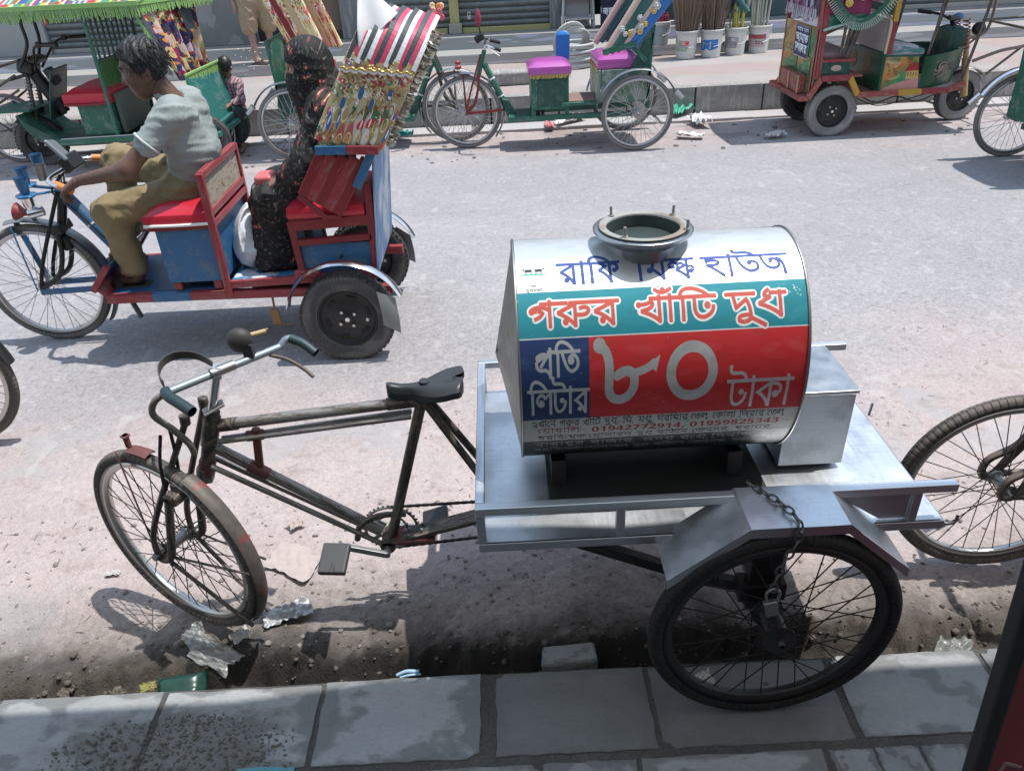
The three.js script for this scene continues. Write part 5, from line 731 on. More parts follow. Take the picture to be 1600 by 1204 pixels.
// ---------------------------------------------------------------- plain old bicycles at the edges
function bicycle(label, pos, ry, o = {}) { // front wheel hub at x = 0, facing -x
  const t = thing('bicycle', label, 'bicycle', pos, null, ry), F = o.frame || MS.frame, L = 1.12;
  const ws = { r: 0.342, tr: 0.0205, tyre: o.tyre || MS.tyreDusty, n: 36, sr: 0.0017, spoke: mat([0.1, 0.09, 0.08], 0.5, 0.6) };
  spokedWheel('front_wheel', t, [0, 0.342, 0], { ...ws, ry: o.steer || 0 }); spokedWheel('rear_wheel', t, [L, 0.342, 0], ws);
  const fr = part('frame', t), fk = part('fork', t);
  for (const s of [1, -1]) { M('fork_blade', pipe([[0.0, 0.335, s * 0.055], [-0.035, 0.34, s * 0.056], [-0.03, 0.4, s * 0.056], [0.05, 0.46, s * 0.054], [0.1, 0.62, s * 0.05], [0.125, 0.74, s * 0.045]], 0.012, 30, 8), F, fk); M('stay_rod', rod([0.01, 0.345, s * 0.06], [0.16, 0.62, s * 0.05], 0.012), F, fk); M('chain_stay', rod([0.62, 0.28, s * 0.03], [L, 0.342, s * 0.06], 0.01), F, fr); M('seat_stay', rod([0.55, 0.78, s * 0.02], [L, 0.342, s * 0.06], 0.009), F, fr); M('axle_tube', rod([0.0, 0.342, s * 0.06], [0.35, 0.335, s * 0.06], 0.0115), F, fk); }
  M('head_tube', rod([0.12, 0.68, 0], [0.19, 0.9, 0], 0.02), F, fr); M('top_tube', rod([0.18, 0.86, 0], [0.55, 0.8, 0], 0.015), F, fr); M('down_tube', rod([0.14, 0.72, 0], [0.62, 0.28, 0], 0.016), F, fr); M('seat_tube', rod([0.62, 0.28, 0], [0.54, 0.86, 0], 0.015), F, fr);
  M('saddle', cushion(0.24, 0.03, 0.14, 0.54, 0.88, 0, 0.02), MS.saddle, fr); M('handlebar', pipe([[0.36, 0.95, 0.26], [0.22, 0.98, 0.2], [0.2, 0.99, 0], [0.22, 0.98, -0.2], [0.36, 0.95, -0.26]], 0.012, 24, 8), MS.chrome, fk);
  M('chainring', [tor(0.085, 0.005, 36, 6).translate(0.62, 0.28, 0.05), bar([0.62, 0.28, 0.07], [0.7, 0.13, 0.07], 0.014, 0.02), bx(0.09, 0.024, 0.09, 0.7, 0.13, 0.12, null, 0.005)], MS.dullMetal, fr);
  M('mudguard', mudguard(L, 0.342, 0.365, 150, 10, 0, 0.06), MS.black, fr);
  if (o.pedalPin) M('lamp_pin', rod([0.14, 0.72, 0.05], [0.14, 0.76, 0.06], 0.008), MS.black, fk);
  return t;
}
bicycle('dusty old bicycle at the right edge behind the milk cart bed', [1.56, 0.002, -1.9], 0.0, { steer: -0.08 });
bicycle('bicycle with knobbly tyre cut off by the left edge', [-3.66, 0, -2.98], 0, {});
// ---------------------------------------------------------------- blue and red battery rickshaw passing in the road
function carWheel(name, parent, p, R, m, o = {}) {
  const w = new THREE.Group(); w.name = numbered(name); w.position.set(...p); const q = org.get(parent); if (q) w.position.sub(q); w.rotation.y = o.ry || 0; parent.add(w);
  const W = o.w || 0.045, ri = R * 0.64;
  M('tyre', lathe([[ri, -W * 0.8], [ri + 0.012, -W], [R * 0.86, -W * 1.08], [R * 0.95, -W], [R * 0.985, -W * 0.82], [R, -W * 0.5], [R, W * 0.5], [R * 0.985, W * 0.82], [R * 0.95, W], [R * 0.86, W * 1.08], [ri + 0.012, W], [ri, W * 0.8]], 72).rotateX(Math.PI / 2), m, w);
  const G = []; for (let i = 0; i < 44; i++) for (const s of [-1, 1]) { const a = ((i + (s > 0 ? 0.5 : 0)) / 44) * 6.2832; G.push(bx(0.011, 0.02, W * 0.62, R * 0.985 * Math.cos(a), R * 0.985 * Math.sin(a), s * W * 0.66, [0, 0, a], 0)); }
  M('tread', G, m, w, { kind: 'stuff' });
  for (const s of o.both ? [1, -1] : [1]) {
    M('rim', lathe([[ri, 0.75 * W], [ri * 0.97, 0.9 * W], [ri * 0.93, 0.8 * W], [ri * 0.9, 0.35 * W], [ri * 0.82, 0.3 * W], [ri * 0.5, 0.45 * W], [ri * 0.42, 0.6 * W], [ri * 0.2, 0.6 * W], [ri * 0.15, 0.8 * W], [0, 0.8 * W]], 56).rotateX(Math.PI / 2 * (s > 0 ? 1 : -1)).translate(0, 0, 0), o.rim || MS.black, w);
    for (let i = 0; i < 4; i++) { const a = i * 1.5708 + 0.6; M('wheel_nut', rod([ri * 0.3 * Math.cos(a), ri * 0.3 * Math.sin(a), s * W * 0.5], [ri * 0.3 * Math.cos(a), ri * 0.3 * Math.sin(a), s * W * 0.92], 0.0105, 0.009, 6), MS.rim, w); }
    for (let i = 0; i < 6; i++) { const a = i * 1.047 + 0.25; M('vent', bx(0.05, 0.022, 0.004, ri * 0.7 * Math.cos(a), ri * 0.7 * Math.sin(a), s * W * 0.4, [0, 0, a + 1.57], 0.004), MS.blackMatte, w); }
  }
  M('hub_cap', rod([0, 0, 0], [0, 0, W * 1.05], 0.016, 0.012, 14), MS.chrome, w);
  if (o.star) { const P = []; for (let i = 0; i < 10; i++) { const a = i * 0.6283 + 0.3, k = i % 2 ? 0.006 : 0.014; P.push([k * Math.cos(a), k * Math.sin(a)]); } M('star', prism(P, W * 0.38, W * 0.41).translate(ri * 0.62, -ri * 0.12, 0), MS.white, w); }
  return w;
}
{
  const t = worldThing('battery_rickshaw', 'blue and red battery rickshaw with chrome arched fender and folded decorated hood', 'rickshaw', [-1.5, 0, -4.02]), zc = -4.02, zn = -3.74, zf = -4.3;
  spokedWheel('front_wheel', t, [-2.56, 0.342, zc], { r: 0.345, tr: 0.02, tyre: tyreMat([0.1, 0.098, 0.095], [0.19, 0.185, 0.18], 12), spoke: mat([0.3, 0.29, 0.28], 0.4, 0.8), ry: -0.02 });
  carWheel('rear_wheel', t, [-0.83, 0.238, -3.62], 0.243, MS.carTyre, { star: true, both: true }); carWheel('rear_wheel', t, [-0.83, 0.238, -4.42], 0.243, MS.carTyre, { star: true, both: true });
  M('axle', [rod([-0.83, 0.238, -3.66], [-0.83, 0.238, -4.38], 0.02), rod([-0.83, 0.238, -4.1], [-0.83, 0.238, -3.94], 0.07)], MS.black, t);
  // fork
  const fk = part('fork', t);
  for (const s of [1, -1]) { M('fork_blade', pipe([[-2.37, 0.66, zc + s * 0.05], [-2.39, 0.52, zc + s * 0.055], [-2.45, 0.4, zc + s * 0.06], [-2.56, 0.342, zc + s * 0.062]], 0.014, 22, 8), MS.black, fk); M('stay_rod', pipe([[-2.56, 0.342, zc + s * 0.066], [-2.52, 0.45, zc + s * 0.064], [-2.3, 0.86, zc + s * 0.05]], 0.0105, 16, 7), MS.blackMatte, fk); M('blue_stay', bar([-2.585, 0.335, zc + s * 0.068], [-2.62, 0.69, zc + s * 0.03], 0.005, 0.03), MS.blue, fk); M('link_bar', bar([-2.57, 0.32, zc + s * 0.07], [-2.14, 0.33, zc + s * 0.07], 0.006, 0.034), MS.blue, fk); }
  M('crown', [bx(0.06, 0.05, 0.13, -2.37, 0.66, zc, [0, 0, 0.25], 0.008), bx(0.05, 0.08, 0.09, -2.36, 0.58, zc, [0, 0, 0.25], 0.01)], MS.black, fk);
  M('head_tube', rod([-2.36, 0.68, zc], [-2.28, 0.9, zc], 0.024), MS.black, fk); M('stem', rod([-2.28, 0.9, zc], [-2.265, 0.96, zc], 0.015), MS.chrome, fk);
  M('handlebar', pipe([[-2.14, 0.93, zc + 0.24], [-2.24, 0.955, zc + 0.19], [-2.26, 0.96, zc], [-2.24, 0.965, zc - 0.19], [-2.12, 0.95, zc - 0.25]], 0.0125, 28, 8), MS.chrome, fk);
  M('grip', rod([-2.2, 0.945, zc + 0.21], [-2.11, 0.92, zc + 0.25], 0.018), mat([0.6, 0.22, 0.05], 0.5), fk); M('grip', rod([-2.2, 0.965, zc - 0.21], [-2.09, 0.945, zc - 0.26], 0.018), mat([0.6, 0.22, 0.05], 0.5), fk);
  M('mudguard', mudguard(-2.56, 0.342, 0.376, 105, -38, zc, 0.074), MS.dullMetal, fk);
  M('display', bx(0.02, 0.13, 0.17, -2.24, 1.06, zc + 0.0, [0, 0.35, 0.65], 0.012), mat([0.22, 0.25, 0.27], 0.25, 0.3), fk); M('display_box', [bx(0.06, 0.08, 0.13, -2.2, 1.0, zc, [0, 0, 0.5], 0.01), rod([-2.25, 0.96, zc], [-2.22, 1.02, zc], 0.012)], MS.black, fk);
  const cup = (x, y, z, m, s = 1) => { const c = part('cup_ornament', fk); M('cup', lathe([[0, 0], [0.022 * s, 0], [0.03 * s, 0.075 * s], [0.033 * s, 0.078 * s], [0.031 * s, 0.08 * s], [0.026 * s, 0.02 * s]], 18).translate(x, y, z), m, c); M('cup_lining', new THREE.CircleGeometry(0.027 * s, 16).rotateX(-Math.PI / 2).translate(x, y + 0.06 * s, z), MS.red, c); };
  cup(-2.47, 0.905, zc, MS.blue); cup(-2.405, 0.955, zc - 0.06, MS.blue); cup(-2.43, 0.88, zc + 0.1, MS.blue); cup(-2.36, 0.92, zc + 0.02, MS.dullMetal); cup(-2.475, 0.77, zc + 0.03, MS.chrome, 1.1);
  M('cup_tray', [lathe([[0, 0], [0.045, 0], [0.05, 0.012], [0, 0.014]], 20).translate(-2.47, 0.885, zc), lathe([[0, 0], [0.045, 0], [0.05, 0.012], [0, 0.014]], 20).translate(-2.43, 0.86, zc + 0.1), bar([-2.47, 0.89, zc], [-2.27, 0.86, zc], 0.02, 0.012), bar([-2.43, 0.866, zc + 0.1], [-2.27, 0.86, zc], 0.02, 0.01)], mat([0.06, 0.22, 0.42], 0.3, 0.4), fk);
  M('horn', [lathe([[0.012, 0], [0.018, 0.03], [0.045, 0.07], [0.047, 0.073]], 20).rotateZ(Math.PI / 2 - 0.2).translate(-2.48, 0.755, zc + 0.04)], MS.red, fk); M('horn_body', [rod([-2.49, 0.75, zc + 0.04], [-2.42, 0.76, zc + 0.02], 0.026), rod([-2.46, 0.76, zc + 0.03], [-2.5, 0.71, zc], 0.012)], MS.chrome, fk);
  M('cable', [0, 1, 2].map((i) => pipe([[-2.25, 0.95, zc + 0.05 * (i - 1)], [-2.3, 0.88, zc + 0.09], [-2.26, 0.8, zc + 0.06], [-2.17, 0.66, zc + 0.05], [-2.08, 0.52, zc + 0.04]], 0.0045, 24, 5)), MS.black, fk);
  // chassis
  const ch = part('chassis', t);
  M('down_tube', rod([-2.3, 0.84, zc], [-2.03, 0.4, zc], 0.034, 0.034, 14), MS.blue, ch); M('tube_tie', [rod([-2.2, 0.678, zc], [-2.195, 0.67, zc], 0.037), rod([-2.1, 0.515, zc], [-2.095, 0.507, zc], 0.037)], MS.white, ch);
  for (const z of [zn, zf]) { M('side_rail', [bar([-2.1, 0.352, z], [-1.86, 0.35, z], 0.04, 0.045), bar([-1.66, 0.348, z], [-0.6, 0.33, z], 0.04, 0.045)], MS.red, ch); M('side_rail', bar([-1.86, 0.35, z + 0.001], [-1.66, 0.348, z + 0.001], 0.041, 0.046), MS.blue, ch); }
  M('front_shield', [prism([[-2.17, 0.42], [-2.145, 0.42], [-2.05, 0.33], [-2.075, 0.33]], zf, zn, 0.002)], MS.red, ch); M('front_panel', [bar([-2.16, 0.4, zc], [-2.05, 0.53, zc], 0.5, 0.008)], MS.blue, ch); M('panel_edge', [bar([-2.16, 0.4, zn], [-2.05, 0.53, zn], 0.03, 0.03), bar([-2.16, 0.4, zf], [-2.05, 0.53, zf], 0.03, 0.03)], MS.red, ch);
  M('floor', box2(-2.08, -1.42, 0.365, 0.376, zf + 0.02, zn - 0.02, 0.002), MS.blueDeep, ch);
  M('passenger_floor', box2(-1.44, -1.02, 0.4, 0.414, zf, zn, 0.003), mat([1, 1, 1], 0.6, 0, { map: dtex(128, 128, (u, v) => mix3([0.05, 0.17, 0.33], [0.5, 0.55, 0.6], sst(0.5, 0.6, fbm(u * 9, v * 9, 4)))) }), ch);
  M('floor_edge', [bar([-1.46, 0.402, zn + 0.01], [-0.66, 0.42, zn + 0.01], 0.025, 0.04), bx(0.14, 0.05, 0.05, -1.03, 0.44, zn + 0.01, null, 0.02)], MS.red, ch);
  M('battery_tray', [box2(-1.36, -0.95, 0.3, 0.385, zf + 0.06, zn - 0.06, 0.01), pipe([[-1.3, 0.39, zn - 0.03], [-1.15, 0.36, zn - 0.01], [-1.05, 0.37, zn - 0.03], [-0.95, 0.34, zn - 0.03]], 0.009, 20, 6)], MS.blackMatte, ch);
  M('brush', [rod([-1.24, 0.34, zn], [-1.245, 0.24, zn], 0.006), bx(0.045, 0.09, 0.02, -1.245, 0.2, zn, [0, 0, 0.06], 0.006), rod([-1.25, 0.15, zn], [-1.16, 0.152, zn], 0.003)], mat([0.3, 0.16, 0.08], 0.8), ch);
  M('side_stand', bar([-1.98, 0.33, zn], [-1.94, 0.25, zn + 0.03], 0.02, 0.025), MS.black, ch);
  // driver's bench
  const ds = part('driver_bench', t);
  M('box', box2(-1.755, -1.475, 0.42, 0.705, zf + 0.02, zn, 0.006), MS.blue, ds); for (const x of [-1.74, -1.53]) M('box_foot', box2(x, x + 0.04, 0.376, 0.42, zn - 0.06, zn - 0.005, 0.002), MS.red, ds);
  M('seat_board', box2(-1.78, -1.46, 0.706, 0.724, zf - 0.01, zn + 0.015, 0.003), MS.redDeep, ds); M('cushion', cushion(0.32, 0.06, 0.6, -1.625, 0.726, zc, 0.045, 20), MS.vinylRed, ds); M('piping', pipe([[-1.785, 0.74, zn + 0.03], [-1.62, 0.738, zn + 0.032], [-1.465, 0.74, zn + 0.03]], 0.008, 12, 6), MS.white, ds);
  for (const z of [zn + 0.02, zf]) M('post', bar([-1.452, 0.34, z], [-1.452, 0.985, z], 0.028, 0.036, 0.003, V(1, 0, 0)), MS.red, ds);
  M('back_rail', [box2(-1.47, -1.435, 0.955, 0.99, zf, zn + 0.01, 0.004), box2(-1.47, -1.435, 0.77, 0.805, zf, zn + 0.01, 0.004), box2(-1.47, -1.435, 0.715, 0.75, zf, zn + 0.01, 0.004)], MS.red, ds);
  M('back_panel', box2(-1.458, -1.447, 0.805, 0.955, zf + 0.014, zn - 0.008, 0.001), mat([1, 1, 1], 0.6, 0, { map: dtex(128, 128, (u, v) => mix3([0.38, 0.33, 0.27], [0.25, 0.2, 0.16], sst(0.5, 0.65, fbm(u * 20, v * 20, 4)))) }), ds);
  M('side_blue', box2(-1.474, -1.462, 0.42, 0.7, zf + 0.03, zn - 0.01, 0.001), MS.blue, ds);
  // passenger bench
  const pb = part('passenger_bench', t);
  for (const z of [zn + 0.01, zf]) { M('post', bar([-1.05, 0.42, z], [-1.065, 0.72, z], 0.03, 0.034, 0.003, V(1, 0, 0)), MS.redDeep, pb); M('post', bar([-0.672, 0.42, z], [-0.655, 0.9, z], 0.03, 0.036, 0.003, V(1, 0, 0)), MS.redDeep, pb); M('rail', [bar([-1.06, 0.7, z], [-0.67, 0.715, z], 0.034, 0.05), bar([-1.05, 0.61, z], [-0.67, 0.625, z], 0.03, 0.032)], MS.redDeep, pb); }
  M('side_panel', box2(-1.04, -0.68, 0.46, 0.595, zn - 0.01, zn + 0.004, 0.002), MS.blue, pb); M('lower_panel', box2(-1.03, -0.68, 0.33, 0.455, zn - 0.012, zn + 0.002, 0.002), MS.blueDeep, pb); M('front_panel', box2(-1.06, -1.045, 0.43, 0.7, zf + 0.03, zn - 0.02, 0.002), MS.blueDeep, pb);
  M('seat_board', box2(-1.07, -0.66, 0.72, 0.735, zf - 0.01, zn + 0.02, 0.003), MS.redDeep, pb); M('cushion', cushion(0.38, 0.055, 0.6, -0.88, 0.737, zc, 0.035, 20), MS.vinylRed, pb);
  M('back_panel', bar([-0.66, 0.44, zc], [-0.6, 1.1, zc], 0.62, 0.014), mat([1, 1, 1], 0.5, 0, { map: dtex(128, 128, (u, v) => mix3([0.1, 0.22, 0.4], [0.5, 0.55, 0.6], sst(0.4, 0.75, fbm(u * 4, v * 4, 4)))) }), pb);
  // slatted hood arm beside the seat, hinge rail and strut
  const ha = part('hood_hinge', t), zh = zn + 0.045, A = [-0.872, 1.06], Bp = [-0.61, 1.02], C = [-0.8, 0.745], D = [-0.99, 0.872];
  for (let i = 0; i < 5; i++) { const q = (i + 0.5) / 5, a = [mix(A[0], Bp[0], q), mix(A[1], Bp[1], q)], b = [mix(D[0], C[0], q), mix(D[1], C[1], q)]; const s = M('slat', bar([a[0], a[1], zh], [b[0], b[1], zh], 0.016, 0.05, 0.006), i % 2 ? MS.red : MS.redDeep, ha); for (let k = 0; k < 4; k++) { const p = [mix(a[0], b[0], 0.12 + k * 0.25), mix(a[1], b[1], 0.12 + k * 0.25)]; M('rivet', new THREE.SphereGeometry(0.006, 8, 6).translate(p[0], p[1], zh + 0.009), MS.rim, s); } }
  M('arm_foot', [rod([-0.99, 0.86, zh - 0.005], [-0.87, 0.735, zh - 0.005], 0.016), rod([-0.88, 0.74, zh - 0.01], [-0.8, 0.74, zh - 0.01], 0.014)], MS.redDeep, ha);
  M('hinge_rail', bar([-0.86, 1.083, zh + 0.045], [-0.715, 1.078, zh + 0.045], 0.02, 0.042, 0.004), MS.blue, ha); M('hinge_rail', bar([-0.715, 1.078, zh + 0.046], [-0.565, 1.07, zh + 0.046], 0.02, 0.042, 0.004), MS.red, ha); M('strut', bar([-0.6, 1.06, zh + 0.03], [-0.7, 0.89, zh + 0.02], 0.016, 0.042, 0.004), MS.blue, ha);
  // folded hood
  const hd = part('hood', t), half = 0.34, pk = mat([0.55, 0.06, 0.13], 0.5), bk = mat([0.05, 0.065, 0.07], 0.6), wt = mat([0.7, 0.69, 0.68], 0.6), goldM = MS.hood;
  const n = 5, lean = 30.5 * rad, dir = [Math.sin(lean), Math.cos(lean)], Ht = 0.56;
  for (let i = 0; i < n; i++) {
    const q = i / (n - 1), base = [mix(-0.83, -0.58, q), mix(1.12, 1.085, q), zc], b = part('hood_pleat', hd), H = Ht - 0.02 * q;
    M('decorated_panel', pleat(base, dir, H, half, 0.038, 0.028, i * 3 + 2), goldM, b);
    const C2 = bow(base, dir, H + 0.012, half + 0.012);
    for (let k = 0; k < 3; k++) { const off = (k - 1) * 0.022, sx = dir[1], sy = -dir[0]; const P = C2.filter(([x, y]) => (x - base[0]) / dir[0] > H * 0.62).map(([x, y, z]) => [x + sx * off + dir[0] * 0.02, y + sy * off + dir[1] * 0.02, z]); M('stripe', sweepRect(P, 0.0205, 0.02, [sx, sy, 0]), [bk, i % 2 ? wt : pk, i % 2 ? pk : wt][k], b); }
  }
  M('white_lining', grid(10, 10, (u, v) => { const A = [-0.6, 1.5], B = [-0.578, 1.78], C2 = [-0.42, 1.63]; const l = [mix(A[0], B[0], v), mix(A[1], B[1], v)], r = [mix(A[0], C2[0], v), mix(A[1], C2[1], v)]; return [mix(l[0], r[0], u), mix(l[1], r[1], u), zn + 0.05 - 0.1 * v * v + 0.012 * Math.sin(v * 6 + u * 3)]; }), wt, hd);
  { const r = rng(21), sx = dir[1], sy = -dir[0];
    const spot = (q, k) => [mix(-0.85, -0.56, q) + dir[0] * k, mix(1.12, 1.085, q) + dir[1] * k];
    for (let i = 0; i < 34; i++) { const [x, y] = spot(r(), 0.03 + 0.36 * r()); M('trim_flower', rosette(x, y, zn + 0.075, 0.014 + 0.014 * r(), 6), [MS.gold, MS.white, MS.red, mat([0.7, 0.6, 0.35], 0.4), MS.blue, MS.green][i % 6], hd); }
    for (let i = 0; i < 26; i++) { const [x, y] = spot(r(), 0.02 + 0.34 * r()), a = r() * 6; M('trim_loop', tor(0.016 + 0.012 * r(), 0.0035, 16, 5, 3 + r() * 3).rotateZ(a).translate(x, y, zn + 0.076), [MS.gold, mat([0.75, 0.7, 0.55], 0.4), MS.gold][i % 3], hd); }
    for (let i = 0; i < 4; i++) { const [x, y] = spot(0.16 + i * 0.22, 0.2 + 0.05 * (i % 2)); M('mirror_drop', [new THREE.SphereGeometry(0.02, 10, 8).scale(0.7, 1.5, 0.3).rotateZ(-0.4).translate(x, y, zn + 0.078)], MS.blue, hd); }
    const G = []; for (let i = 0; i < 80; i++) { const q = i / 80, [x, y] = spot(q, 0.02), L = 0.025 + 0.05 * fbm(q * 9, 3, 2); G.push(grid(1, 3, (u, v) => [x + (u - 0.5) * 0.012 + 0.006 * Math.sin(v * 7 + i), y - v * L, zn + 0.07 + 0.008 * Math.sin(v * 5 + i * 2)])); }
    M('tinsel', G, mat([0.62, 0.5, 0.28], 0.3, 0.6), hd, { kind: 'stuff' });
    const G2 = []; for (let i = 0; i < 90; i++) { const q = i / 90, k = Ht * q, x = -0.55 + dir[0] * k, y = 1.085 + dir[1] * k; G2.push(grid(1, 2, (u, v) => [x + v * (0.03 + 0.03 * r()), y + (u - 0.5) * 0.012 - v * 0.02, zn + 0.06 * (r() - 0.2)])); }
    M('edge_tinsel', G2, mat([0.6, 0.55, 0.45], 0.35, 0.5), hd, { kind: 'stuff' });
    for (let i = 0; i < 2; i++) { const k = Ht * (0.62 + 0.02 * i); const P = [...Array(24)].map((_, j) => { const q = j / 23; return [mix(-0.87, -0.55, q) + dir[0] * k, mix(1.125, 1.085, q) + dir[1] * k + 0.006 * Math.sin(j * 2.2), zn + 0.078]; }); M('scallop', pipe(P, 0.006, 60, 5), i ? MS.gold : MS.white, hd); }
  }
  // fenders and mud flap
  for (const z of [-3.6, -4.44]) { const f = part('fender', t); M('fender_arch', mudguard(-0.83, 0.238, 0.315, 168, 22, z, 0.075, 0.35), MS.chrome, f); M('mud_flap', grid(4, 8, (u, v) => [-0.655 + 0.085 * u + 0.012 * Math.sin(v * 2), 0.4 - v * 0.19 - 0.05 * u, z + (z > zc ? 1 : -1) * (0.056 + 0.004 * Math.sin(v * 4) - u * 0.03 * (1 - v))]), mat([0.2, 0.205, 0.2], 0.55), f); M('fender_stay', rod([-0.83, 0.55, z], [-0.83, 0.54, z + (z > zc ? -0.1 : 0.1)], 0.008), MS.black, f); }
}
{ // white sack on the passenger floor
  const g = nets(sdf([['e', [-1.36, 0.52, -4.03], [0.1, 0.14, 0.19]], ['e', [-1.34, 0.64, -4.06], [0.075, 0.09, 0.15]]], 0.08), [-1.55, 0.38, -4.35], [-1.15, 0.8, -3.75], 0.015), p = g.attributes.position;
  for (let i = 0; i < p.count; i++) { const k = 0.05 * (Math.abs(2 * fbm(p.getX(i) * 14 + p.getZ(i) * 6, p.getY(i) * 12 + p.getZ(i) * 13, 3) - 1) - 0.3); p.setXYZ(i, p.getX(i) + k, Math.max(0.415, p.getY(i) + k), p.getZ(i) + k); } g.computeVertexNormals();
  solo('sack', g, mat([0.62, 0.64, 0.67], 0.6), 'white plastic sack on the rickshaw floor between driver and passenger', 'sack', null, [-1.35, 0.415, -4.03]);
}
// ---------------------------------------------------------------- people
const cloth = (c, c2, s = 1) => mat([1, 1, 1], 0.85, 0, { map: dtex(256, 256, (u, v) => mix3(c, c2, fbm(u * 10 * s, v * 10 * s, 4) * 0.7 + 0.3 * hsh(Math.floor(u * 256), Math.floor(v * 256)))) });
function wrinkle(g, amp, f, dir = [1, 1, 1], seed = 0) { const p = g.attributes.position, n = g.attributes.normal; for (let i = 0; i < p.count; i++) { const x = p.getX(i), y = p.getY(i), z = p.getZ(i), k = amp * (Math.pow(Math.abs(2 * fbm(x * f * dir[0] + z * f * dir[2] * 0.7 + seed, y * f * dir[1] - z * f * 0.4, 3) - 1), 0.7) - 0.4); p.setXYZ(i, x - n.getX(i) * k, y - n.getY(i) * k, z - n.getZ(i) * k); } g.computeVertexNormals(); return g; }
function hand(w, dir, side, curl, s = 1) { // list of capsules for a hand at wrist w, pointing along dir, thumb on side, fingers curling towards down
  const D = v3(dir).normalize(), S = v3(side).normalize(), N = D.clone().cross(S).normalize().multiplyScalar(curl), W = v3(w), L = [], a = (p) => p.toArray();
  const palm = W.clone().addScaledVector(D, 0.075 * s);
  for (let i = 0; i < 4; i++) {
    const o = (1.5 - i) * 0.019 * s, k = W.clone().addScaledVector(D, 0.078 * s).addScaledVector(S, o), l = [0.068, 0.076, 0.072, 0.056][i] * s;
    L.push([a(W.clone().addScaledVector(S, o * 0.5)), a(k), 0.017 * s, 0.0125 * s, 0.02]);
    const p1 = k.clone().addScaledVector(D, l * 0.42).addScaledVector(N, l * 0.2), p2 = p1.clone().addScaledVector(D, l * 0.12).addScaledVector(N, l * 0.4), p3 = p2.clone().addScaledVector(D, -l * 0.12).addScaledVector(N, l * 0.25);
    L.push([a(k), a(p1), 0.0098 * s, 0.009 * s, 0.006], [a(p1), a(p2), 0.009 * s, 0.0082 * s, 0.004], [a(p2), a(p3), 0.0082 * s, 0.0075 * s, 0.004]);
  }
  const t0 = W.clone().addScaledVector(D, 0.025 * s).addScaledVector(S, 0.02 * s), t1 = t0.clone().addScaledVector(D, 0.035 * s).addScaledVector(S, 0.026 * s).addScaledVector(N, 0.012), t2 = t1.clone().addScaledVector(D, 0.026 * s).addScaledVector(N, 0.02 * s);
  L.push([a(t0), a(t1), 0.013 * s, 0.0105 * s, 0.012], [a(t1), a(t2), 0.0105 * s, 0.0085 * s, 0.004]);
  return L;
}
const skin = mat([1, 1, 1], 0.5, 0, { map: dtex(128, 128, (u, v) => mix3([0.1, 0.05, 0.033], [0.14, 0.075, 0.052], fbm(u * 9, v * 9, 4))) });
function head(c, yaw, pitch, s = 1) { // face looking along -x before turning; returns { skin sdf list } geometry at fine cells
  const list = [['e', [0, 0.02, 0], [0.096, 0.108, 0.076]], ['e', [-0.03, -0.055, 0], [0.064, 0.068, 0.056]], ['e', [-0.052, -0.098, 0], [0.026, 0.024, 0.03], 0.03], [[-0.086, 0.02, 0], [-0.112, -0.026, 0], 0.009, 0.0145, 0.02], [[-0.085, 0.034, 0.034], [-0.085, 0.034, -0.034], 0.013, 0.013, 0.02], [[-0.086, -0.062, 0.018], [-0.086, -0.062, -0.018], 0.009, 0.009, 0.012], [[-0.082, -0.076, 0.014], [-0.082, -0.076, -0.014], 0.009, 0.009, 0.012], ['e', [-0.062, -0.02, 0.046], [0.026, 0.022, 0.02], 0.03], ['e', [-0.062, -0.02, -0.046], [0.026, 0.022, 0.02], 0.03],
    ['e', [0.012, -0.005, 0.078], [0.02, 0.032, 0.009], 0.008], ['e', [0.012, -0.005, -0.078], [0.02, 0.032, 0.009], 0.008]];
  const f0 = sdf(list, 0.035), eye = (x, y, z) => Math.min(ell(x, y, z, [-0.096, 0.012, 0.032], [0.012, 0.01, 0.016]), ell(x, y, z, [-0.096, 0.012, -0.032], [0.012, 0.01, 0.016]));
  const f = (x, y, z) => Math.max(f0(x, y, z), -eye(x, y, z));
  const put = (g) => { g.scale(s, s, s); g.rotateZ(pitch); g.rotateY(yaw); return g.translate(...c); };
  return { geo: put(nets(f, [-0.14, -0.14, -0.1], [0.12, 0.14, 0.1], 0.0045)), put, f0 };
}
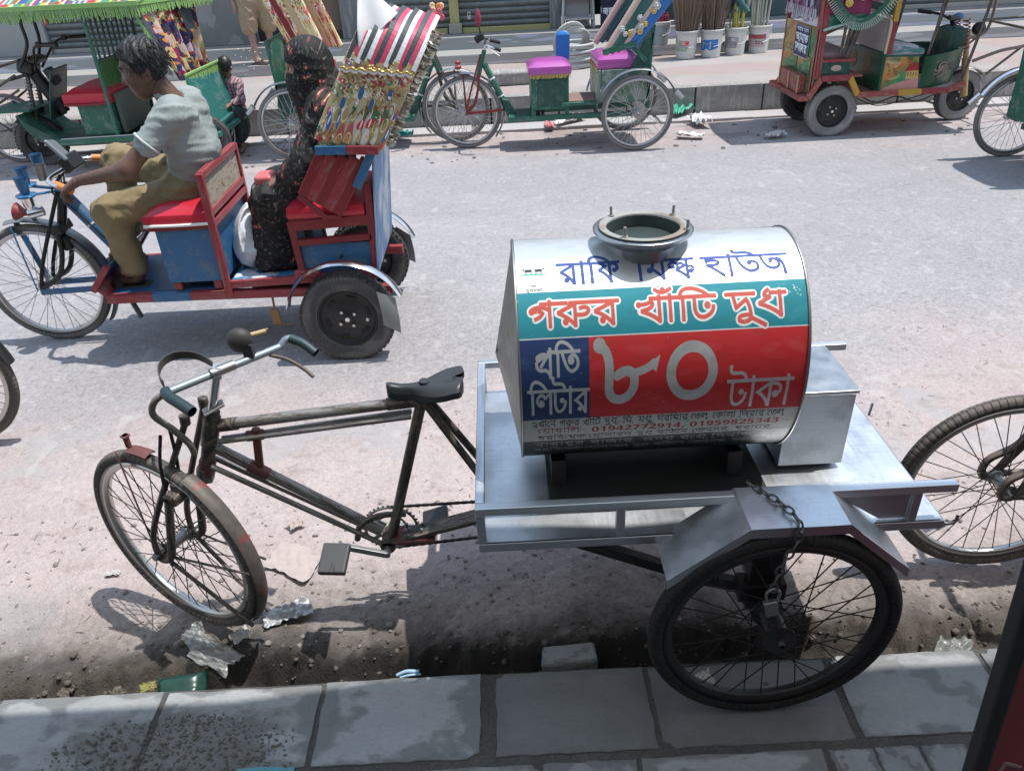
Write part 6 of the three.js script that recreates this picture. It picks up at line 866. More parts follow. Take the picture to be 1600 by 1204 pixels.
{ // driver
  const t = worldThing('person', 'man in pale grey polo shirt and khaki trousers steering the blue rickshaw', 'person', [-1.62, 0.78, -4.0]);
  const nW = [-2.07, 0.965, -3.775], fW = [-2.05, 0.985, -4.24], nE = [-1.79, 1.02, -3.72], fE = [-1.82, 1.03, -4.28], nS = [-1.55, 1.245, -3.835], fS = [-1.58, 1.245, -4.175], nk = [-1.6, 1.3, -4.0], hc = [-1.685, 1.425, -3.98];
  const arms = [[nS, nE, 0.05, 0.04], [nE, nW, 0.042, 0.026], [fS, fE, 0.05, 0.04], [fE, fW, 0.042, 0.026]];
  const torso = [[[-1.59, 0.88, -4.0], [-1.56, 1.02, -4.0], 0.105, 0.1], [[-1.56, 1.05, -4.06], [-1.575, 1.2, -4.08], 0.085, 0.082], [[-1.56, 1.05, -3.94], [-1.575, 1.2, -3.92], 0.085, 0.082], [[-1.57, 1.22, -4.0], [-1.64, 1.35, -3.99], 0.062, 0.054]];
  const ft = [[[-1.99, 0.5, -3.86], [-1.98, 0.43, -3.86], 0.035, 0.037], [[-1.97, 0.42, -3.86], [-2.09, 0.395, -3.86], 0.034, 0.026], [[-2.12, 0.55, -4.19], [-2.14, 0.46, -4.19], 0.035, 0.035], [[-2.12, 0.44, -4.19], [-2.24, 0.42, -4.19], 0.034, 0.026]];
  const H = head(hc, 0.12, 0.22);
  const bodyG = nets(sdf([...arms, ...torso.slice(0, 4), ...ft], 0.04), [-2.32, 0.34, -4.4], [-1.36, 1.42, -3.6], 0.012);
  const hn = nets(sdf(hand(nW, [-0.8, -0.42, 0.0], [-0.1, 0.15, -1], 1, 1.0)), [-2.28, 0.8, -3.88], [-2.0, 1.02, -3.68], 0.0042), hf = nets(sdf(hand(fW, [-0.8, -0.35, 0.1], [-0.1, 0.15, 1], -1, 1.0)), [-2.26, 0.84, -4.36], [-1.98, 1.06, -4.14], 0.0042);
  M('body', [bodyG, H.geo, hn, hf], skin, t);
  // hair as a thick cap, eyes, brows
  const hair = nets((x, y, z) => { const d = ell(x, y, z, [0.008, 0.035, 0], [0.108, 0.108, 0.09]) - 0.004 + 0.02 * (fbm(x * 45 + 3, y * 45 + z * 70, 4) - 0.5); const face = Math.max(x + 0.055 + 0.6 * Math.max(0, 0.07 - y) - (y > 0.085 ? 0.06 : 0), 0); const cut = Math.max(-0.052 - 0.35 * Math.max(0, y - 0.04) - x + (y - 0.075) * -0.5, -0.068 - y + Math.max(0, -x) * 0.9); return Math.max(d, cut); }, [-0.15, -0.13, -0.12], [0.14, 0.16, 0.12], 0.0045);
  M('hair', H.put(hair), mat([0.009, 0.009, 0.01], 0.55, 0, { bumpMap: dtex(256, 256, (u, v) => fbm(u * 90, v * 14, 3), { srgb: false }), bumpScale: 0.02 }), t);
  { const r = rng(15), S = []; for (let i = 0; i < 900; i++) { const a = r() * 6.283, y = -0.05 + 0.17 * Math.sqrt(r()), q = Math.sqrt(Math.max(0, 1 - ((y - 0.035) / 0.112) ** 2)), x = 0.008 + 0.11 * q * Math.cos(a), z = 0.092 * q * Math.sin(a); if (x < -0.055 && y < 0.075) continue; if (x < -0.02 && y < 0.0) continue; if (y < -0.02 && x < 0.03) continue; const L = 0.022 + 0.018 * r(), dx = -0.3 + 0.4 * r() + (x > 0.03 ? 0.5 : 0), dy = x < -0.03 ? -0.3 : -0.75; S.push(pipe([[x, y, z], [x * 1.035 + dx * L * 0.5, y + 0.003 + dy * L * 0.45, z * 1.045 + (r() - 0.5) * 0.006], [x * 1.035 + dx * L, y + dy * L, z * 1.04 + (r() - 0.5) * 0.01]], 0.0013, 4, 3)); }
    M('hair_strands', H.put(mg(S)), mat([0.007, 0.007, 0.0075], 0.6), t, { kind: 'stuff' }); }
  for (const s of [1, -1]) { const e = M('eye', H.put(new THREE.SphereGeometry(0.0105, 12, 8).translate(-0.083, 0.012, s * 0.032)), mat([0.5, 0.48, 0.45], 0.25), t); M('iris', H.put(new THREE.SphereGeometry(0.0055, 10, 8).translate(-0.0895, 0.012, s * 0.032)), mat([0.015, 0.01, 0.008], 0.2), e); M('eyebrow', H.put(pipe([[-0.098, 0.036, s * 0.012], [-0.098, 0.043, s * 0.032], [-0.085, 0.037, s * 0.054]], 0.0035, 10, 5)), mat([0.01, 0.009, 0.009], 0.7), t); }
  M('moustache', H.put(pipe([[-0.096, -0.047, 0.026], [-0.104, -0.043, 0], [-0.096, -0.047, -0.026]], 0.004, 12, 5)), mat([0.012, 0.011, 0.011], 0.8), t);
  const sh = sdf([[[-1.6, 0.845, -4.0], [-1.555, 1.02, -4.0], 0.128, 0.118], [[-1.555, 1.03, -4.065], [-1.572, 1.21, -4.085], 0.104, 0.104], [[-1.555, 1.03, -3.935], [-1.572, 1.21, -3.915], 0.104, 0.104], [nS, [-1.68, 1.125, -3.77], 0.064, 0.06], [fS, [-1.71, 1.13, -4.235], 0.064, 0.06]], 0.05);
  const shirtG = nets((x, y, z) => Math.max(sh(x, y, z), -cap(x, y, z, [-1.6, 1.3, -4], [-1.72, 1.45, -3.99], 0.06, 0.06), 0.83 - y), [-1.9, 0.8, -4.34], [-1.36, 1.4, -3.66], 0.0105);
  const poloM = mat([1, 1, 1], 0.85, 0, { map: dtex(256, 256, (u, v) => { const n = fbm(u * 8, v * 8, 4), k = hsh(Math.floor(u * 256), Math.floor(v * 256)); return mix3([0.225, 0.26, 0.25], [0.3, 0.335, 0.322], n * 0.7 + 0.3 * k); }) });
  M('shirt', wrinkle(wrinkle(shirtG, 0.017, 7, [0.55, 2.1, 1]), 0.011, 17, [0.45, 1.9, 0.8], 3), poloM, t);
  M('collar', [sweepRect([...Array(15)].map((_, i) => { const a = (-150 + i * 21.4) * rad; return [-1.612 - 0.066 * Math.cos(a + Math.PI), 1.3 + 0.03 * Math.cos(a + Math.PI), -4.0 + 0.067 * Math.sin(a)]; }), 0.022, 0.005, [0.45, 1, 0])], poloM, t);
  M('sleeve_hem', [tor(0.0655, 0.006, 24, 6).applyQuaternion(new THREE.Quaternion().setFromUnitVectors(V(0, 0, 1), V(-0.13, -0.12, 0.065).normalize())).translate(-1.678, 1.128, -3.77)], mat([0.5, 0.53, 0.52], 0.85), t);
  const pants = sdf([[[-1.6, 0.87, -4.0], [-1.57, 0.85, -4.0], 0.125, 0.12], [[-1.62, 0.85, -3.93], [-1.99, 0.785, -3.85], 0.092, 0.076], [[-2.0, 0.78, -3.85], [-1.975, 0.48, -3.86], 0.076, 0.068], [[-1.64, 0.87, -4.08], [-2.03, 0.95, -4.18], 0.092, 0.076], [[-2.03, 0.95, -4.18], [-2.1, 0.6, -4.19], 0.078, 0.078]], 0.05);
  M('trousers', wrinkle(nets((x, y, z) => Math.max(pants(x, y, z), y - 0.945 + (x < -1.75 ? -9 : 0)), [-2.25, 0.38, -4.36], [-1.36, 1.1, -3.68], 0.0115), 0.022, 11, [1, 1.3, 1], 4), cloth([0.19, 0.145, 0.07], [0.26, 0.2, 0.11]), t);
  for (const [x, y, z] of [[-2.03, 0.385, -3.86], [-2.18, 0.4, -4.19]]) M('sandal', [bx(0.24, 0.018, 0.085, x, y - 0.01, z, null, 0.008), sweepRect([[x - 0.03, y, z - 0.044], [x - 0.035, y + 0.035, z - 0.02], [x - 0.035, y + 0.035, z + 0.02], [x - 0.03, y, z + 0.044]], 0.04, 0.005, [1, 0, 0]), tor(0.044, 0.007, 20, 6).rotateX(1.57).rotateZ(0.3).translate(x + 0.05, y + 0.05, z)], mat([0.03, 0.022, 0.018], 0.6), t);
}
const floral = mat([1, 1, 1], 0.75, 0, { map: ctex(1024, 1024, (g, w, h) => {
  const r = rng(44); g.fillStyle = '#10100f'; g.fillRect(0, 0, w, h);
  for (let i = 0; i < 3600; i++) { g.fillStyle = ['#46564a', '#6a5f56', '#36443d', '#8a7f76', '#57403d'][i % 5]; g.globalAlpha = 0.7; const x = r() * w, y = r() * h, s = 1.5 + r() * 4.5; g.beginPath(); g.ellipse(x, y, s * 2, s * 0.7, r() * 6, 0, 7); g.fill(); }
  g.globalAlpha = 1; for (let i = 0; i < 210; i++) { const cl = Math.floor(i / 3), x = (hsh(cl, 5) * w + (r() - 0.5) * 60 + w) % w, y = (hsh(cl, 9) * h + (r() - 0.5) * 60 + h) % h, s = 6 + r() * 6; for (let k = 0; k < 6; k++) { g.fillStyle = ['#6e2b2d', '#a05a56', '#7d3e3b', '#5a2226'][(i + k) % 4]; g.beginPath(); g.arc(x + s * 0.75 * Math.cos(k * 1.05), y + s * 0.75 * Math.sin(k * 1.05), s * 0.55, 0, 7); g.fill(); } g.fillStyle = '#d9c48f'; g.beginPath(); g.arc(x, y, s * 0.3, 0, 7); g.fill(); }
}) });
{ // passenger
  const t = worldThing('person', 'woman in black floral robe and headscarf sitting in the blue rickshaw', 'person', [-0.92, 0.78, -4.0]);
  const hc = [-0.905, 1.4, -3.98], H = head(hc, 0.35, 0.12, 0.95), lw = [-1.1, 0.895, -3.88], rw = [-1.09, 0.9, -4.08];
  const skinL = mat([0.27, 0.155, 0.11], 0.5);
  const bodyG = nets(sdf([[[-0.84, 0.9, -4.0], [-0.83, 1.2, -4.0], 0.1, 0.09], [[-0.85, 1.22, -4.0], [-0.9, 1.36, -3.98], 0.05, 0.045], [[-0.83, 1.2, -3.85], [-0.97, 0.95, -3.8], 0.035, 0.03], [[-0.97, 0.95, -3.8], lw, 0.03, 0.022], [[-0.83, 1.2, -4.15], [-0.96, 0.95, -4.17], 0.035, 0.03], [[-0.96, 0.95, -4.17], rw, 0.03, 0.022]], 0.04), [-1.2, 0.76, -4.26], [-0.7, 1.46, -3.7], 0.012);
  M('body', [bodyG, H.geo, nets(sdf(hand(lw, [-0.9, -0.25, -0.1], [0, 0.5, -0.8], 1, 0.88)), [-1.28, 0.76, -4.0], [-1.04, 1.0, -3.78], 0.0045), nets(sdf(hand(rw, [-0.85, -0.25, 0.35], [0, 0.5, 0.8], -1, 0.88)), [-1.27, 0.76, -4.18], [-1.03, 1.0, -3.96], 0.0045)], skinL, t);
  for (const s of [1, -1]) { const e = M('eye', H.put(new THREE.SphereGeometry(0.0105, 12, 8).translate(-0.083, 0.012, s * 0.032)), mat([0.5, 0.48, 0.45], 0.25), t); M('iris', H.put(new THREE.SphereGeometry(0.0058, 10, 8).translate(-0.0895, 0.012, s * 0.032)), mat([0.012, 0.01, 0.01], 0.2), e); M('eyebrow', H.put(pipe([[-0.097, 0.036, s * 0.014], [-0.097, 0.042, s * 0.032], [-0.085, 0.037, s * 0.052]], 0.003, 10, 5)), MS.black, t); }
  const robe = sdf([[[-0.9, 0.84, -4.0], [-0.86, 1.0, -4.0], 0.13, 0.12], [[-0.85, 1.0, -4.05], [-0.83, 1.22, -4.09], 0.1, 0.085], [[-0.85, 1.0, -3.95], [-0.83, 1.22, -3.91], 0.1, 0.085], [[-0.83, 1.22, -3.86], [-0.975, 0.95, -3.79], 0.075, 0.068], [[-0.975, 0.95, -3.79], [-1.085, 0.9, -3.87], 0.062, 0.045], [[-0.83, 1.22, -4.14], [-0.96, 0.95, -4.18], 0.075, 0.068], [[-0.96, 0.95, -4.18], [-1.08, 0.9, -4.09], 0.062, 0.045], [[-0.95, 0.84, -3.93], [-1.2, 0.79, -3.9], 0.1, 0.085], [[-0.95, 0.84, -4.08], [-1.2, 0.8, -4.12], 0.1, 0.085], [[-1.2, 0.77, -3.92], [-1.22, 0.47, -3.92], 0.09, 0.12], [[-1.2, 0.77, -4.1], [-1.22, 0.47, -4.1], 0.085, 0.11], [[-1.08, 0.7, -3.92], [-1.12, 0.47, -3.95], 0.07, 0.1]], 0.06);
  M('robe', wrinkle(nets((x, y, z) => Math.max(robe(x, y, z), 0.425 - y), [-1.42, 0.4, -4.34], [-0.66, 1.4, -3.66], 0.0115), 0.034, 8, [1.6, 0.8, 1.4], 2), floral, t);
  // headscarf: over the head, face covered below the eyes, falling over the shoulders
  const sc0 = sdf([['e', [0.012, 0.03, 0], [0.118, 0.118, 0.102]], ['e', [-0.03, -0.075, 0], [0.09, 0.075, 0.075]], [[0.03, -0.06, 0], [0.075, -0.2, 0], 0.1, 0.16], [[-0.03, -0.1, 0], [0.0, -0.22, 0], 0.075, 0.12]], 0.06);
  const slit = (x, y, z) => Math.max(Math.abs(y - 0.018) - 0.026, x + 0.05, Math.abs(z) - 0.066);
  M('headscarf', wrinkle(H.put(nets((x, y, z) => Math.max(sc0(x, y, z), -0.27 - y, -slit(x, y, z)), [-0.2, -0.3, -0.24], [0.28, 0.18, 0.24], 0.0075)), 0.009, 10, [0.5, 1.2, 0.6], 7), floral, t);
  M('face_veil', wrinkle(H.put(grid(12, 10, (u, v) => { const a = mix(-1.1, 1.1, u); return [-0.125 * Math.cos(a) + 0.02 - 0.02 * v * Math.cos(a), -0.012 - v * 0.15, 0.092 * Math.sin(a) * (1 + 0.2 * v)]; })), 0.008, 20), mat([0.012, 0.012, 0.012], 0.8), t);
}
{ const g = new RoundedBoxGeometry(0.09, 0.055, 0.13, 3, 0.018); solo('purse', g.translate(-1.205, 0.885, -3.94), mat([0.55, 0.13, 0.13], 0.45), 'small coral red purse held on the lap of the woman in black', 'purse', null, [-1.205, 0.86, -3.94]); }
{ // child sitting on the kerb behind the green vehicle
  const t = worldThing('person', 'child in pink plaid shirt sitting on the far kerb behind the green vehicle', 'person', [-2.68, 0.3, -8.75]), s = 0.82;
  const ck = mat([0.2, 0.11, 0.08], 0.55), H = head([-2.72, 0.93, -8.62], -1.0, 0.05, 0.88);
  const W = [-2.75, 0.56, -8.38];
  t.scale.setScalar(0.86); t.position.set(-2.7, 0.255, -8.5);
  M('body', [H.geo, nets(sdf([[[-2.7, 0.45, -8.68], [-2.7, 0.74, -8.66], 0.08, 0.07], [[-2.7, 0.76, -8.66], [-2.715, 0.88, -8.63], 0.04, 0.038], [[-2.6, 0.74, -8.62], [-2.58, 0.58, -8.52], 0.034, 0.028], [[-2.58, 0.58, -8.52], [-2.7, 0.54, -8.4], 0.027, 0.02], [[-2.8, 0.74, -8.66], [-2.84, 0.58, -8.54], 0.034, 0.028], [[-2.84, 0.58, -8.54], [-2.76, 0.54, -8.4], 0.027, 0.02], [[-2.63, 0.2, -8.36], [-2.63, 0.07, -8.36], 0.03, 0.028], [[-2.63, 0.05, -8.36], [-2.63, 0.035, -8.24], 0.028, 0.022], [[-2.78, 0.2, -8.36], [-2.78, 0.07, -8.36], 0.03, 0.028], [[-2.78, 0.05, -8.36], [-2.78, 0.035, -8.24], 0.028, 0.022]], 0.03), [-2.95, 0.0, -8.82], [-2.48, 0.98, -8.15], 0.013), nets(sdf(hand([-2.7, 0.54, -8.4], [-0.3, -0.1, 0.9], [-0.9, 0.1, -0.2], 1, 0.75)), [-2.82, 0.44, -8.46], [-2.62, 0.62, -8.26], 0.005)], ck, t);
  M('hair', H.put(nets((x, y, z) => Math.max(ell(x, y, z, [0.012, 0.03, 0], [0.112, 0.115, 0.094]) + 0.008 * fbm(x * 60, y * 60 + z * 40, 2), Math.max(-0.05 - x - 0.3 * Math.max(0, y - 0.05), -0.1 - y)), [-0.15, -0.15, -0.13], [0.15, 0.17, 0.13], 0.007)), MS.black, t);
  const plaid = mat([1, 1, 1], 0.85, 0, { map: dtex(128, 128, (u, v) => { const a = (u * 8) % 1, b = (v * 8) % 1; let c = [0.4, 0.27, 0.29]; if (a < 0.3) c = [0.12, 0.05, 0.07]; if (b < 0.28) c = mix3(c, [0.08, 0.04, 0.05], 0.65); return c; }, { rep: [3, 3] }) });
  M('shirt', wrinkle(nets(sdf([[[-2.7, 0.44, -8.68], [-2.7, 0.72, -8.66], 0.105, 0.095], [[-2.77, 0.73, -8.66], [-2.63, 0.73, -8.64], 0.07, 0.07], [[-2.61, 0.74, -8.62], [-2.58, 0.58, -8.52], 0.052, 0.045], [[-2.58, 0.58, -8.52], [-2.66, 0.55, -8.44], 0.042, 0.036], [[-2.8, 0.74, -8.66], [-2.84, 0.58, -8.54], 0.052, 0.045]], 0.04), [-2.95, 0.3, -8.85], [-2.45, 0.86, -8.35], 0.012), 0.012, 14), plaid, t);
  M('trousers', wrinkle(nets(sdf([[[-2.7, 0.4, -8.68], [-2.7, 0.42, -8.64], 0.11, 0.1], [[-2.65, 0.4, -8.62], [-2.62, 0.44, -8.4], 0.075, 0.062], [[-2.62, 0.44, -8.4], [-2.63, 0.16, -8.36], 0.06, 0.05], [[-2.76, 0.4, -8.62], [-2.79, 0.44, -8.4], 0.075, 0.062], [[-2.79, 0.44, -8.4], [-2.78, 0.16, -8.36], 0.06, 0.05]], 0.04), [-2.95, 0.08, -8.85], [-2.48, 0.58, -8.25], 0.012), 0.012, 14), mat([0.03, 0.035, 0.035], 0.85), t);
}
{ // man on the steps, cut off above the waist by the frame
  const t = worldThing('person', 'man in khaki shorts standing on the far steps with his back turned', 'person', [-3.05, 0.427, -11.1]), X = -3.13, Z = -11.12, b = 0.43;
  const ck = mat([0.3, 0.19, 0.15], 0.55), H = head([X + 0.03, b + 1.5, Z - 0.02], -1.9, 0.0, 0.95);
  const leg = (x, z) => [[[x, b + 0.72, z], [x, b + 0.42, z], 0.075, 0.052], [[x, b + 0.42, z], [x, b + 0.07, z], 0.05, 0.034], [[x, b + 0.05, z], [x + 0.1, b + 0.03, z + 0.03], 0.034, 0.026]];
  M('body', [H.geo, nets(sdf([...leg(X - 0.03, Z + 0.08), ...leg(X + 0.16, Z - 0.06), [[X + 0.05, b + 0.78, Z], [X + 0.04, b + 1.25, Z], 0.12, 0.12], [[X + 0.03, b + 1.28, Z], [X + 0.03, b + 1.42, Z], 0.052, 0.05], [[X - 0.14, b + 1.24, Z + 0.05], [X - 0.2, b + 0.96, Z + 0.07], 0.045, 0.036], [[X - 0.2, b + 0.96, Z + 0.07], [X - 0.17, b + 0.74, Z + 0.12], 0.035, 0.024], [[X + 0.22, b + 1.24, Z - 0.05], [X + 0.28, b + 0.96, Z - 0.05], 0.045, 0.036], [[X + 0.28, b + 0.96, Z - 0.05], [X + 0.27, b + 0.74, Z], 0.035, 0.024]], 0.04), [X - 0.32, b - 0.02, Z - 0.3], [X + 0.42, b + 1.48, Z + 0.3], 0.014), nets(sdf(hand([X - 0.17, b + 0.74, Z + 0.12], [0.05, -1, 0.1], [0.6, 0, 0.8], 0.4, 0.95)), [X - 0.28, b + 0.52, Z + 0.02], [X - 0.04, b + 0.78, Z + 0.26], 0.005), nets(sdf(hand([X + 0.27, b + 0.74, Z], [-0.05, -1, 0.1], [-0.6, 0, 0.8], -0.4, 0.95)), [X + 0.14, b + 0.52, Z - 0.12], [X + 0.4, b + 0.78, Z + 0.16], 0.005)], ck, t);
  M('hair', H.put(nets((x, y, z) => Math.max(ell(x, y, z, [0.012, 0.03, 0], [0.112, 0.115, 0.094]), Math.max(-0.05 - x, -0.08 - y)), [-0.15, -0.15, -0.13], [0.15, 0.17, 0.13], 0.008)), MS.black, t);
  M('shorts', wrinkle(nets(sdf([[[X + 0.04, b + 0.92, Z], [X + 0.04, b + 0.8, Z], 0.155, 0.16], [[X - 0.03, b + 0.76, Z + 0.07], [X - 0.04, b + 0.46, Z + 0.08], 0.115, 0.105], [[X + 0.14, b + 0.76, Z - 0.05], [X + 0.17, b + 0.46, Z - 0.06], 0.115, 0.105]], 0.05), [X - 0.25, b + 0.34, Z - 0.28], [X + 0.36, b + 1.12, Z + 0.28], 0.012), 0.028, 10, [1.4, 0.7, 1]), cloth([0.27, 0.2, 0.13], [0.36, 0.28, 0.19]), t);
  M('shirt', wrinkle(nets(sdf([[[X + 0.04, b + 0.9, Z], [X + 0.04, b + 1.22, Z], 0.16, 0.15], [[X - 0.12, b + 1.26, Z + 0.04], [X - 0.18, b + 1.05, Z + 0.06], 0.07, 0.062], [[X + 0.2, b + 1.26, Z - 0.04], [X + 0.26, b + 1.05, Z - 0.05], 0.07, 0.062]], 0.05), [X - 0.34, b + 0.72, Z - 0.3], [X + 0.42, b + 1.42, Z + 0.3], 0.014), 0.016, 9), mat([0.5, 0.48, 0.46], 0.85), t);
  for (const [x, z] of [[X + 0.02, Z + 0.1], [X + 0.21, Z - 0.04]]) M('sandal', [bx(0.24, 0.018, 0.09, x, b + 0.006, z, [0, -0.3, 0], 0.008), sweepRect([[x + 0.03, b + 0.01, z - 0.045], [x + 0.035, b + 0.06, z - 0.02], [x + 0.035, b + 0.06, z + 0.03], [x + 0.03, b + 0.01, z + 0.055]], 0.035, 0.006, [1, 0, 0])], mat([0.05, 0.04, 0.035], 0.6), t);
}
// ---------------------------------------------------------------- painted e-rickshaw on the right, facing right
{
  const t = worldThing('electric_rickshaw', 'painted red, green and yellow electric rickshaw parked at the right kerb', 'rickshaw', [3.8, 0, -7.95]), zn = -7.52, zf = -8.38, zc = -7.95;
  carWheel('rear_wheel', t, [3.2, 0.235, -7.6], 0.236, MS.carTyreGrey, { both: true, w: 0.05 }); carWheel('rear_wheel', t, [3.2, 0.235, -8.3], 0.236, MS.carTyre, { both: true, w: 0.05 }); carWheel('front_wheel', t, [4.63, 0.235, -7.98], 0.236, MS.carTyreGrey, { both: true, w: 0.045, ry: 0.16 });
  M('axle', [rod([3.2, 0.235, -7.65], [3.2, 0.235, -8.25], 0.03), rod([3.2, 0.235, -8.05], [3.2, 0.235, -7.9], 0.08)], MS.black, t);
  const paint = (seed) => mat([1, 1, 1], 0.4, 0, { map: ctex(256, 256, (g, w, h) => { // airbrushed landscape panel
    const r = rng(seed); const gr = g.createLinearGradient(0, 0, w, h); gr.addColorStop(0, '#b9b08a'); gr.addColorStop(0.35, '#c07a3e'); gr.addColorStop(0.55, '#3c8a55'); gr.addColorStop(1, '#1d5c3c'); g.fillStyle = gr; g.fillRect(0, 0, w, h);
    for (let i = 0; i < 60; i++) { g.globalAlpha = 0.35; g.fillStyle = ['#2f7a4a', '#d9d2b8', '#a83a34', '#174a33', '#d0a53c', '#6fa78f'][i % 6]; g.beginPath(); g.ellipse(r() * w, r() * h, 6 + r() * 36, 4 + r() * 14, r() * 3, 0, 7); g.fill(); } g.globalAlpha = 1; if (seed === 1) { g.fillStyle = '#a3342f'; g.beginPath(); g.moveTo(140, 110); g.lineTo(170, 60); g.lineTo(256, 44); g.lineTo(256, 104); g.fill(); g.fillStyle = '#c9a66b'; g.fillRect(160, 108, 96, 60); g.fillStyle = '#6b4a2b'; for (let i = 0; i < 5; i++) g.fillRect(168 + i * 18, 118, 6, 26); g.fillStyle = '#c48f86'; g.beginPath(); g.moveTo(0, 240); g.quadraticCurveTo(110, 170, 256, 165); g.lineTo(256, 250); g.lineTo(0, 250); g.fill(); } }) });
  const p1 = (() => { const q = paint(1); q.map.repeat.set(2.78, 3.2); q.map.offset.set(-0.03, -0.25); return q; })(), p2 = paint(2), p3 = paint(3), yel = scuff([0.5, 0.3, 0.04], [0.4, 0.16, 0.08]), redD = scuff([0.3, 0.05, 0.045], [0.32, 0.16, 0.13], 0.5);
  const b = part('body', t);
  for (const z of [zn, zf]) {
    const S = [[2.93, 0.375], [3.03, 0.545], [3.3, 0.545], [3.4, 0.385], [3.78, 0.385], [4.0, 0.385], [4.25, 0.385], [4.4, 0.44]];
    for (let i = 0; i < 7; i++) M('sill', bar([...S[i], z], [...S[i + 1], z], 0.045, 0.05, 0.004), [redD, MS.red, yel, redD, yel, MS.red, redD][i], b);
  }
  M('floor', [box2(3.42, 4.4, 0.375, 0.39, zf, zn, 0.002), box2(2.95, 3.42, 0.545, 0.56, zf, zn, 0.002)], redD, b);
  M('rear_bumper', box2(2.84, 2.94, 0.35, 0.395, zf - 0.02, zn + 0.02, 0.012), redD, b);
  M('rear_panel', [box2(2.935, 2.95, 0.4, 0.98, zf, zn, 0.003)], p3, b); M('rear_locker', [box2(2.87, 2.934, 0.4, 0.56, zf + 0.18, zn - 0.12, 0.006)], redD, b);
  for (let i = 0; i < 3; i++) M('locker_frame', box2(2.862, 2.869, 0.4, 0.56, zf + 0.18 + i * 0.265, zf + 0.21 + i * 0.265, 0.002), mat([0.5, 0.32, 0.16], 0.5), b);
  M('painted_square', box2(2.926, 2.934, 0.575, 0.72, zf + 0.1, zf + 0.45, 0.002), p2, b); M('painted_square', box2(2.926, 2.934, 0.575, 0.72, zf + 0.48, zn - 0.06, 0.002), paint(5), b);
  { // blue number board with white script
    const tx = ctex(256, 256, (g, w, h) => { g.fillStyle = '#24355f'; g.fillRect(0, 0, w, h); bn(g, 'p r aa r sp m aa n', 20, 16, 216, 26, 6, '#dfe4ee'); bn(g, 'j aa m aa ta', 18, 70, 220, 62, 12, '#eef1f7'); bn(g, 'aa l k e r', 18, 156, 220, 62, 12, '#eef1f7'); g.fillStyle = '#8fa0c8'; g.fillRect(0, 0, w, 4); }), m = mat([1, 1, 1], 0.5, 0, { map: tx });
    const g = new THREE.PlaneGeometry(0.36, 0.26).rotateY(-Math.PI / 2).translate(2.922, 0.83, -7.86); M('number_board', [g], m, b); M('board_frame', box2(2.924, 2.932, 0.69, 0.97, -8.05, -7.67, 0.002), MS.rim, b);
  }
  for (const z of [zn - 0.03, zf]) M('corner_post', box2(2.93, 2.965, 0.4, 1.75, z, z + 0.03, 0.003), redD, b); M('side_band', [box2(2.97, 3.02, 0.56, 1.3, zn - 0.015, zn - 0.002, 0.002)], MS.red, b); M('side_panel', prism([[2.97, 0.4], [3.03, 0.56], [3.03, 0.72], [2.97, 0.72]], zn - 0.02, zn - 0.008), MS.green, b);
  // rear curtains of purple ribbons with white tassels
  const cu = part('ribbon_curtain', t), rc = [mat([0.26, 0.03, 0.1], 0.6), mat([0.16, 0.06, 0.2], 0.6), mat([0.4, 0.06, 0.12], 0.6), mat([0.45, 0.4, 0.5], 0.6)], r = rng(31);
  for (let i = 0; i < 42; i++) { const z = zf + 0.03 + ((zn - zf - 0.06) * i) / 41; M('ribbon', grid(1, 8, (u, v) => [2.92 - 0.012 * Math.sin(v * 7 + i) - 0.004 * (i % 3), 1.62 - v * (0.52 + 0.08 * hsh(i, 3)), z + (u - 0.5) * 0.026 + 0.006 * Math.sin(v * 9 + i * 2)]), rc[i % 4], cu); }
  M('tassels', [...fringe([2.905, 1.13, zf + 0.03], [2.905, 1.13, zn - 0.03], 0.1, 34, 5).filter((_, i) => i % 2), ...[...Array(26)].map(() => { const z = zf + 0.05 + r() * 0.76, y = 1.1 + r() * 0.45; return rod([2.9, y, z], [2.9, y - 0.09, z + 0.015], 0.007, 0.01, 4); })], mat([0.5, 0.48, 0.52], 0.8), cu, { kind: 'stuff' });
  M('curtain_rod', rod([2.91, 1.06, zf], [2.91, 1.06, zn], 0.008), MS.rim, cu);
  // green fringe festoon over the side opening
  const fs = part('festoon', t), F = (q) => [mix(2.98, 3.62, q), 1.36 - 0.33 * Math.sin(Math.PI * Math.min(1, q * 1.02)) ** 0.8, zn + 0.03];
  M('festoon_band', sweepRect([...Array(30)].map((_, i) => F(i / 29)), 0.012, 0.035, [0, 0, 1]), MS.green, fs);
  M('festoon_fringe', [...Array(52)].map((_, i) => { const p = F((i + 0.5) / 52), q = F((i + 0.6) / 52), tx = q[0] - p[0], ty = q[1] - p[1], l = Math.hypot(tx, ty); return rod(p, [p[0] + (ty / l) * 0.08, p[1] - (tx / l) * 0.08 * 1.0, p[2] + 0.01], 0.004, 0.006, 4); }), mat([0.3, 0.44, 0.34], 0.85), fs, { kind: 'stuff' });
  for (let i = 0; i < 9; i++) M('flower', rosette(3.06 + i * 0.06, 1.2 + 0.06 * (i % 2) - 0.03 * Math.sin(i), zn + 0.0, 0.04), [rc[2], mat([0.75, 0.45, 0.5], 0.6), mat([0.65, 0.5, 0.1], 0.6)][i % 3], fs);
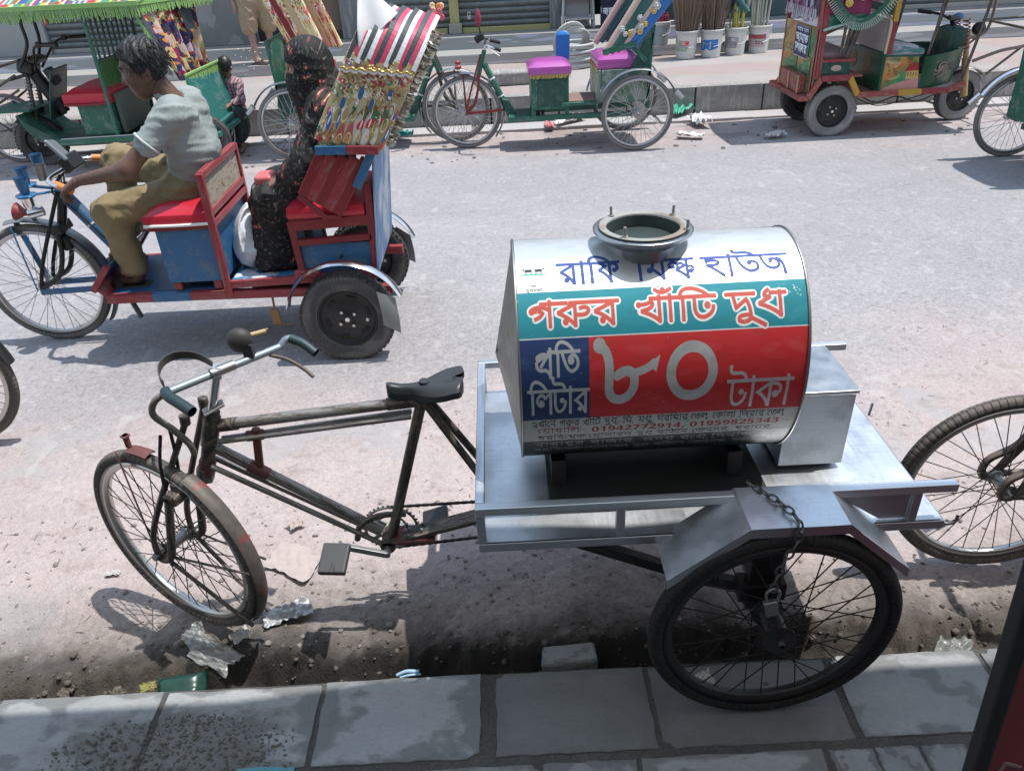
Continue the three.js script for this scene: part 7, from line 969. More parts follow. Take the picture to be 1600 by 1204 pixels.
  M('festoon_bar', pipe([[2.98, 0.96, zn + 0.01], [3.15, 1.0, zn + 0.01], [3.4, 1.06, zn + 0.01], [3.5, 1.14, zn + 0.01]], 0.012, 20, 6), mat([0.4, 0.5, 0.4], 0.5), fs); M('cloth_panel', grid(10, 6, (u, v) => [mix(3.0, 3.4, u), mix(1.36, 1.02 + 0.03 * Math.sin(u * 3), v), zn - 0.03 + 0.012 * Math.sin(u * 18)]), rc[0], fs); M('green_cloth', grid(8, 5, (u, v) => [mix(2.99, 3.36, u), mix(1.08, 0.98 + 0.05 * u, v), zn - 0.012 + 0.01 * Math.sin(u * 14)]), MS.green, fs);
  // folding arm irons and passenger seat
  const ps = part('passenger_seat', t);
  for (let i = 0; i < 4; i++) M('arm_iron', bar([3.2 + i * 0.05, 1.02, zn - 0.03 - i * 0.004], [3.19 + i * 0.03, 0.74, zn - 0.03 - i * 0.004], 0.012, 0.026), MS.frame, ps); M('arm_iron', bar([3.0, 0.92, zn - 0.03], [3.2, 1.0, zn - 0.03], 0.012, 0.03), MS.frame, ps); M('arm_iron', bar([3.33, 1.05, zn - 0.02], [3.24, 0.72, zn - 0.02], 0.012, 0.024), MS.frame, ps);
  M('seat_board', box2(2.98, 3.33, 0.68, 0.705, zf, zn - 0.01, 0.003), MS.red, ps); M('cushion', cushion(0.32, 0.05, 0.7, 3.14, 0.706, zc, 0.03), mat([0.28, 0.2, 0.19], 0.5), ps); M('locker', box2(3.03, 3.3, 0.56, 0.68, zf + 0.03, zn - 0.03, 0.003), MS.greenDeep, ps); M('oval', [new THREE.SphereGeometry(0.05, 20, 12).scale(1, 0.55, 0.08).translate(3.17, 0.625, zn - 0.03)], mat([0.5, 0.38, 0.34], 0.6), ps);
  // partition behind the driver, driver seat, posts
  const dp = part('driver_partition', t);
  M('partition', box2(3.585, 3.61, 0.39, 0.73, zf, zn, 0.003), mat([0.012, 0.085, 0.04], 0.35), dp); for (const z of [-7.85, -8.15]) M('oval', new THREE.SphereGeometry(0.07, 20, 12).scale(0.06, 1.05, 1.1).translate(3.584, 0.6, z), mat([0.32, 0.25, 0.14], 0.6), dp);
  M('seat_back', (() => { const g = cushion(0.02, 0.27, 0.74, 3.6, 0.745, zc, 0.005, 8); return g; })(), mat([0.42, 0.39, 0.37], 0.35), dp); M('back_frame', pipe([[3.6, 0.73, zn - 0.02], [3.6, 1.0, zn - 0.02], [3.6, 1.03, zn - 0.06], [3.6, 1.03, zf + 0.06], [3.6, 1.0, zf + 0.02], [3.6, 0.73, zf + 0.02]], 0.014, 50, 8), mat([0.55, 0.47, 0.33], 0.4), dp);
  M('upper_slat', box2(3.6, 3.615, 1.05, 1.13, zf, zn - 0.03, 0.003), MS.green, dp); M('upper_slat', box2(3.6, 3.615, 1.15, 1.22, zf, zn - 0.03, 0.003), redD, dp); M('upper_slat', box2(3.6, 3.615, 1.24, 1.32, zf, zn - 0.03, 0.003), MS.green, dp);
  M('post', box2(3.61, 3.655, 0.73, 1.0, zn - 0.04, zn, 0.004), MS.red, dp); M('post', box2(3.61, 3.655, 1.0, 1.75, zn - 0.04, zn, 0.004), yel, dp); M('post', box2(3.61, 3.65, 0.73, 1.75, zf, zf + 0.04, 0.004), yel, dp);
  M('side_panel', prism([[3.61, 0.39], [3.61, 0.7], [3.92, 0.69], [3.97, 0.41]], zn - 0.025, zn - 0.012, 0.002), p1, dp); M('inner_panel', box2(3.61, 3.95, 0.69, 0.7, zf, zn - 0.02, 0.002), MS.greenDeep, dp); M('cushion', cushion(0.34, 0.05, 0.6, 3.82, 0.7, zc + 0.05, 0.03), mat([1, 1, 1], 0.4, 0, { map: dtex(64, 64, (u, v) => mix3([0.1, 0.25, 0.24], [0.6, 0.58, 0.58], sst(0.4, 0.6, fbm(u * 4, v * 6, 3)))) }), dp);
  // front shield, steering, screen bars, roof
  const fr = part('front', t);
  M('shield', grid(10, 8, (u, v) => [mix(3.98, 4.42, u) + 0.05 * v * u, mix(0.41, 0.69 + 0.03 * u, v), mix(zn - 0.02, zn - 0.02 - 0.26 * u * u, 1)], (u, v) => [u, v]), mat([0.01, 0.07, 0.03], 0.3), fr); M('shield', grid(10, 8, (u, v) => [mix(3.98, 4.42, u) + 0.05 * v * u, mix(0.41, 0.69 + 0.03 * u, v), mix(zf + 0.02, zf + 0.02 + 0.26 * u * u, 1)]), MS.greenDeep, fr);
  { const G = []; for (let i = 0; i < 7; i++) { const a = i * 0.9; G.push(tor(0.03 + 0.008 * (i % 3), 0.005, 14, 5, 3.6).rotateZ(a).translate(4.16 + 0.04 * Math.cos(a), 0.57 + 0.025 * Math.sin(a), zn - 0.045)); } M('scroll_ornament', G, mat([0.35, 0.24, 0.2], 0.5), fr); M('oval', new THREE.SphereGeometry(0.045, 16, 10).scale(1, 0.9, 0.1).translate(4.29, 0.585, zn - 0.09), mat([0.12, 0.12, 0.1], 0.5), fr); }
  M('foot_deck', [box2(3.98, 4.42, 0.391, 0.405, zf + 0.05, zn - 0.03, 0.002)], mat([0.4, 0.3, 0.27], 0.6), fr); M('nose', cushion(0.16, 0.34, 0.26, 4.4, 0.52, zc, 0.03), MS.greenDeep, fr); M('grille', [...Array(5)].map((_, i) => box2(4.42, 4.49, 0.6 + i * 0.025, 0.612 + i * 0.025, zc - 0.1, zc + 0.14, 0.002)), mat([0.4, 0.32, 0.28], 0.6), fr);
  for (const s of [1, -1]) { M('shock', [rod([4.5, 0.85, zc + s * 0.09], [4.62, 0.25, zc + s * 0.09], 0.025), rod([4.55, 0.6, zc + s * 0.09], [4.62, 0.25, zc + s * 0.09], 0.034)], mat([0.4, 0.27, 0.12], 0.5), fr); M('spring', pipe([...Array(40)].map((_, i) => { const q = i / 39, a = i * 1.25; return [mix(4.47, 4.53, q) + 0.03 * Math.cos(a), mix(0.95, 0.68, q), zc + s * 0.09 + 0.03 * Math.sin(a)]; }), 0.006, 120, 5), MS.red, fr); }
  M('mudguard', mudguard(4.63, 0.235, 0.275, 150, 40, zc - 0.02, 0.1), MS.dullMetal, fr); M('stem', [rod([4.46, 0.8, zc], [4.38, 0.93, zc], 0.022), bx(0.07, 0.05, 0.16, 4.42, 0.86, zc, null, 0.01)], MS.black, fr);
  M('handlebar', pipe([[4.2, 0.99, zc + 0.28], [4.34, 0.97, zc + 0.2], [4.37, 0.94, zc], [4.34, 0.97, zc - 0.2], [4.2, 0.99, zc - 0.28]], 0.013, 24, 8), MS.black, fr); M('grip', rod([4.18, 0.995, zc + 0.3], [4.29, 0.98, zc + 0.24], 0.02), MS.black, fr); M('grip', rod([4.18, 0.995, zc - 0.3], [4.29, 0.98, zc - 0.24], 0.02), MS.black, fr); M('meter', bx(0.06, 0.05, 0.1, 4.4, 0.97, zc + 0.06, [0, 0, 0.4], 0.014), mat([0.1, 0.25, 0.5], 0.3), fr);
  for (const z of [zn - 0.06, zf + 0.06]) { M('screen_bar', pipe([[4.4, 0.46, z], [4.44, 0.72, z], [4.5, 1.2, z], [4.5, 1.75, z]], 0.014, 26, 7), MS.frame, fr); M('bumper_bar', pipe([[4.46, 0.62, z], [4.7, 0.7, z * 0.999], [4.93, 0.74, z], [4.97, 0.8, z], [4.98, 1.1, z], [4.95, 1.75, z]], 0.015, 36, 7), mat([0.2, 0.15, 0.13], 0.5, 0.3), fr); M('bumper_stay', rod([4.62, 0.5, z], [4.9, 0.73, z], 0.011), MS.frame, fr); M('side_bar', pipe([[4.02, 0.7, z], [4.06, 1.0, z], [4.1, 1.75, z]], 0.013, 12, 6), MS.frame, fr); }
  M('cross_bar', [rod([4.97, 0.86, zn - 0.06], [4.97, 0.86, zf + 0.06], 0.012), rod([4.46, 0.97, zn - 0.06], [4.97, 0.98, zn - 0.06], 0.01)], MS.frame, fr); M('horn_lamp', [new THREE.SphereGeometry(0.06, 16, 12).translate(4.6, 0.86, zc + 0.1)], MS.black, fr);
  M('windscreen', box2(4.49, 4.495, 1.0, 1.7, zf + 0.08, zn - 0.08, 0.001), new THREE.MeshPhysicalMaterial({ color: 0xffffff, transmission: 1, roughness: 0.15, thickness: 0, ior: 1.45 }), fr);
  M('roof', [grid(20, 8, (u, v) => [mix(2.8, 5.05, u), 1.76 + 0.1 * Math.sin(Math.PI * v), mix(zf - 0.03, zn + 0.03, v)])], rc[0], t);
  M('wiring', [pipe([[3.45, 0.36, zn - 0.05], [3.6, 0.3, zn - 0.03], [3.8, 0.34, zn - 0.05], [4.0, 0.29, zn - 0.04], [4.2, 0.36, zn - 0.05]], 0.006, 30, 5), pipe([[3.42, 0.34, zn - 0.08], [3.65, 0.26, zn - 0.08], [4.1, 0.35, zn - 0.06]], 0.005, 30, 5)], MS.black, t);
}
// ---------------------------------------------------------------- green e-rickshaw on the left, facing left
{
  const t = worldThing('electric_rickshaw', 'dark green electric rickshaw with lime fringed roof and multicoloured curtain at the left', 'rickshaw', [-3.7, 0, -8.05]), zn = -7.65, zf = -8.45, zc = -8.05, G = MS.greenDeep;
  carWheel('front_wheel', t, [-4.62, 0.24, zc], 0.242, MS.carTyre, { both: true, ry: 0.1, w: 0.042 }); carWheel('rear_wheel', t, [-2.85, 0.235, -7.72], 0.236, MS.carTyre, { both: true }); carWheel('rear_wheel', t, [-2.85, 0.235, -8.38], 0.236, MS.carTyre, { both: true });
  const b = part('body', t);
  M('floor', grid(24, 6, (u, v) => [mix(-4.3, -2.72, u), 0.3 + 0.02 * u + 0.0, mix(zf, zn, v)]), G, b); M('floor_edge', [bar([-4.3, 0.3, zn], [-2.72, 0.32, zn], 0.05, 0.06, 0.01), bar([-4.3, 0.3, zf], [-2.72, 0.32, zf], 0.05, 0.06, 0.01)], MS.green, b); M('silver_strip', bar([-4.2, 0.335, zn + 0.01], [-3.0, 0.35, zn + 0.01], 0.03, 0.01), MS.steelPlain, b);
  M('front_tub', grid(12, 10, (u, v) => { const a = v * 1.45; return [-4.3 - 0.26 * Math.sin(a) - 0.02 * v, 0.3 + 0.26 * (1 - Math.cos(a)) + 0.03 * v, mix(zf + 0.05, zn - 0.02, u)]; }), MS.green, b); M('leg_shield', [bar([-4.38, 0.46, zc], [-4.22, 0.92, zc], 0.34, 0.02, 0.008)], G, b); M('tub_side', grid(10, 6, (u, v) => { const a = (1 - u) * 1.45; return [-4.3 - 0.26 * Math.sin(a), mix(0.3 + 0.26 * (1 - Math.cos(a)), 0.34 + 0.22 * (1 - u) + 0.02, v), zn - 0.02]; }), G, b);
  M('bumper_rack', [box2(-4.95, -4.5, 0.565, 0.585, zc - 0.26, zc + 0.26, 0.004)], MS.green, b); M('bumper_bar', [rod([-4.95, 0.57, zc + 0.25], [-4.6, 0.75, zc + 0.12], 0.011), rod([-4.95, 0.57, zc - 0.25], [-4.6, 0.75, zc - 0.12], 0.011), rod([-5.1, 0.62, zc + 0.26], [-4.6, 0.88, zc + 0.1], 0.012), rod([-5.25, 0.85, zc], [-4.45, 1.02, zc], 0.013)], MS.frame, b);
  const ds = part('driver_seat', t);
  M('box', box2(-3.98, -3.66, 0.34, 0.62, zf + 0.08, zn - 0.04, 0.008), MS.green, ds); M('cushion', cushion(0.42, 0.1, 0.78, -3.86, 0.625, zc, 0.05, 18), MS.vinylRed, ds); M('piping', pipe([[-4.07, 0.635, zn - 0.0], [-3.86, 0.63, zn + 0.01], [-3.66, 0.635, zn - 0.0]], 0.012, 12, 6), MS.redDeep, ds); M('inner_panel', box2(-3.64, -3.6, 0.34, 0.7, zf + 0.02, zn - 0.1, 0.004), mat([0.1, 0.13, 0.1], 0.6), ds);
  const gr = part('backrest_grille', t);
  M('post', [bar([-3.655, 0.32, zn], [-3.65, 1.42, zn], 0.03, 0.03, 0.004, V(1, 0, 0))], MS.green, gr); M('post', bar([-3.6, 0.32, zf], [-3.56, 1.42, zf], 0.03, 0.03, 0.004, V(1, 0, 0)), G, gr);
  for (let i = 1; i < 9; i++) M('grille_bar', rod([-3.655 + 0.006 * i, 1.0, zn - i * 0.089], [-3.65 + 0.009 * i, 1.42, zn - i * 0.089], 0.011), G, gr); M('grille_rail', [rod([-3.65, 1.0, zn], [-3.6, 1.0, zf], 0.013), rod([-3.65, 1.41, zn], [-3.56, 1.41, zf], 0.013)], G, gr);
  M('green_valance', fringe([-3.66, 1.0, zn - 0.02], [-3.6, 1.0, zf + 0.05], 0.22, 46, 7, 0.1), mat([0.06, 0.16, 0.04], 0.8), gr, { kind: 'stuff' });
  // camouflage curtain and rear panel
  const camo = mat([1, 1, 1], 0.8, 0, { map: dtex(512, 512, (u, v) => { const x = u * 17 + 1.6 * fbm(u * 9, v * 7, 2, 3), y = v * 6.5, a = fbm(x, y, 3, 1), c = fbm(x + 20, y + 5, 3, 2), d = fbm(x + 7, y + 31, 3, 6); let q = [0.02, 0.035, 0.13]; if (a > 0.56) q = [0.36, 0.02, 0.045]; if (c > 0.57) q = [0.5, 0.43, 0.16]; if (d > 0.61) q = [0.5, 0.36, 0.38]; if (d < 0.37) q = [0.03, 0.02, 0.05]; if (a < 0.36) q = [0.55, 0.22, 0.05]; return q; }) });
  const cu = part('curtain', t);
  M('curtain_cloth', grid(60, 20, (u, v) => [mix(-3.14, -2.93, v) + 0.03 * Math.sin(u * 40 + 1.5 * Math.sin(v * 3)) * (0.4 + v) + 0.22 * u * (1 - v), mix(1.43, 0.8, v) - 0.03 * u, mix(zn + 0.02, zf, u)], (u, v) => [u, v]), camo, cu);
  M('window_patch', grid(6, 6, (u, v) => [mix(-3.06, -3.0, v) + 0.02 + 0.22 * mix(0.5, 0.72, u) * (1 - mix(0.05, 0.4, v)), mix(1.4, 1.18, v), mix(zn - 0.42, zn - 0.58, u)]), mat([0.035, 0.045, 0.06], 0.5), cu);
  M('lime_edge', fringe([-3.18, 1.4, zn + 0.02], [-3.0, 0.98, zn + 0.03], 0.06, 34, 9), MS.lime, cu, { kind: 'stuff' });
  M('rear_panel', [bar([-2.88, 0.82, zc], [-2.76, 0.34, zc], 0.8, 0.02, 0.004, V(1, 0, 0)).clone()], MS.teal, b);
  M('rear_board', grid(8, 8, (u, v) => [mix(-2.885, -2.765, v) + 0.1 * u * (1 - v * 0.2), mix(0.83, 0.36, v) + 0.02 * u, mix(zn, zf, u)], (u, v) => [u, v]), MS.teal, b); M('step_rail', [bar([-2.74, 0.36, zn + 0.02], [-2.66, 0.38, zf], 0.05, 0.05, 0.01), bar([-2.7, 0.3, zn + 0.02], [-2.62, 0.33, zf], 0.06, 0.05, 0.01)], MS.teal, b); M('lime_fringe', fringe([-2.88, 0.84, zn + 0.005], [-2.77, 0.86, zf], 0.085, 60, 12), MS.lime, b, { kind: 'stuff' }); M('fringe_band', bar([-2.88, 0.842, zn + 0.005], [-2.77, 0.862, zf], 0.02, 0.02), MS.lime, b);
  M('hoses', [pipe([[-2.72, 0.33, -7.7], [-2.66, 0.22, -7.75], [-2.7, 0.18, -7.85], [-2.66, 0.26, -7.95], [-2.68, 0.33, -8.0]], 0.009, 24, 6), pipe([[-2.7, 0.3, -7.72], [-2.64, 0.16, -7.82], [-2.68, 0.3, -8.1]], 0.008, 24, 6)], mat([0.35, 0.35, 0.32], 0.5), b);
  // steering
  const st = part('steering', t);
  for (const s of [1, -1]) { M('shock', [rod([-4.5, 0.86, zc + s * 0.08], [-4.6, 0.25, zc + s * 0.08], 0.02), rod([-4.56, 0.5, zc + s * 0.08], [-4.62, 0.24, zc + s * 0.08], 0.03)], MS.frame, st); M('spring', pipe([...Array(36)].map((_, i) => { const q = i / 35, a = i * 1.3; return [mix(-4.51, -4.56, q) + 0.026 * Math.cos(a), mix(0.82, 0.58, q), zc + s * 0.08 + 0.026 * Math.sin(a)]; }), 0.006, 110, 5), MS.dullMetal, st); }
  M('mudguard', mudguard(-4.62, 0.24, 0.28, 140, 30, zc, 0.1), G, st); M('reflector', rod([-4.6, 0.5, zc + 0.12], [-4.6, 0.5, zc + 0.13], 0.035), mat([0.5, 0.25, 0.03], 0.4), st); M('number_tag', box2(-4.585, -4.545, 0.25, 0.42, zc + 0.11, zc + 0.115, 0.002), mat([0.12, 0.13, 0.13], 0.5), st);
  M('headlamp_cowl', [bx(0.16, 0.14, 0.2, -4.5, 0.94, zc, [0, 0, -0.3], 0.04), bx(0.1, 0.07, 0.22, -4.4, 1.0, zc, [0, 0, -0.2], 0.03), bx(0.2, 0.03, 0.05, -4.58, 0.86, zc + 0.08, [0, 0, 0.2], 0.01)], MS.black, st); M('column', [rod([-4.48, 0.9, zc], [-4.3, 0.5, zc], 0.06), bx(0.08, 0.16, 0.1, -4.27, 0.85, zc + 0.06, [0, 0, 0.4], 0.02)], MS.black, st);
  for (const s of [1, -1]) { M('handlebar', pipe([[-4.4, 0.92, zc + s * 0.05], [-4.36, 1.0, zc + s * 0.12], [-4.26, 1.13, zc + s * 0.22], [-4.14, 1.15, zc + s * 0.28]], 0.012, 20, 7), MS.black, st); M('grip', rod([-4.16, 1.15, zc + s * 0.27], [-4.0, 1.15, zc + s * 0.32], 0.02), MS.black, st); M('switch_box', bx(0.05, 0.05, 0.05, -4.2, 1.15, zc + s * 0.25, null, 0.01), MS.black, st); }
  // roof with lime fringe and bright patterned top, front pole
  const rf = part('roof', t), bright = mat([1, 1, 1], 0.6, 0, { map: dtex(128, 64, (u, v) => [[0.4, 0.03, 0.05], [0.03, 0.08, 0.3], [0.5, 0.4, 0.05], [0.05, 0.25, 0.12], [0.5, 0.5, 0.45]][Math.floor(hsh(Math.floor(u * 32), Math.floor(v * 10), 3) * 5)]) });
  M('canopy', grid(24, 10, (u, v) => [mix(-5.4, -3.1, u) + 0.36 * v * sst(0.7, 1, u), 1.47 + 0.1 * Math.sin(Math.PI * v), mix(zn + 0.06, zf - 0.06, v)], (u, v) => [u * 3, v]), bright, rf);
  M('lime_fringe', [...fringe([-5.4, 1.46, zn + 0.07], [-3.12, 1.46, zn + 0.07], 0.1, 190, 15), ...fringe([-3.12, 1.46, zn + 0.06], [-2.74, 1.46, zf], 0.08, 70, 16)], MS.lime, rf, { kind: 'stuff' }); M('fringe_band', [bar([-5.4, 1.465, zn + 0.068], [-3.12, 1.465, zn + 0.068], 0.012, 0.04), bar([-3.12, 1.465, zn + 0.068], [-2.74, 1.465, zf], 0.012, 0.04)], MS.lime, rf);
  M('front_pole', pipe([[-4.5, 0.95, zn - 0.25], [-4.36, 1.15, zn - 0.25], [-4.33, 1.35, zn - 0.22], [-4.24, 1.47, zn - 0.2]], 0.016, 20, 7), MS.black, rf); M('front_pole', pipe([[-4.5, 0.95, zf + 0.2], [-4.42, 1.15, zf + 0.2], [-4.4, 1.35, zf + 0.2], [-4.3, 1.47, zf + 0.2]], 0.016, 20, 7), MS.black, rf); M('pendant', new THREE.SphereGeometry(0.03, 10, 8).scale(0.8, 1.4, 0.8).translate(-4.0, 1.36, zn - 0.02), mat([0.5, 0.12, 0.1], 0.5), rf);
}
{ // wheel of another rickshaw at the far left edge
  const t = thing('bicycle', 'dusty bicycle at the far left kerb edge in front of the green vehicle', 'bicycle', [-5.98, 0, -8.2]);
  spokedWheel('front_wheel', t, [0, 0.342, 0], { r: 0.342, tyre: MS.tyreGrey, spoke: MS.spokeBright, sr: 0.002 }); spokedWheel('rear_wheel', t, [1.02, 0.342, 0], { r: 0.342, tyre: tyreMat([0.2, 0.16, 0.15], [0.3, 0.25, 0.24], 12), spoke: MS.spokeBright, sr: 0.002 });
  M('frame', [rod([0.14, 0.7, 0], [0.2, 0.9, 0], 0.018), rod([0.17, 0.84, 0], [0.52, 0.8, 0], 0.014), rod([0.15, 0.74, 0], [0.58, 0.3, 0], 0.015), rod([0.58, 0.3, 0], [0.5, 0.86, 0], 0.014), rod([0.58, 0.3, 0.03], [1.02, 0.342, 0.05], 0.009), rod([0.52, 0.78, 0.02], [1.02, 0.342, 0.05], 0.008), pipe([[0, 0.342, 0.05], [0.1, 0.55, 0.05], [0.14, 0.7, 0.02]], 0.011, 12, 6)], MS.frame, t); M('saddle', cushion(0.24, 0.03, 0.14, 0.5, 0.88, 0, 0.02), MS.saddle, t); M('handlebar', pipe([[0.34, 0.95, 0.24], [0.22, 0.98, 0.2], [0.2, 0.98, -0.2], [0.34, 0.95, -0.24]], 0.012, 20, 7), MS.chrome, t);
}
// ---------------------------------------------------------------- near side: shop wall and awning behind the camera, red panel
{
  const b = worldThing('near_shop', 'unseen near shop front with translucent awning shading the paving slabs', 'building', [0, 0, 1.2]), m = mat([0.1, 0.1, 0.1], 0.9);
  M('wall', [box2(-7, 7, 0, 4.6, 1.1, 1.35, 0)], m, b);
  M('door', box2(-0.9, 0.9, 0.0, 2.4, 1.08, 1.097, 0), mat([0.05, 0.055, 0.06], 0.6), b);
  const tarp = new THREE.MeshPhysicalMaterial({ color: lin(0.82, 0.84, 0.8), roughness: 1, transmission: 0.38, thickness: 0, side: THREE.DoubleSide });  // unseen awning, made translucent to put soft light on slabs and tank
  M('awning', grid(80, 6, (u, v) => { const x = mix(-7, 7, u), e = -1.6 - 0.03 * Math.sin(x * 2.3) - 0.05 * fbm(x * 4 + 9, 3, 2); return [x, 3.0 + 0.35 * v + 0.02 * Math.sin(x * 5), mix(e, 1.09, v)]; }), tarp, b); M('awning_bar', bar([-7, 2.99, -1.6], [7, 2.99, -1.6], 0.03, 0.03), MS.dullMetal, b);
  for (const x of [-5.5, 4.6]) M('awning_post', rod([x, 0, -1.3], [x, 3.0, -1.3], 0.025), MS.frame, b);
}
{
  const t = worldThing('metal_panel', 'red painted metal panel with black rubber edge at the near right corner', 'panel', [1.2, 0, -0.82]);
  M('sheet', prism([[0.885, 0.0], [0.75, 1.5], [1.6, 1.5], [1.6, 0.0]], -0.836, -0.815), mat([1, 1, 1], 0.45, 0, { map: dtex(128, 128, (u, v) => mix3([0.2, 0.016, 0.025], [0.28, 0.04, 0.05], fbm(u * 5, v * 5, 4))) }), t);
  M('rubber_edge', bar([0.88, 0.0, -0.826], [0.745, 1.5, -0.826], 0.034, 0.03, 0.008), MS.blackMatte, t);
  M('scratch_mark', [bar([0.868, 0.615, -0.814], [0.9, 0.6, -0.814], 0.003, 0.006, 0), bar([0.868, 0.615, -0.814], [0.86, 0.56, -0.814], 0.003, 0.006, 0), bar([0.875, 0.585, -0.814], [0.895, 0.578, -0.814], 0.003, 0.005, 0)], mat([0.35, 0.25, 0.25], 0.6), t);
}
// ---------------------------------------------------------------- litter
let cardM; const foil = mat([0.42, 0.42, 0.43], 0.4, 0.3), filmM = new THREE.MeshPhysicalMaterial({ color: lin(0.62, 0.64, 0.62), roughness: 0.35, transmission: 0.75, thickness: 0, side: THREE.DoubleSide });
function litter(name, g, p, ry, m, label, cat_ = 'litter') { const o = new THREE.Mesh(g, m); o.name = numbered(name); o.position.set(...p); o.rotation.y = ry; o.castShadow = o.receiveShadow = true; o.userData = { label, category: cat_ }; scene.add(o); return o; }
const gy = (x, z) => (z > gzs && z < gzn ? nearH(x, z) : z > gzn ? 0 : 0);
const lit = (name, w, d, h, x, z, ry, m, seed, label, cat_, dy = 0) => litter(name, crumple(w, d, h * 0.45, seed, 30), [x, gy(x, z) + dy, z], ry, m, label, cat_);
lit('foil_wrapper', 0.15, 0.07, 0.09, -0.8, -1.835, 0.35, foil, 3, 'crumpled silver foil wrapper lying behind the front tyre of the cart', 'wrapper', 0.004);
lit('plastic_bag', 0.16, 0.08, 0.07, -0.99, -1.66, -0.5, filmM, 5, 'translucent plastic bag draped over the gutter edge at the left', 'plastic bag', 0.03);
lit('plastic_bag', 0.12, 0.07, 0.05, -1.07, -1.735, -0.9, filmM, 15, 'small clear plastic scrap beside the draped bag near the gutter', 'plastic bag', 0.015);
{ const g = cushion(0.15, 0.022, 0.08, 0, 0, 0, 0.03, 10), p = g.attributes.position; for (let i = 0; i < p.count; i++) p.setY(i, p.getY(i) + 0.012 * fbm(p.getX(i) * 50, p.getZ(i) * 50, 2)); g.computeVertexNormals(); litter('green_pouch', g, [-1.09, -0.072, -1.605], 0.1, mat([0.01, 0.045, 0.034], 0.3), 'dark green plastic pouch lying in the gutter at the left', 'pouch').rotation.x = 0.5; }
lit('yellow_wrapper', 0.045, 0.03, 0.03, -1.185, -1.585, 0.4, mat([0.2, 0.19, 0.06], 0.6), 8, 'small yellow wrapper beside the green pouch in the gutter', 'wrapper', 0.03);
lit('white_scrap', 0.06, 0.045, 0.06, -0.93, -1.74, 0.8, mat([0.5, 0.47, 0.45], 0.8), 9, 'small crumpled pale paper scrap below the front wheel', 'paper', 0.008);
lit('grey_leaf', 0.05, 0.025, 0.03, -1.49, -2.07, 0.2, mat([0.45, 0.44, 0.43], 0.7), 10, 'small pale plastic scrap at the left beyond the front wheel shadow', 'paper', 0.004);
lit('cardboard_scrap', 0.2, 0.14, 0.03, -0.83, -2.08, -0.4, mat([0.4, 0.34, 0.32], 0.9), 11, 'torn flattened piece of pinkish card under the pedals', 'card', 0.006);
lit('paper_scrap', 0.06, 0.045, 0.05, -0.86, -2.27, 0.6, mat([0.42, 0.36, 0.33], 0.9), 22, 'small crumpled brown paper ball beyond the pedals', 'paper', 0.004);
lit('white_wad', 0.045, 0.04, 0.08, 0.525, -1.47, 0.3, mat([0.6, 0.6, 0.58], 0.8), 12, 'small white crumpled paper seen through the spokes of the near wheel', 'paper', 0.004);
lit('plastic_bag', 0.15, 0.08, 0.07, 1.33, -1.57, 0.9, filmM, 13, 'clear plastic scrap lying on the slab corner at the right', 'plastic bag', 0.02);
litter('wrapper_card', (() => { const tx = ctex(128, 64, (g) => { g.fillStyle = '#c9d2d0'; g.fillRect(0, 0, 128, 64); g.fillStyle = '#4f8f9a'; g.fillRect(0, 0, 128, 16); g.fillRect(0, 0, 10, 64); g.fillStyle = '#5a6b74'; for (let i = 0; i < 4; i++) g.fillRect(18, 24 + i * 9, 60 + 30 * hsh(i, 2), 3); }); cardM = mat([1, 1, 1], 0.5, 0, { map: tx }); return grid(6, 4, (u, v) => [(u - 0.5) * 0.16, 0.004 + 0.006 * Math.sin(u * 4), (v - 0.5) * 0.06], (u, v) => [u, 1 - v]); })(), [-0.735, 0.0, -1.245], 0.0, cardM, 'flat printed wrapper with teal band lying on the front slabs', 'wrapper');
{ const g = mg([pipe([[-0.04, 0, 0], [-0.01, 0.012, 0], [0.03, 0.01, 0.005]], 0.006, 14, 7), pipe([[-0.03, 0.002, 0.012], [0, 0.01, 0.014], [0.035, 0.004, 0.012]], 0.004, 14, 6)]); litter('blue_tube', g, [-0.37, -0.045, -1.6], 0.1, mat([0.3, 0.45, 0.6], 0.4), 'small white and blue plastic tube in the gutter under the bed', 'tube'); }
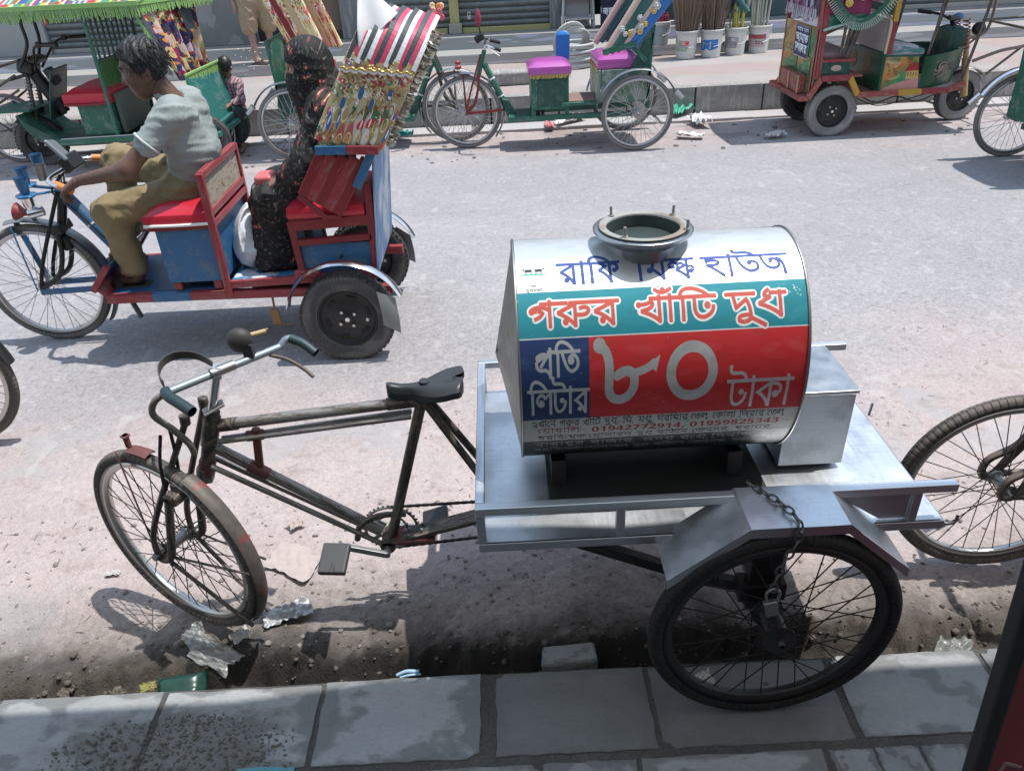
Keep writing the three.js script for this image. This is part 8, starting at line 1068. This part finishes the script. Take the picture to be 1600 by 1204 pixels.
{ const r = rng(6); for (let i = 0; i < 5; i++) lit('gutter_stone', 0.05 + 0.04 * r(), 0.04, 0.07, [-0.15, 0.02, -0.55, -1.3, -1.45][i], -1.6 + 0.015 * r(), r() * 3, mat([0.13, 0.11, 0.09], 0.9), 40 + i, ['brown clod in the gutter left of the broken concrete', 'brown clod touching the broken concrete in the gutter', 'dark clod in the gutter below the pedals', 'earth clod in the gutter near the left slabs', 'earth clod at the gutter far left'][i], 'clod', -0.0); }
const far = (name, w, d, h, x, z, m, seed, label, y = 0.004) => litter(name, crumple(w, d, h, seed, 12), [x, y, z], seed, m, label, 'litter');
far('green_scrap', 0.28, 0.16, 0.14, 1.98, -8.62, mat([0.06, 0.32, 0.22], 0.6), 51, 'pale green plastic scrap at the foot of the far kerb right of the rickshaw', 0.01);
far('white_paper', 0.3, 0.16, 0.12, 2.1, -8.25, mat([0.7, 0.7, 0.7], 0.8), 52, 'white folded paper on the ground right of the purple seated rickshaw');
far('white_paper', 0.25, 0.12, 0.06, 1.9, -7.75, mat([0.62, 0.6, 0.6], 0.8), 53, 'flat white paper behind the rear wheel of the purple seated rickshaw');
far('white_paper', 0.4, 0.14, 0.08, 0.78, -8.55, mat([0.7, 0.7, 0.69], 0.8), 54, 'white paper under the footplate of the purple seated rickshaw', 0.028);
far('pink_scrap', 0.2, 0.1, 0.08, 0.55, -8.4, mat([0.5, 0.2, 0.22], 0.7), 55, 'pink plastic scrap under the purple seated rickshaw');
far('turquoise_bag', 0.22, 0.12, 0.12, -1.0, -8.3, mat([0.06, 0.42, 0.4], 0.5), 56, 'turquoise plastic bag on the ground beside the rickshaw hood');
far('pale_scrap', 0.2, 0.12, 0.06, 2.7, -7.6, mat([0.55, 0.52, 0.5], 0.8), 57, 'pale paper scrap left of the painted rickshaw');
{ const g = new RoundedBoxGeometry(0.5, 0.14, 0.3, 2, 0.02); solo('concrete_block', g.translate(0.18, 0.37, -9.5), kerbM[1], 'loose concrete block on the far footway behind the rickshaw handlebar', 'block', null, [0.18, 0.3, -9.5]); }
renderer.render(scene, camera);
